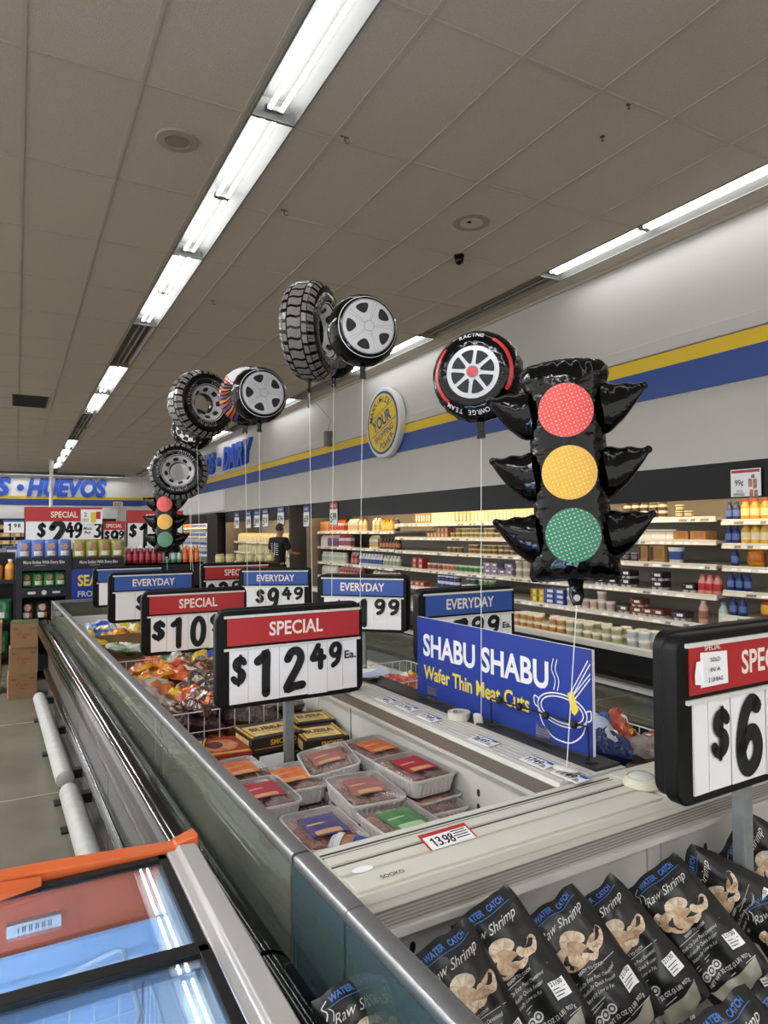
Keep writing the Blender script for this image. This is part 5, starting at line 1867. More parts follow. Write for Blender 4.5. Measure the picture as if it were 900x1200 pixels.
# far lane
t = thing('wire_basket', 'white wire basket in the far lane, left of the SHABU SHABU board', 'wire basket', W(1.9, 3.3, 0), FA)
m = MB()
wire_grid(m, [(-.33, -.25, 0), (.33, -.25, 0), (.33, .25, 0), (-.33, .25, 0), (-.33, -.25, 0)], .66, .80, .05)
m.build('wire', wire_m, t)
t = thing('wire_basket', 'white wire basket in the far lane, right of the SHABU SHABU board', 'wire basket', W(1.9, 2.0, 0), FA)
m = MB()
wire_grid(m, [(-.34, -.3, 0), (.3, -.3, 0), (.3, .42, 0), (-.34, .42, 0), (-.34, -.3, 0)], .66, .83, .05)
m.build('wire', wire_m, t)
for i, (p_, s_, z_, rz, kd, w, l, lb) in enumerate([
        (1.80, 3.2, .74, .6, 'dark', .24, .3, 'dark bag in the wire basket left of the SHABU SHABU board, front'), (2.05, 3.25, .73, 1.2, 'red', .2, .26, 'dark red bag in the wire basket left of the SHABU SHABU board'),
        (1.85, 3.45, .74, .2, 'dark', .24, .3, 'dark bag in the wire basket left of the SHABU SHABU board, rear'), (1.9, 2.85, .72, 1.5, 'grey', .24, .34, 'pinkish grey bag in front of the wire basket in the far lane'),
        (2.1, 2.8, .73, .4, 'sky', .2, .3, 'pale blue bag beside the SHABU SHABU board in the far lane'),
        (1.80, 1.80, .80, 1.3, 'clear', .28, .34, 'clear bag of frozen food right beside the SHABU SHABU board'), (1.83, 1.70, .85, .95, 'navy', .17, .27, 'dark blue bag with pale oval lying beside the nearest sign'),
        (2.02, 1.92, .83, 1.2, 'sky', .24, .40, 'pale blue bag behind the dark blue bag'), (2.08, 1.78, .855, .25, 'red', .055, .14, 'narrow red, white and blue bag standing beside the nearest sign'),
        (2.05, 1.56, .82, 1.9, 'grey', .26, .32, 'greyish clear bag in front of the narrow red, white and blue bag'), (1.72, 1.50, .76, .3, 'clear', .22, .3, 'clear bag low in the corner by the cream lid')]):
    food_bag(lb, bagM(p_, s_, z_, rz, .15 if lb[:6] != 'narrow' else .9), kd, w, l, .045 if lb[:6] == 'narrow' else .1, 90 + i, 'bags in the far lane')
for i in range(10):
    food_bag('bag in the lower layer of the far lane', bagM(1.75 + .26 * (i % 2), 1.5 + .3 * (i // 2), .69, i * .8, 0), ['clear', 'grey', 'dark'][i % 3], .26, .3, .09, 110 + i, 'bags in the far lane, lower layer')

# ---------------------------------------------------------------- shrimp bags in the end freezer
shr_blk = mat('shrimp_bag_black', (20, 20, 20), .42, spec=.5, bump=.45, bscale=16)
shr_side = mat('shrimp_bag_back', (26, 26, 27), .35, spec=.5, bump=.4, bscale=18)
shr_txt = mat('shrimp_white_print', (206, 204, 198), .5)
shr_blu = mat('shrimp_blue_print', (64, 108, 180), .5)
shr_pic = mat('shrimp_picture', (216, 190, 160), .5, var=.3, vscale=60, col2=(178, 144, 112))
shr_pic2 = mat('shrimp_picture_light', (230, 216, 196), .5, var=.25, vscale=60, col2=(196, 170, 140))
shr_win = mat('shrimp_window', (150, 146, 134), .22, spec=.6, var=.25, vscale=18, col2=(176, 170, 150), bump=.5, bscale=20)
SW, SL, SH = .142, .25, .06


def shrimp_bag(seed, label, group):
    t = thing('shrimp_bag', label, 'frozen shrimp bag', group=group)
    S = pillow(SW, SL, SH, seed, .55)
    m = MB()
    m.grid(lambda u, v: S(u, v, 1), 18, 24)
    m.grid(lambda u, v: S(-u, v, -1), 14, 18)
    m.build('bag', shr_blk, t, ang=60)
    F = lambda dz: (lambda x, y: S(x / (SW / 2), y / .1425, 1, dz))
    m = MB()                                         # clear end with the shrimp showing
    m.grid(lambda u, v: S(u * (.80 - .06 * (1 - v)), -.84 + v * .115 - .07 * (1 - u * u), 1, .0015), 12, 5)
    m.build('clear_window', shr_win, t, ang=60)
    m = MB()
    m.flat(text2d('WATER', .011, .046, .03), lambda x, y: F(.0022)(x - .022, y + .122))
    m.flat(text2d('CATCH', .011, .036, .03), lambda x, y: F(.0022)(x + .028, y + .122))
    m.flat(ribbon(spline([(-.055, .118), (0, .116), (.055, .118)], 6), .0012), F(.0022))
    m.build('blue_lettering', shr_blu, t, smooth=False)
    m = MB()
    m.flat(text2d('Raw Shrimp', .017, .104, -.004, .5), lambda x, y: F(.0022)(x, y + .088 + .04 * x))
    m.flat(text2d('READY TO COOK', .0055, .05, .008), lambda x, y: F(.0022)(x - .004, y - .004))
    m.flat(ribbon([(-.05, -.009), (0, -.007), (.05, -.009)], .001), F(.0022))
    for i, w_ in enumerate(('Shell-On Easy Peel Deveined', 'Individually Quick Frozen', 'Naturally Low in Fat')):
        m.flat(text2d(w_, .0066, .088 - .012 * i, -.003, .4), lambda x, y: F(.0022)(x - .008 - .004 * i, y - .022 - i * .0125))
    for i in range(2):
        m.flat(ribbon([(-.05, -.056 - i * .006), (-.012 - i * .008, -.056 - i * .006)], .0012), F(.0022))
    m.flat(text2d('NET WT 32 OZ (2 LB) 907g', .0075, .102, .012), lambda x, y: F(.0022)(x, y - .098))
    m.flat(ribbon([(-.058, -.103), (0, -.108), (.058, -.103)], .0012), F(.0022))
    for i in range(3):                               # round cooking icons
        m.flat(ribbon(disc(.0075, 12, -.044 + i * .0155, -.078), .003, True), F(.0022))
        m.flat((disc(.0035, 8, -.044 + i * .0155, -.078), [tuple(range(8))]), F(.0022))
    m.flat(ribbon(spline([(-.06, .1), (-.055, .112), (-.06, .122), (-.05, .13)], 4), .0018), F(.0022))
    m.flat(ribbon(spline([(-.052, .095), (-.046, .108), (-.05, .116)], 4), .0016), F(.0022))
    m.build('white_lettering', shr_txt, t, smooth=False)
    # picture: a heap of curled shrimp
    m = MB()
    rn = random.Random(seed)
    base = spline([(-.052, .052), (-.045, .064), (-.036, .05), (-.024, .046), (-.012, .058), (.004, .052), (.018, .034), (.034, .034), (.05, .048), (.056, .036), (.046, .022), (.026, .016), (.004, .014), (-.012, .004), (-.03, .008), (-.044, .022)], 3, True)
    cx0, cy0 = 0., .03
    for k in range(len(base)):
        a_, b_ = base[k], base[(k + 1) % len(base)]
        m.add([F(.0015)(cx0 - .01, cy0 - .004), F(.0015)(*a_), F(.0015)(*b_)], [(0, 1, 2)], 0)
    for (cx, cy, r0, a0, a1, w0, mi) in ((-.006, .052, .017, .2, 3.7, .021, 1), (-.032, .036, .016, 1.3, 4.4, .019, 2), (-.004, .026, .016, 2.2, 5.0, .02, 2), (.036, .036, .015, 3.2, 6.2, .015, 1), (-.044, .05, .014, 1.8, 3.8, .011, 1), (.014, .026, .014, 3.6, 5.8, .014, 1)):
        n = 10
        pts = [(cx + r0 * cos(a0 + (a1 - a0) * i / n) + rn.uniform(-.0008, .0008), cy + r0 * .85 * sin(a0 + (a1 - a0) * i / n) + rn.uniform(-.0008, .0008)) for i in range(n + 1)]
        ws = [w0 * (.6 + .4 * sin(pi * min(1, .25 + .75 * i / n))) * (1 - .45 * (i / n) ** 3) for i in range(n + 1)]
        m.flat(ribbon(pts, ws), F(.0018 + .0003 * mi), mi)
        for i in range(2, 9, 2):                      # shell segments
            c_, s_ = cos(a0 + (a1 - a0) * i / n), sin(a0 + (a1 - a0) * i / n)
            m.flat(ribbon([(cx + (r0 - ws[i] * .42) * c_, cy + (r0 - ws[i] * .42) * .85 * s_), (cx + (r0 + ws[i] * .42) * c_, cy + (r0 + ws[i] * .42) * .85 * s_)], .0011), F(.0027), 0)
    m.build('shrimp_picture', [mat('shrimp_picture_dark', (198, 170, 138), .5, var=.3, vscale=60, col2=(160, 126, 98)), shr_pic2, shr_pic], t, smooth=False)
    m = MB()
    m.grid(lambda u, v: F(.0026)(.044 + u * .014, -.058 + v * .017), 4, 4)
    sk = m.build('size_sticker', card, t)
    m = MB()
    m.flat(text2d('21/30', .008, .022, .015), lambda x, y: F(.0033)(x + .043, y - .05))
    for i in range(3):
        m.flat(ribbon([(.033, -.057 - i * .006), (.054 - i * .004, -.057 - i * .006)], .0016), F(.0033))
    m.build('sticker_lettering', ink, sk, smooth=False)
    return t


def bag_between(t_uv, dt, b_uv, db, roll=0., back=.0):
    a = at(*t_uv, d=dt)
    c = at(*b_uv, d=db)
    y = (a - c).normalized()
    mid = a - y * (SL / 2)
    toc = (Vector((0, 0, 1.6)) - mid).normalized()
    z = (toc - y * toc.dot(y)).normalized()
    x = y.cross(z)
    Mx = frame(mid - z * back, x, y, z)
    return Mx @ R(roll, 'Y')


GS = 'black shrimp bags heaped in the end freezer'
SB = [shrimp_bag(2.3, '', GS), shrimp_bag(5.9, '', GS), shrimp_bag(9.1, '', GS)]
SBL = [  # top px, depth, bottom px, depth, roll, label
    ((512, 1100), 1.20, (590, 1255), 1.12, .25, 'leftmost black shrimp bag in the heap, low against the glass'),
    ((560, 1060), 1.275, (668, 1232), 1.16, -.05, 'second black shrimp bag from the left, standing tall with its size sticker showing'),
    ((640, 1058), 1.35, (752, 1222), 1.21, .1, 'third black shrimp bag from the left along the cross wall'),
    ((690, 1048), 1.42, (805, 1195), 1.27, .0, 'fourth black shrimp bag from the left along the cross wall'),
    ((762, 1020), 1.47, (872, 1158), 1.33, .0, 'fifth black shrimp bag from the left, beside the nearest sign post'),
    ((797, 1018), 1.58, (935, 1090), 1.50, -.3, 'black shrimp bag lying sideways behind the nearest sign post'),
    ((858, 976), 1.66, (990, 1062), 1.58, -.2, 'topmost black shrimp bag at the right edge against the cross wall'),
    ((405, 1148), 1.13, (470, 1300), 1.03, .3, 'black shrimp bag seen through the tinted end glass'),
    ((835, 1178), 1.12, (930, 1320), 1.03, .1, 'black shrimp bag at the lower right corner below the sign post'),
    ((895, 1160), 1.16, (1000, 1290), 1.08, .0, 'black shrimp bag cut off by the right edge at the bottom corner'),
    ((890, 1040), 1.52, (985, 1180), 1.42, .0, 'black shrimp bag right of the nearest sign post'),
    ((462, 1175), 1.10, (540, 1330), 1.0, .2, 'black shrimp bag low behind the steel rail at the bottom edge'),
    ((735, 1215), 1.12, (820, 1380), 1.02, .1, 'black shrimp bag below the fourth one, at the bottom edge'),
]
for i, (tu, dt_, bu, db_, rl, lb) in enumerate(SBL):
    Mx = bag_between(tu, dt_, bu, db_, rl)
    if i < 3:
        SB[i].matrix_basis = Mx
        SB[i]['label'] = lb
    else:
        dup(SB[i % 3], lb, GS, M=Mx)
rnd = random.Random(11)
for i in range(26):                                   # the heap they lie on
    r_, c_ = i // 7, i % 7
    if i < 7:
        dup(SB[i % 3], 'black shrimp bag lying deep in the heap under the visible ones', GS + ', underneath', M=T(*W(.70 + c_ * .235, .93, .64 + .01 * (c_ % 2))) @ R(FA + rnd.uniform(-.3, .3), 'Z') @ R(.75, 'X') @ R(rnd.uniform(-.2, .2), 'Y'))
    else:
        dup(SB[i % 3], 'black shrimp bag lying deep in the heap under the visible ones', GS + ', underneath', M=T(*W(.68 + c_ * .235 + rnd.uniform(-.02, .02), .80 - (r_ - 1) * .24, .50)) @ R(FA + rnd.uniform(-.8, .8), 'Z') @ R(rnd.uniform(-.1, .25), 'X'))

# ================================================================ BALLOONS


def tie(u):                                          # the point of the ridge under a ribbon
    lo, hi = 690., 1000.
    for _ in range(40):
        v = (lo + hi) / 2
        q = at(u, v, z=.962)
        if q.x * cos(FA) + q.y * sin(FA) > 1.42:
            lo = v
        else:
            hi = v
    return q


def add_string(t, a, c, parent=None):
    """ribbon from the balloon's neck to its weight, both in world space, as a part"""
    Mi = t.matrix_basis.inverted()
    a, c = Mi @ Vector(a), Mi @ Vector(c)
    m = MB()
    m.tube([a, a.lerp(c, .5), c], .0014, 5)
    m.build('ribbon', string_m, t)


def neck(t, mt, M, r=.014, l=.05):
    m = MB()
    m.stack([[(x, y, 0) for x, y in rrect(r * 2.2, .010, .004, 2)], [(x, y, -l * .5) for x, y in rrect(r * 1.6, .008, .003, 2)], [(x, y, -l * .8) for x, y in rrect(r * 2, .006, .002, 2)],
             [(x, y, -l) for x, y in rrect(r * 2.1, .004, .0015, 2)]], 0, M)
    m.tube([(r * .55 * cos(q), 0.002, -l * .82 + r * .55 * sin(q)) for q in [2 * pi * i / 12 for i in range(12)]], .0028, 6, 0, M, closed=True)
    m.build('neck', mt, t)


def facing(u, v, d, yaw=0., pitch=0., roll=0.):
    """upright frame at a pixel and depth whose -y axis looks at the viewer, then turned by yaw"""
    pos = at(u, v, d=d)
    a = atan2(pos.x, pos.y)
    return T(*pos) @ R(-a + yaw, 'Z') @ R(pitch, 'X') @ R(roll, 'Y')


lens_cols = {'red': (226, 64, 62), 'amber': (222, 168, 34), 'green': (14, 116, 84)}


def dotted(name, c):
    if name in MATS:
        return MATS[name]
    m = mat(name, c, .22, spec=.6, bump=.08, bscale=20)
    nt = m.node_tree
    b = nt.nodes['Principled BSDF']
    tc = nt.nodes.new('ShaderNodeTexCoord')
    mp = nt.nodes.new('ShaderNodeMapping')
    mp.inputs['Scale'].default_value = (95, 0, 95)
    mp.inputs['Rotation'].default_value = (0, .3, 0)
    nt.links.new(tc.outputs['Object'], mp.inputs[0])
    vo = nt.nodes.new('ShaderNodeTexVoronoi')
    vo.inputs['Randomness'].default_value = .12
    vo.inputs['Scale'].default_value = 1
    nt.links.new(mp.outputs[0], vo.inputs['Vector'])
    lt = nt.nodes.new('ShaderNodeMath')
    lt.operation = 'LESS_THAN'
    lt.inputs[1].default_value = .2
    nt.links.new(vo.outputs['Distance'], lt.inputs[0])
    mx = nt.nodes.new('ShaderNodeMix')
    mx.data_type = 'RGBA'
    mx.inputs[6].default_value = lin(c)
    mx.inputs[7].default_value = lin((225, 215, 190))
    mu = nt.nodes.new('ShaderNodeMath')
    mu.operation = 'MULTIPLY'
    mu.inputs[1].default_value = .6
    nt.links.new(lt.outputs[0], mu.inputs[0])
    nt.links.new(mu.outputs[0], mx.inputs[0])
    nt.links.new(mx.outputs[2], b.inputs['Base Color'])
    return m


def traffic_light(label, M, top, hgt=.60):
    t = thing('traffic_light_balloon', label, 'balloon', M=M, group='traffic light balloons')
    k = hgt / .60
    # outline half width from bottom to top
    prof = [(-.30, .115), (-.285, .122), (-.25, .117), (-.20, .105), (-.1, .1), (0, .1), (.1, .1), (.18, .1), (.215, .103), (.25, .118), (.275, .116), (.292, .098)]

    def wdt(z):
        for (a, p_), (c, q_) in zip(prof, prof[1:]):
            if z <= c:
                return p_ + (q_ - p_) * (z - a) / (c - a)
        return prof[-1][1]

    def S(u, v, side=-1, off=0.):
        z = -.30 + .592 * (v + 1) / 2
        w = wdt(z)
        e = max(0, 1 - abs(u) ** 2.4) ** .55
        ev = max(0, 1 - abs(v) ** 14) ** .5
        rip = .004 * sin(z * 260 + 2 * sin(z * 40)) * (abs(u) ** 3) * (1 if abs(z) < .24 else 0)
        ripv = .006 * sin(u * 22) * (abs(v) ** 12)
        return (u * w * k, side * (.075 * e * ev * k + off) + (rip + ripv) * side, (z + .012 * (1 - u * u) * (v > .9) * (v - .9) * 10) * k)
    m = MB()
    m.grid(lambda u, v: S(u, v, -1), 30, 90)
    m.grid(lambda u, v: S(-u, v, 1), 20, 40)
    m.build('body', foil, t, ang=60)
    for nm, zc in (('red', .152), ('amber', -.012), ('green', -.176)):
        m = MB()

        def L(r, a):
            x, z = .071 * r * cos(a), zc + .071 * r * sin(a)
            p_ = S(x / wdt(z), (z + .30) / .592 * 2 - 1, -1, .0018)
            return p_
        m.grid(lambda r, a: L(r, a), 6, 36, 0, u=(0, 1), v=(0, 2 * pi))
        m.build(nm + '_light', dotted('lens_' + nm, lens_cols[nm]), t, ang=60)
    for sx in (-1, 1):                                # six inflated visors
        for zc in (.165, -.005, -.175):
            m = MB()

            def V_(u, v):
                q = (v + 1) / 2                        # 0 at the body, 1 at the outer tip
                x = sx * (.092 + .112 * q)
                up = .06 * (1 - q) + .05 * q + .0025 * sin(q * 14)
                dn = -.075 * (1 - q ** 1.7) + .036 * q ** 2 - .004 * abs(sin(q * 8)) * (1 - q)
                zc_, hh = (up + dn) / 2, max(.004, (up - dn) / 2)
                a = u * pi
                th = .048 * (1 - q * .62) * (1 if q < .97 else .5)
                return (x * k + .004 * k * cos(a * 3), -th * sin(a) * k - .008, (zc + zc_ + hh * cos(a)) * k)
            m.grid(V_, 18, 14)
            m.lathe([(.001, -.012), (.009, -.006), (.011, 0), (.009, .006), (.001, .012)], 8, 0, T(sx * .203 * k, -.008, (zc + .044) * k) @ R(pi / 2, 'X') @ Matrix.Scale(k, 4))
            m.build('visor', foil, t, ang=60)
    m = MB()
    m.stack([[(x * k, y, -.285 * k) for x, y in rrect(.05, .03, .012, 3)], [(x * k, y, -.315 * k) for x, y in rrect(.036, .014, .006, 3)], [(x * k, y, -.34 * k) for x, y in rrect(.04, .01, .004, 3)], [(x * k, y, -.365 * k) for x, y in rrect(.022, .007, .003, 3)]])
    m.build('neck', foil, t, ang=60)
    m = MB()
    m.lathe([(.001, 0), (.009, .0005), (.009, .002), (.001, .0025)], 14, X=T(0, -.0055, -.345 * k) @ R(pi / 2, 'X'))
    m.build('valve_dot', mat('valve_grey', (170, 170, 170), .4), t)
    return t


Mtl = facing(667, 551, 1.84, .0, .0, -.045)
tl = traffic_light('large black traffic light balloon with red, amber and green lights', Mtl, 0)
add_string(tl, Mtl @ Vector((0, 0, -.35)), at(664, 902, z=.975))
Mt2 = facing(195, 610, 6.35, -.25, .0, -.02)
t2 = traffic_light('small-looking distant traffic light balloon over the far end of the freezer', Mt2, 0)
add_string(t2, Mt2 @ Vector((0, 0, -.35)), tie(197))


def cushion(R0, th, mt_fn=None, n=48, rows=18, face=.6, ripple=.004):
    """two-sided foil cushion about the y axis; returns surface function S(r, a, side, off)"""
    def prof(r):
        if r < face:
            return th * (1 - .06 * (r / face) ** 2)
        q = (r - face) / (1 - face)
        return th * .94 * max(0, 1 - q ** 2.3) ** .6

    def S(r, a, side=-1, off=0.):
        rr = R0 * (r - (ripple * (.5 + .5 * sin(a * 22)) / R0 if r > .96 else 0))
        y = prof(r) + (.5 * ripple * sin(a * 22) * max(0, r - .75) * 4 if r < .999 else 0)
        return (rr * cos(a), side * (y + off), rr * sin(a))
    return S


def wheel_balloon(label, M, R0, th, style):
    t = thing('wheel_balloon', label, 'balloon', M=M, group='wheel balloons')
    S = cushion(R0, th)
    m = MB()
    for sd in (-1, 1):
        m.grid(lambda r, a: S(r, a * sd, sd), 20, 66, 0, u=(0, 1), v=(0, 2 * pi))
    m.build('tyre', foil, t, ang=60)
    A = lambda x, z, off: S(min(.999, sqrt(x * x + z * z) / R0), atan2(z, x), -1, off)
    if style == 'hub':
        m = MB()
        m.grid(lambda r, a: S(r, a, -1, .002), 12, 48, 0, u=(0, .74), v=(0, 2 * pi))
        h = m.build('hubcap', foilsilver, t, ang=60)
        for i in range(5):
            m = MB()
            a = pi / 2 + .35 + i * 2 * pi / 5
            pts = []
            for ra, da in ((.36, 0), (.42, .22), (.55, .32), (.62, .26), (.635, 0), (.62, -.26), (.55, -.32), (.42, -.22)):
                pts.append((ra * R0 * cos(a + da), ra * R0 * sin(a + da)))
            pts = spline(pts, 3, True)
            m.add([A(*p_, .0034) for p_ in pts], [tuple(range(len(pts)))])
            m.build('window', ink, h, smooth=False)
        m = MB()
        m.flat(ribbon(disc(R0 * .14, 24), .002, True), lambda x, z: A(x, z, .0034), 0)
        m.flat(ribbon(disc(R0 * .735, 48), .004, True), lambda x, z: A(x, z, .0034), 0)
        for i in range(5):
            a = pi / 2 + .35 + (i + .5) * 2 * pi / 5
            for da in (-.1, .1):
                m.flat(ribbon([(R0 * .15 * cos(a + da), R0 * .15 * sin(a + da)), (R0 * .68 * cos(a + da * .8), R0 * .68 * sin(a + da * .8))], .0012), lambda x, z: A(x, z, .0034), 0)
        m.build('engraved_line', mat('line_grey', (120, 120, 122), .4), h, smooth=False)
        m = MB()
        m.flat(ribbon(disc(R0 * .82, 48), .0025, True), lambda x, z: A(x, z, .002), 0)
        m.build('white_line', foilwhite, t, smooth=False)
    elif style == 'racing':
        m = MB()
        m.grid(lambda r, a: S(r, a, -1, .002), 10, 48, 0, u=(0, .56), v=(0, 2 * pi))
        h = m.build('rim', foilsilver, t, ang=60)
        for i in range(8):
            m = MB()
            a = i * 2 * pi / 8 + .2
            pts = [(ra * R0 * cos(a + da), ra * R0 * sin(a + da)) for ra, da in ((.17, 0), (.22, .2), (.40, .3), (.455, .28), (.465, 0), (.455, -.28), (.40, -.3), (.22, -.2))]
            pts = spline(pts, 3, True)
            m.add([A(*p_, .0034) for p_ in pts], [tuple(range(len(pts)))])
            m.build('window', ink, h, smooth=False)
        m = MB()
        m.grid(lambda r, a: S(r, a, -1, .0045), 4, 24, 0, u=(0, .105), v=(0, 2 * pi))
        m.build('red_hub', mat('hub_red', (206, 48, 48), .3), h)
        m = MB()
        m.flat(ribbon(disc(R0 * .115, 24), .004, True), lambda x, z: A(x, z, .0042), 0)
        m.build('hub_ring', mat('line_grey', (120, 120, 122), .4), h, smooth=False)
        for a0, a1 in ((-.55, .95), (pi - .95 + .2, pi + .75)):
            m = MB()
            pts = [(R0 * .80 * cos(a0 + (a1 - a0) * i / 16), R0 * .80 * sin(a0 + (a1 - a0) * i / 16)) for i in range(17)]
            m.flat(ribbon(pts, R0 * .07), lambda x, z: A(x, z, .002), 0)
            m.build('red_stripe', mat('stripe_red', (196, 44, 44), .3), t, smooth=False)
        m = MB()
        for txt, ac, rad, dirn in (('RACING', pi / 2, .76, -1), ('PLOWRGE TEAM', -pi / 2 - .1, .80, -1)):
            n = len(txt)
            for i, ch in enumerate(txt):
                if ch == ' ':
                    continue
                a = ac + dirn * (i - (n - 1) / 2) * .115
                for x0, ch_ in ((0, ch),):
                    vf = text2d(ch_, R0 * .085, None, .02)
                    m.flat(vf, lambda x, y: A((rad * R0 + y) * cos(a) + x * sin(a), (rad * R0 + y) * sin(a) - x * cos(a), .0025))
        m.build('lettering', foilwhite, t, smooth=False)
    elif style == 'flame':
        m = MB()
        m.grid(lambda r, a: S(r, a, -1, .002), 6, 14, 0, u=(.35, .97), v=(1.2, 2.6))
        m.build('silver_top', foilwhite, t, ang=60)
        m = MB()
        rn = random.Random(4)
        for i in range(12):
            a = 2.4 + i * .18
            pts = [(R0 * .45 * cos(a), R0 * .45 * sin(a)), (R0 * .7 * cos(a + .12), R0 * .7 * sin(a + .12)), (R0 * .94 * cos(a + .03), R0 * .94 * sin(a + .03))]
            m.flat(ribbon(spline(pts, 4), [R0 * .02 + R0 * .1 * q for q in [j / 8 for j in range(9)]]), lambda x, z: A(x, z, .002), i % 3)
        m.build('flame_print', [mat('flame_orange', (196, 106, 34), .3), mat('flame_red', (150, 44, 36), .3), mat('flame_violet', (70, 50, 96), .3)], t, smooth=False)
    elif style == 'checker':
        m = MB()
        n, q = 16, 4
        m.grid(lambda r, a: S(r, a, -1, .002), q, n, lambda a, c: (int(a * q) + int(c * n)) % 2, u=(.3, .985), v=(0, 2 * pi))
        m.grid(lambda r, a: S(r, -a, 1, .002), q, n, lambda a, c: (int(a * q) + int(c * n)) % 2, u=(.3, .985), v=(0, 2 * pi))
        m.build('checker_print', [ink, foilwhite], t, ang=60)
    neck(t, foil, T(0, 0, -R0 + .004), .013 * R0 / .145, .055)
    return t




# racing wheel by the large traffic light
Mx = facing(560, 442, 2.2, -.22, -.02, -.05)
b_ = wheel_balloon('black racing wheel balloon with red stripes and red hub beside the large traffic light', Mx, .150, .075, 'racing')
add_string(b_, Mx @ Vector((0, 0, -.195)), at(564, 842, z=.975))
Mx = facing(425, 388, 2.95, .32, .02, .0)
b_ = wheel_balloon('black wheel balloon with silver five-window hubcap, highest on the right', Mx, .158, .085, 'hub')
add_string(b_, Mx @ Vector((0, 0, -.2)), at(421, 797, z=.97))
Mx = facing(304, 463, 4.0, .3, .02, .0)
b_ = wheel_balloon('black wheel balloon with silver five-window hubcap, left of the big tyre', Mx, .168, .085, 'hub')
add_string(b_, Mx @ Vector((0, 0, -.21)), tie(305))
Mx = facing(291, 464, 4.5, -.3, .0, .1)
b_ = wheel_balloon('dark balloon with white top and flame print behind the left hubcap balloon', Mx, .20, .10, 'flame')
add_string(b_, Mx @ Vector((0, 0, -.23)), tie(291))
Mx = facing(226, 503, 5.8, -.2, .0, .2)
b_ = wheel_balloon('round black and white checkered balloon behind the upper left tyre', Mx, .185, .1, 'checker')
add_string(b_, Mx @ Vector((0, 0, -.27)), tie(229))
Mx = facing(391, 414, 4.0, .3, .0, .0)
b_ = wheel_balloon('plain black balloon peeking out behind the big tread tyre', Mx, .15, .08, 'plain')
add_string(b_, Mx @ Vector((0, 0, -.18)), tie(388))


def tyre_balloon(label, M, R0=.245, hole=.075, hw=.105):
    t = thing('tyre_balloon', label, 'balloon', M=M, group='tread tyre balloons')
    # closed ring profile about the y axis: (r, y) from tread centre over the sidewall to the hole and back
    def P_(q):                                       # q 0..1 around the section
        a = 2 * pi * q
        rc, hr = (R0 + hole) / 2, (R0 - hole) / 2
        ca_, sa_ = cos(a), sin(a)
        r = rc + hr * (abs(ca_) ** .75) * (1 if ca_ > 0 else -1)
        y = -hw * (abs(sa_) ** .7) * (1 if sa_ > 0 else -1)
        if r < R0 * .62:                              # dished towards the hole
            y *= .55 + .45 * (r - hole) / (R0 * .62 - hole)
        return r, y

    def S(q, a, off=0.):
        r, y = P_(q)
        r2, y2 = P_(q + .004)
        tx, ty = r2 - r, y2 - y
        l = sqrt(tx * tx + ty * ty) or 1
        nr, ny = -ty / l, tx / l                      # outward
        if nr * (r - (R0 + hole) / 2) + ny * y < 0:
            nr, ny = -nr, -ny
        r += nr * off
        y += ny * off
        return (r * cos(a), y, r * sin(a))
    m = MB()
    m.grid(lambda q, a: S(q, a), 40, 72, 0, u=(0, 1), v=(0, 2 * pi))
    m.build('tyre', foil, t, ang=70)
    m = MB()                                          # grey tread lugs
    nb = 30
    for i in range(nb):
        for (qa, qb, sh) in ((-.035, .035, .5), (.045, .085, 0), (-.085, -.045, 0), (.093, .165, .0), (-.165, -.093, .0)):
            a0 = 2 * pi * (i + sh) / nb
            w_ = 2 * pi / nb * (.76 if abs(qa) < .05 else .64)
            for hh in ((0, 1),) if abs(qa + qb) < .2 and abs(qa) < .09 else ((0, .46), (.54, 1)):
                m.grid(lambda q, a: S(q, a0 + a * w_ + (q * .3 if abs(q) > .04 else .02 * sin(q * 90)), .003), 3, 2, 0, u=(qa, qb), v=hh)
    m.build('tread_block', foilgrey, t, ang=60)
    m = MB()
    for sd in (1, -1):
        m.grid(lambda q, a: S(sd * q, sd * a, .003), 8, 60, 0, u=(.288, .43), v=(0, 2 * pi))
        m.grid(lambda q, a: S(sd * q, sd * a, .0035), 1, 60, 0, u=(.272, .278), v=(0, 2 * pi))
    rim = m.build('rim', foilsilver, t, ang=60)
    for sd in (1, -1):
        for i in range(8):
            m = MB()
            a = 2 * pi * i / 8 + .2
            pts = rrect(2, 2, .7, 3)
            m.add([S(sd * (.35 + .032 * x), sd * (a + .2 * y), .0055) for x, y in pts], [tuple(range(len(pts)))])
            m.build('rim_window', ink, rim, smooth=False)
    m = MB()                                          # raised sidewall marks
    for sd in (1, -1):
        for a0, n in ((.6, 9), (2.4, 10), (4.3, 9)):
            for i in range(n):
                a = a0 + i * .11
                m.grid(lambda q, b_: S(sd * q, sd * (a + b_), .003), 1, 1, 0, u=(.235, .268), v=(0, .03))
                if i % 2:
                    m.grid(lambda q, b_: S(sd * q, sd * (a + b_), .003), 1, 1, 0, u=(.235, .246), v=(0, .075))
                else:
                    m.grid(lambda q, b_: S(sd * q, sd * (a + b_), .003), 1, 1, 0, u=(.257, .268), v=(0, .075))
    m.build('sidewall_mark', foilgrey, t, smooth=False)
    neck(t, foil, T(0, 0, -R0 + .006), .02, .075)
    return t


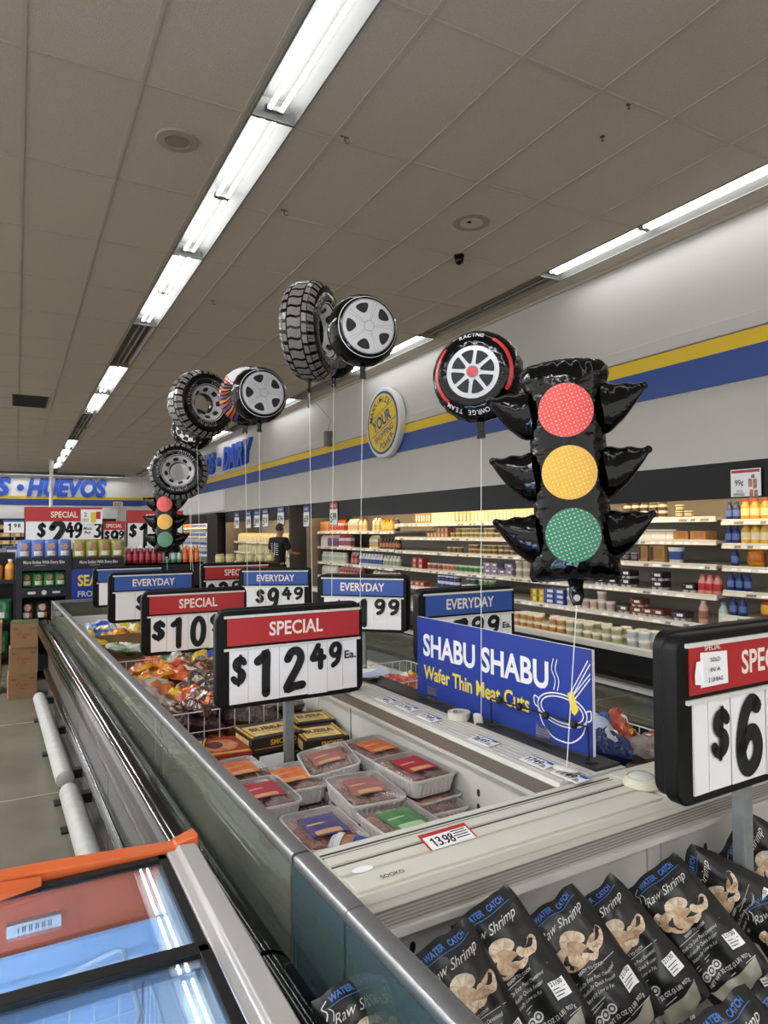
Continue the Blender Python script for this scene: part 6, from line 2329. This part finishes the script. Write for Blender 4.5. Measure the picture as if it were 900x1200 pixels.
Mx = facing(366, 389, 3.42, 1.2, .02, .1)
ty = tyre_balloon('big tread tyre balloon seen from its tread side, highest of the tyre balloons', Mx, .245, .075, .095)
add_string(ty, Mx @ Vector((0, 0, -.31)), tie(367))
Mx = facing(236, 474, 5.1, .55, .0, .12)
ty = tyre_balloon('tread tyre balloon with see-through hole above the checkered balloon', Mx, .25)
add_string(ty, Mx @ Vector((0, 0, -.31)), tie(236))
Mx = facing(210, 553, 5.75, -.12, -.03, .0)
ty = tyre_balloon('lowest tread tyre balloon facing the viewer over the distant traffic light', Mx, .238)
add_string(ty, Mx @ Vector((.1, 0, -.22)), tie(223))

# ================================================================ ORANGE CHEST FREEZER (lower left)
org = mat('orange_plastic', (206, 96, 44), .35, spec=.5, var=.04, vscale=6)
org2 = mat('orange_liner', (206, 84, 46), .5)
ice = mat('freezer_inside_blue_lit', (172, 198, 226), .5)  # bluish lamp light on the white tub, put into its colour
lidglass = clear('sliding_lid_glass', (226, 238, 246), .07, .012)
side_m = mat('side_rail_grey', (178, 176, 172), .3, spec=.6)
X0, X1, Y0, Y1, ZT = -.78, .385, .25, 1.70, .85
t = thing('orange_freezer', 'orange chest freezer with sliding glass lids in the lower left corner', 'chest freezer', ((X0 + X1) / 2, (Y0 + Y1) / 2, 0))
ko = dict(parent=t, loc=(-(X0 + X1) / 2, -(Y0 + Y1) / 2, 0))
m = MB()
for a, c in (((X0, Y0), (X1, Y0 + .04)), ((X0, Y1 - .06), (X1 - .085, Y1 - .01)), ((X0, Y0), (X0 + .04, Y1 - .01)), ((X1 - .1, Y0), (X1 - .085, Y1 - .01))):
    m.box((*a, .06), (*c, ZT - .03))
m.box((X0, Y0, .06), (X1 - .085, Y1 - .01, .12))
m.build('cabinet', mat('cabinet_white', (200, 200, 198), .4), smooth=False, **ko)
m = MB()
for x in (X0 + .06, X1 - .16):
    for y in (Y0 + .08, Y1 - .12):
        m.lathe([(.03, 0), (.03, .06)], 10, X=T(x, y, 0))
m.build('foot', kick, **ko)
m = MB()                                           # bowed orange end bar with a turned-up right end
N = 14
rings = []
for i in range(N + 1):
    f = i / N
    x = X0 + (X1 - .045 - X0) * f
    bow = .03 * (1 - (2 * f - 1) ** 2)
    rings.append([(x, Y1 - .05 + bow * .4, ZT - .045), (x, Y1 + bow * .4, ZT - .05), (x, Y1 + bow * .4 + .004, ZT + .0 + bow * .5), (x, Y1 - .012 + bow * .4, ZT + .012 + bow * .5), (x, Y1 - .046 + bow * .4, ZT + .006 + bow * .5)])
m.stack(rings, 0)
m.stack([[(X1 - .05, Y1 - .05, ZT - .05), (X1 - .05, Y1 + .0, ZT - .05), (X1 - .05, Y1 + .004, ZT + .01), (X1 - .05, Y1 - .045, ZT + .016)], [(X1 + .004, Y1 - .055, ZT - .05), (X1 + .004, Y1 + .01, ZT - .05), (X1 + .004, Y1 + .014, ZT + .022), (X1 + .004, Y1 - .045, ZT + .03)]], 0)
m.build('end_bar', org, bevel=.004, **ko)
m = MB()                                           # handle moulding at the left
m.stack([[(-.32, Y1 - .13, ZT - .0), (-.32, Y1 - .05, ZT - .0), (-.32, Y1 - .05, ZT + .024), (-.32, Y1 - .13, ZT + .012)], [(-.03, Y1 - .10, ZT - .0), (-.03, Y1 - .05, ZT - .0), (-.03, Y1 - .05, ZT + .022), (-.03, Y1 - .09, ZT + .014)],
         [(.055, Y1 - .075, ZT + .002), (.055, Y1 - .05, ZT + .002), (.055, Y1 - .05, ZT + .014), (.055, Y1 - .07, ZT + .01)]], 0)
m.build('handle', org, bevel=.003, **ko)
m = MB()
m.prism([(X1 - .075, ZT - .03), (X1 - .0, ZT - .03), (X1 + .004, ZT - .005), (X1 - .004, ZT + .012), (X1 - .045, ZT + .016), (X1 - .05, ZT + .006), (X1 - .07, ZT + .004)], -(Y1 - .05), -Y0, 0,
        frame(Vector((0, 0, 0)), Vector((1, 0, 0)), Vector((0, 0, 1)), Vector((0, -1, 0))))
m.build('side_rail', side_m, bevel=.003, **ko)
m = MB()                                           # orange back liner above a tub with bluish light in its colour
m.add([(X0 + .05, Y1 - .075, ZT - .01), (X1 - .09, Y1 - .075, ZT - .01), (X1 - .10, Y1 - .10, .75), (X0 + .05, Y1 - .10, .75)], [(0, 1, 2, 3)], 0)
m.add([(X0 + .05, Y1 - .10, .75), (X1 - .10, Y1 - .10, .75), (X1 - .10, Y1 - .115, .745), (X0 + .05, Y1 - .115, .745)], [(0, 1, 2, 3)], 0)
m.build('back_liner', org2, smooth=False, **ko)
m = MB()
m.add([(X0 + .05, Y1 - .12, .75), (X1 - .10, Y1 - .12, .75), (X1 - .10, Y1 - .12, .3), (X0 + .05, Y1 - .12, .3)], [(0, 1, 2, 3)], 0)
m.add([(X1 - .087, Y0 + .05, ZT - .014), (X1 - .087, Y1 - .075, ZT - .014), (X1 - .10, Y1 - .075, .3), (X1 - .10, Y0 + .05, .3)], [(0, 1, 2, 3)], 0)
m.add([(X0 + .05, Y0 + .05, .3), (X1 - .1, Y0 + .05, .3), (X1 - .1, Y1 - .1, .3), (X0 + .05, Y1 - .1, .3)], [(0, 1, 2, 3)], 0)
m.add([(X0 + .05, Y0 + .05, ZT - .04), (X0 + .05, Y1 - .075, ZT - .04), (X0 + .05, Y1 - .075, .3), (X0 + .05, Y0 + .05, .3)], [(0, 1, 2, 3)], 0)
m.build('inner_tub', ice, smooth=False, **ko)
m = MB()                                           # unseen lamp strips added under the rim to brighten the tub
m.box((X0 + .06, Y0 + .10, ZT - .05), (X0 + .075, Y1 - .2, ZT - .035))
m.box((X0 + .1, Y0 + .055, ZT - .05), (X1 - .15, Y0 + .07, ZT - .035))
m.build('rim_fill_lamp', mat('rim_fill_lamp', (226, 238, 255), .5, emit=170.0), smooth=False, **ko)
m = MB()                                           # rear lid, then the front lid on top of it
m.box((X0 + .03, 1.20, ZT - .006), (X1 - .075, Y1 - .055, ZT - .002))
l1 = m.build('glass_lid', lidglass, smooth=False, **ko)
m = MB()
m.box((X0 + .03, Y1 - .075, ZT - .012), (X1 - .075, Y1 - .052, ZT + .002))
m.box((X1 - .092, 1.20, ZT - .012), (X1 - .074, Y1 - .052, ZT + .002))
m.build('lid_frame', blk, l1, smooth=False)
m = MB()
m.box((X0 + .03, Y0 + .02, ZT + .012), (X1 - .08, 1.235, ZT + .016))
l2 = m.build('glass_lid', lidglass, smooth=False, **ko)
m = MB()
rg = []
for i in range(13):
    f = i / 12
    x = X0 + .03 + (X1 - .08 - X0 - .03) * f
    y = 1.225 + .018 * sin(f * pi)
    rg.append([(x, y - .022, ZT + .006), (x, y + .012, ZT + .006), (x, y + .012, ZT + .022), (x, y - .022, ZT + .022)])
m.stack(rg, 0)
m.box((X1 - .10, Y0 + .02, ZT + .006), (X1 - .078, 1.225, ZT + .022))
m.build('lid_frame', blk, l2, smooth=False, bevel=.002)
m = MB()
x_, y_ = .04, Y1 - .0875
q = at(40, 1081, y=Y1 - .088)
m.box((q.x - .05, Y1 - .104, q.z - .012), (q.x + .05, Y1 - .08, q.z + .012), 0)
for i in range(16):
    if i % 3 != 1:
        m.box((q.x - .03 + i * .004, Y1 - .105, q.z - .005), (q.x - .0275 + i * .004, Y1 - .1035, q.z + .006), 1)
m.build('barcode_label', [card, ink], smooth=False, **ko)
for k, (yb, lb) in enumerate(((1.35, 'white wire basket under the rear glass lid of the orange freezer'), (.92, 'white wire basket under the front glass lid of the orange freezer'))):
    tt = thing('freezer_basket', lb, 'wire basket', (0, yb, 0), group='wire baskets of the orange freezer')
    m = MB()
    wire_grid(m, [(X0 + .08, .19, 0), (X1 - .14, .19, 0), (X1 - .14, -.19, 0), (X0 + .08, -.19, 0), (X0 + .08, .19, 0)], .48, .70, .045)
    for i in range(22):
        m.tube([(X0 + .08 + i * .042, -.19, .48), (X0 + .08 + i * .042, .19, .48)], .002, 5)
    m.build('wire', mat('basket_wire', (216, 222, 230), .4), tt)
    m = MB()
    m.tube([(X1 - .30, .19, .70), (X1 - .20, .12, .765), (X1 - .19, .1, .77), (X1 - .19, -.1, .77), (X1 - .20, -.12, .765), (X1 - .30, -.19, .70)], .005, 6)
    m.build('handle', mat('basket_wire', (216, 222, 230), .4), tt)

# ================================================================ FAR END OF THE AISLE
stand_m = mat('stand_navy_black', (18, 22, 36), .5)


def display_stand(label, x0, x1, y, ztop, text):
    w = x1 - x0
    t = thing('display_stand', label, 'display stand', ((x0 + x1) / 2, y, 0))
    d = .5
    m = MB()
    for zz_ in (0.0, .25, .62, .98, ztop - .02):
        m.box((-w / 2, 0, zz_), (w / 2, d, zz_ + .02))
    m.box((-w / 2, 0, 0), (-w / 2 + .05, d, ztop))
    m.box((w / 2 - .05, 0, 0), (w / 2, d, ztop))
    m.box((-w / 2, d - .02, 0), (w / 2, d, ztop))
    for za, zb in ((ztop - .13, ztop + .01), (.90, 1.0), (.52, .64), (.1, .27)):
        m.box((-w / 2, -.012, za), (w / 2, .0, zb))
    m.box((-w / 2, -.01, 0), (-w / 2 + .06, 0, ztop))
    m.box((w / 2 - .06, -.01, 0), (w / 2, 0, ztop))
    m.build('shell', stand_m, t, smooth=False)
    m = MB()
    m.flat(text2d(text, .034, w * .74, .02), lambda x, y_: (x, y_ + ztop - .055, 0), 0, T(0, -.0135, 0) @ UP)
    m.flat(ribbon([(-w * .18, 0), (w * .02, .002)], .004), lambda x, y_: (x, y_ + ztop - .075, 0), 0, T(0, -.0135, 0) @ UP)
    for zc in (.945, .575):
        m.prism(rrect(.08, .028, .012, 3, -w * .22, zc), 0, .001, 0, T(0, -.0125, 0) @ UP)
        m.poly(disc(.026, 14, 0, zc), 0, T(0, -.0135, 0) @ UP)
        m.prism(rrect(.08, .024, .01, 3, w * .22, zc), 0, .001, 0, T(0, -.0125, 0) @ UP)
    m.build('lettering', shr_txt, t, smooth=False)
    return t


def snack_bag(key, body, art, art2):
    t = thing('snack_bag', '', 'snack bag', group=key)
    S = pillow(.145, .21, .07, len(key) * .7, .35)
    U = R(pi / 2, 'X') @ T(0, .105, 0)
    m = MB()
    m.grid(lambda u, v: S(u, v, 1), 10, 12, 0, U)
    m.grid(lambda u, v: S(-u, v, -1), 8, 8, 0, U)
    m.build('bag', body, t, ang=60)
    m = MB()
    m.grid(lambda r, a: S(.0 + .5 * r * cos(a), .3 + .36 * r * sin(a), 1, .003), 3, 14, 0, U, u=(0, 1), v=(0, 2 * pi))
    m.build('picture', art, t, ang=60)
    m = MB()
    m.grid(lambda u, v: S(u * .6, -.5 + v * .26, 1, .003), 6, 4, lambda a, c: 1 if a > .6 else 0, U)
    m.build('picture_panel', [foilwhite, art2], t, ang=60)
    return t


face_m = mat('picture_brownish', (176, 128, 104), .5, var=.3, vscale=30)
food_m = mat('picture_food', (212, 184, 110), .5, var=.3, vscale=30)
sb = {'blue': snack_bag('blue snack bags on the left display stand', pm('5c74b4', .25), face_m, food_m), 'gold': snack_bag('olive snack bags on the right display stand', pm('8c8a44', .25), face_m, food_m),
      'green': snack_bag('green snack bags inside the left display stand', pm('2c7c3c', .25), face_m, food_m), 'black': snack_bag('dark snack bags inside the left display stand, lower window', pm('2c2624', .25), mat('picture_pink', (206, 164, 140), .5), mat('picture_rust', (176, 86, 50), .5)),
      'leaf': snack_bag('green leafy snack bags on the rack at far left', pm('2f6a44', .25), pm('3c7c50'), pm('3c7c50'))}
fresh = set(sb)


def place_bag(kk, loc, label, sc=1., rz=0., rx=0.):
    M_ = T(*loc) @ R(rz, 'Z') @ R(rx, 'X') @ Matrix.Scale(sc, 4)
    if kk in fresh:
        fresh.discard(kk)
        o = sb[kk]
        o.matrix_basis = M_
        o['label'] = label
    else:
        o = dup(sb[kk], label, sb[kk]['group'], M=M_)
    return o


SY = 8.3
display_stand('left black display stand with snack bags behind the cardboard cartons', .005, .55, SY, 1.315, 'More Smiles With Every Bite')
display_stand('right black display stand with snack bags behind the blue SEA board', .56, 1.10, SY, 1.305, 'More Smiles With Every Bite')
for i in range(4):
    place_bag('blue', (.085 + i * .132, SY + .06, 1.318), 'blue snack bag standing in the front row on top of the left display stand', .93, rx=-.1, rz=.06 * (i % 2))
for i in range(4):
    place_bag('blue', (.1 + i * .13, SY + .2, 1.318), 'blue snack bag in the second row on top of the left display stand', .97, rx=-.1)
for i in range(4):
    place_bag('gold', (.63 + i * .135, SY + .06, 1.308), 'olive yellow snack bag standing in the front row on top of the right display stand', .97, rx=-.1, rz=.1 * (i % 3 - 1))
for i in range(4):
    place_bag('gold', (.65 + i * .13, SY + .2, 1.308), 'olive yellow snack bag in the second row on top of the right display stand', 1.0, rx=-.1)
for i in range(4):
    place_bag('green', (.11 + i * .112, SY + .08, 1.002), 'green snack bag in the upper window of the left display stand', .78, rx=-.15, rz=.1)
    place_bag('green', (.665 + i * .112, SY + .08, 1.002), 'green snack bag in the upper window of the right display stand', .78, rx=-.15, rz=.1)
for i in range(3):
    place_bag('black', (.12 + i * .145, SY + .08, .642), 'dark snack bag with rust band in the lower window of the left display stand', 1.0, rx=-.15)

# soft drink crates right of the stands
bot_me = {}


def drink(key, body, cap, label):
    m, mats = prod_bottle(.032, .2, body, cap, label, .4)
    o = m.build('drink_bottle', mats, ang=40)
    me = o.data
    bpy.data.objects.remove(o)
    bot_me[key] = me


drink('red', pm('8a2430', .2), pm('d8d0d0'), pm('b04450'))
drink('green', pm('4c8a64', .2), pm('c8d8d0'), pm('b8ccc0'))
drink('orange', pm('d86a2c', .2), pm('e0b090'), pm('e08848'))
t = thing('drink_pallet', 'black stacked crates carrying soft drink bottles behind the price signs', 'crate stack', (1.56, SY + .3, 0))
for zz_ in (0, .31, .62, .93):
    m = MB()
    m.box((-.44, -.3, zz_), (.44, .3, zz_ + .02))
    for a, c in (((-.44, -.3), (.44, -.285)), ((-.44, .285), (.44, .3)), ((-.44, -.3), (-.425, .3)), ((.425, -.3), (.44, .3))):
        m.box((*a, zz_), (*c, zz_ + .3))
    m.box((-.44, -.3, zz_ + .28), (.44, .3, zz_ + .3))
    for i in range(8):
        m.box((-.42 + i * .11, -.304, zz_ + .05), (-.35 + i * .11, -.3, zz_ + .25))
    m.build('crate', case_blk, t, smooth=False)
for i in range(12):
    key = 'red' if i < 6 else 'green' if i < 9 else 'orange'
    for r_ in range(2):
        x = 1.165 + i * .069 + (.02 if i > 5 else 0)
        o = bpy.data.objects.new('drink_bottle', bot_me[key])
        COL.objects.link(o)
        o.location = (x, SY + .08 + r_ * .075, 1.2305)
        o.scale = (1, 1, 1.0)
        tag(o, '%s soft drink bottle in the crates behind the price signs' % key, 'bottle', '%s soft drink bottles' % key)
food_me = product('snack_pouch', 'pouch', prod_bag, .12, .09, .13, pm('b8ac60'), pm('d8d0a0'), pm('b8ac60'))
m = MB()
m.box((2.16, SY + .05, 0), (3.0, SY + .5, 1.19))
for i in range(3):
    m.box((2.155, SY + .045, .3 * i + .28), (3.005, SY + .505, .3 * i + .3), 1)
tag(m.build('display_table', [case_blk, seam], smooth=False), 'dark display table carrying small clear pouches behind the red price sign', 'display table')
for i in range(6):
    o = bpy.data.objects.new('snack_pouch', food_me)
    COL.objects.link(o)
    o.location = (2.24 + i * .13, SY + .12, 1.1905)
    o.rotation_euler.z = pi / 2
    tag(o, 'small clear pouch of yellow-green food on the dark display table', 'pouch', 'clear pouches on the display table')


def aisle_board(label, x0, x1, y, z0, z1, header, cards, hx=0., htxt=.42):
    w = x1 - x0
    t = thing('aisle_price_board', label, 'price board', ((x0 + x1) / 2, y, 0))
    m = MB()
    m.box((-w / 2, 0, z0), (w / 2, .02, z1))
    m.build('panel', card, t, smooth=False)
    m = MB()
    for x in (-w * .35, w * .35):
        m.box((x - .015, .02, 0), (x + .015, .045, z1 - .05))
    m.box((-w * .4, -.05, 0), (w * .4, .2, .012))
    m.build('post', blk, t, smooth=False)
    hz = z1 - (z1 - z0) * .33
    m = MB()
    m.box((-w / 2 - .01, -.006, hz), (w / 2 + .01, 0, z1 + .004), 0)
    m.box((-w / 2 - .016, -.004, z0 - .0), (-w / 2 - .0, 0, z1), 1)
    m.box((w / 2, -.004, z0 - .0), (w / 2 + .012, 0, z1), 1)
    hd = m.build('header', [red, ink], t, smooth=False)
    m = MB()
    m.flat(text2d('SPECIAL', (z1 - hz) * .42, None, .02, sx=.82), lambda x, y_: (x + hx, y_ + hz + (z1 - hz) * .28, 0), 0, T(0, -.0072, 0) @ UP)
    m.build('lettering', cream, hd, smooth=False)
    H_ = hz - z0
    m = MB()
    for ch, fx, fw, fh, up in cards:
        if ch in STROKES:
            figure(m, ch, -w / 2 + fx * w, z0 + H_ * (.96 - fh - up), fw * w, H_ * fh, 0, T(0, -.0015, 0) @ UP, .25)
        else:
            for k, ln in enumerate(ch.split('|')):
                m.flat(text2d(ln, H_ * fh, None, .02, .2), lambda x, y_: (x - w / 2 + fx * w, y_ + z0 + H_ * (.9 - fh - up - k * fh * 1.4), 0), 0, T(0, -.0015, 0) @ UP)
    m.build('price', ink, t, smooth=False)
    return t


b1 = aisle_board('large red-topped SPECIAL board reading $2.49 must buy 3 above the left stand', .102, .92, 8.95, 1.395, 1.897, 'SPECIAL',
                 [('$', .15, .1, .5, .02), ('2', .30, .2, .92, .0), ('4', .52, .1, .5, .02), ('9', .63, .1, .52, .02), ('Must|Buy', .815, 0, .10, .1), ('3', .9, .09, .52, .02)], -.0)
q = T(.32, -.012, 1.70)
m = MB()
m.box((.18, -.014, 1.70), (.42, -.008, 1.895), 0)
m.box((.18, -.0145, 1.875), (.42, -.014, 1.895), 1)
m.box((.29, -.0145, 1.72), (.35, -.014, 1.84), 2)
m.box((.35, -.0145, 1.76), (.40, -.014, 1.85), 1)
fl_ = m.build('flyer', [card, red, mat('print_lemon', (224, 196, 60), .3)], b1, smooth=False)
m = MB()
m.flat(text2d('2', .05, None, .01), lambda x, y_: (x + .23, y_ + 1.79, 0), 0, T(0, -.0155, 0) @ UP)
for i in range(2):
    m.box((.195, -.0152, 1.735 + i * .02), (.27, -.0145, 1.741 + i * .02))
m.build('flyer_print', ink, fl_, smooth=False)
aisle_board('small red-topped SPECIAL board reading 99 cents between the two large boards', .95, 1.19, 8.98, 1.415, 1.73, 'SPECIAL',
            [('$', .05, .22, .5, .02), ('9', .34, .34, .75, .02), ('9', .74, .22, .45, .02)], 0)
aisle_board('large red-topped SPECIAL board starting $1.9, partly behind the distant traffic light', 1.225, 1.89, 8.95, 1.395, 1.867, 'SPECIAL',
            [('$', .03, .12, .5, .02), ('1', .2, .18, .92, 0), ('9', .44, .12, .5, .02), ('9', .62, .12, .5, .02)], .02)
# blue SEA board at the end of the freezer
q = at(112, 706, y=7.45)
t = thing('sign_board', 'blue board with yellow SEA lettering over the words FROM, at the end of the freezer', 'sign board', (.80, 7.42, 0))
zc = at(97, 686, y=7.42)
m = MB()
xa, xb = at(84, 690, y=7.42).x - .80, .55
za, zb = at(97, 708, y=7.42).z, at(97, 667, y=7.42).z
m.box((xa, 0, za), (xb, .008, zb))
m.build('panel', bluedeep, t, smooth=False)
m = MB()
m.box((-.02, .008, 0), (.02, .03, zb - .05))
m.box((-.15, -.06, 0), (.15, .12, .012))
m.build('stand', galv, t, smooth=False)
m = MB()
m.flat(text2d('SEAFOOD', .105, .50, .03, 0, 'L'), lambda x, y_: (x + xa + .055, y_ + za + .185, 0), 0, T(0, -.001, 0) @ UP)
m.build('yellow_lettering', mat('lettering_yellow', (226, 204, 64), .5), t, smooth=False)
m = MB()
m.flat(text2d('FROM THE SEA', .055, .50, .02, 0, 'L'), lambda x, y_: (x + xa + .055, y_ + za + .075, 0), 0, T(0, -.001, 0) @ UP)
m.build('white_lettering', shr_txt, t, smooth=False)

# cardboard cartons stacked on the floor by the far end of the freezer
bxs = [(.064, 7.44, 0, .245, .25, .24, .05), (.075, 7.44, .241, .245, .25, .25, .02), (.085, 7.43, .492, .235, .25, .23, -.03)]
for i, (x, y, zz_, w, d, h, rz) in enumerate(bxs):
    t = thing('cardboard_carton', ['bottom', 'middle', 'top'][i] + ' brown cardboard carton of the stack of three beside the freezer', 'cardboard carton', (x, y + d / 2, zz_), rz, group='stacked cartons by the freezer')
    m = MB()
    m.box((-w / 2, -d / 2, 0), (w / 2, d / 2, h))
    m.box((-w / 2 - .001, -.002, h), (w / 2 + .001, .002, h + .001), 1)
    m.build('carton', [cardboard, seam], t, smooth=False, bevel=.004)
    m = MB()
    U_ = T(0, -d / 2 - .001, 0) @ UP
    m.flat(ribbon(spline([(-.04, h * .50), (-.052, h * .60), (-.03, h * .66), (-.02, h * .58), (-.008, h * .5), (.004, h * .58), (.014, h * .52), (.026, h * .6), (.036, h * .52), (.05, h * .56)], 4), .006), lambda a, c: (a, c, 0), 0, U_)
    m.prism(rrect(.04, .012, .004, 2, .0, h * .42), 0, .0008, 0, U_)
    m.build('emblem', mat('emblem_red', (150, 62, 44), .7), t, smooth=False)
    m = MB()
    for sx in (-1, 1):
        m.box((sx * w * .33 - .018, -d / 2 - .0008, h * .76), (sx * w * .33 + .018, -d / 2, h * .82))
    m.build('print', mat('carton_print_green', (92, 92, 52), .7), t, smooth=False)
    if i == 2:
        m = MB()
        m.box((-w / 2, -d / 2, h), (w / 2, d / 2, h + .012))
        m.build('wrap_top', mat('wrap_green', (96, 100, 62), .3, var=.4, vscale=40), t, smooth=False)
for i, (zz_, h) in enumerate(((0, .4), (.401, .3))):
    m = MB()
    m.box((-.15, 0, zz_), (-.06, .3, zz_ + h))
    o = m.build('cardboard_carton', cardboard, smooth=False, loc=(-.05 if i else -.06, 7.78, 0), bevel=.004)
    tag(o, ['lower', 'upper'][i] + ' brown carton standing behind the stack of three cartons', 'cardboard carton')

# rack at the left edge
t = thing('shelf_rack', 'dark shelf rack with drinks and green bags at the left edge', 'shelf rack', (-.42, 9.4, 0))
m = MB()
for zz_ in (.1, .5, 1.0):
    m.box((-.7, 0, zz_), (.42, .5, zz_ + .025))
m.box((-.7, .5, 0), (.42, .52, 1.35))
m.build('shelf', case_blk, t, smooth=False)
m = MB()
for x in (-.7, .40):
    m.box((x, .0, 0), (x + .02, .52, 1.35))
m.box((-.7, -.01, .985), (.42, 0, 1.03))
m.build('upright', stand_m, t, smooth=False)
drink('juice', pm('e09a2c', .2), pm('e8e0d0'), pm('c88838'))
for i in range(7):
    o = bpy.data.objects.new('drink_bottle', bot_me['juice'])
    COL.objects.link(o)
    o.location = (-.95 + i * .15, 9.5, 1.0255)
    o.scale = (2.0, 2.0, 1.25)
    tag(o, 'orange drink bottle on the dark rack at the left edge', 'bottle', 'orange drink bottles on the left rack')
for i in range(6):
    place_bag('leaf', (-.98 + i * .17, 9.5, .526), 'green leafy bag on the middle shelf of the rack at the left edge', 1.3, rx=-.15)
for i in range(5):
    place_bag('leaf', (-.96 + i * .2, 9.5, .126), 'green leafy bag on the lowest shelf of the rack at the left edge', 1.3, rx=-.15)
# blue and white packs on the rack top, behind the orange bottles
pk = product('water_pack', 'waterpack', prod_box, .2, .2, .22, pm('44506e'), pm('c8ccd8'), pm('8890a8'))
for i in range(5):
    o = bpy.data.objects.new('water_pack', pk)
    COL.objects.link(o)
    o.location = (-.72 + i * .22, 10.3, 1.201 if i < 5 else 0)
    o.rotation_euler.z = pi / 2
    tag(o, 'grey-blue wrapped pack on the low rack behind the orange bottles', 'pack', 'wrapped packs behind the orange bottles')
m = MB()
m.box((-.9, 10.15, 0), (.32, 10.5, 1.2))
tag(m.build('display_plinth', case_blk, smooth=False), 'dark plinth under the wrapped packs behind the rack at the left edge', 'plinth')

# egg case against the back wall
t = thing('egg_case', 'shelved case with tan cartons under the HUEVOS wall, far back', 'shelf case', (-1.2, 33.4, 0))
m = MB()
for zz_ in (.4, .75, 1.1, 1.42, 1.75):
    m.box((-2.5, -.5, zz_ - .03), (5.2, .4, zz_))
m.box((-2.5, -.52, 1.95), (5.2, .4, 2.2))
m.box((-2.5, .35, 0), (5.2, .4, 2.2))
m.build('shelf', case_blk, t, smooth=False)
eg = product('egg_carton', 'egg', prod_box, .36, .3, .17, pm('d8b078'), pm('e8d0a0'), pm('c89858'))
for k, zz_ in enumerate((.4, .75, 1.1, 1.42, 1.75)):
    for i in range(9):
        o = bpy.data.objects.new('egg_carton', eg)
        COL.objects.link(o)
        o.location = (-1.6 + i * .4, 33.1, zz_ + .0005)
        o.rotation_euler.z = pi / 2
        tag(o, 'tan carton on the %s shelf of the case under the HUEVOS wall' % ['lowest', 'second lowest', 'middle', 'second', 'top'][k], 'carton', 'tan cartons, back wall shelf %d' % k)
t = thing('aisle_price_card', 'white price card reading 1.98 in front of the tan cartons at the left edge', 'price card', M=T(at(17, 617, y=20).x, 20, at(17, 617, y=20).z) @ UP)
m = MB()
m.box((-.24, -.16, 0), (.24, .12, .01), 0)
m.box((-.26, .12, 0), (.26, .17, .012), 1)
m.build('card', [card, blue], t, smooth=False)
m = MB()
figure(m, '1', -.16, -.1, .1, .17, 0, T(0, 0, .012))
figure(m, '9', -.02, -.02, .07, .09, 0, T(0, 0, .012))
figure(m, '8', .07, -.02, .07, .09, 0, T(0, 0, .012))
m.build('price', ink, t, smooth=False)
m = MB()
zz_ = at(17, 617, y=20).z
m.box((-.02, -zz_, -.03), (.02, -.1, 0))
m.box((-.12, -zz_, -.1), (.12, -zz_ + .012, .1))
m.build('post', galv, t, smooth=False)
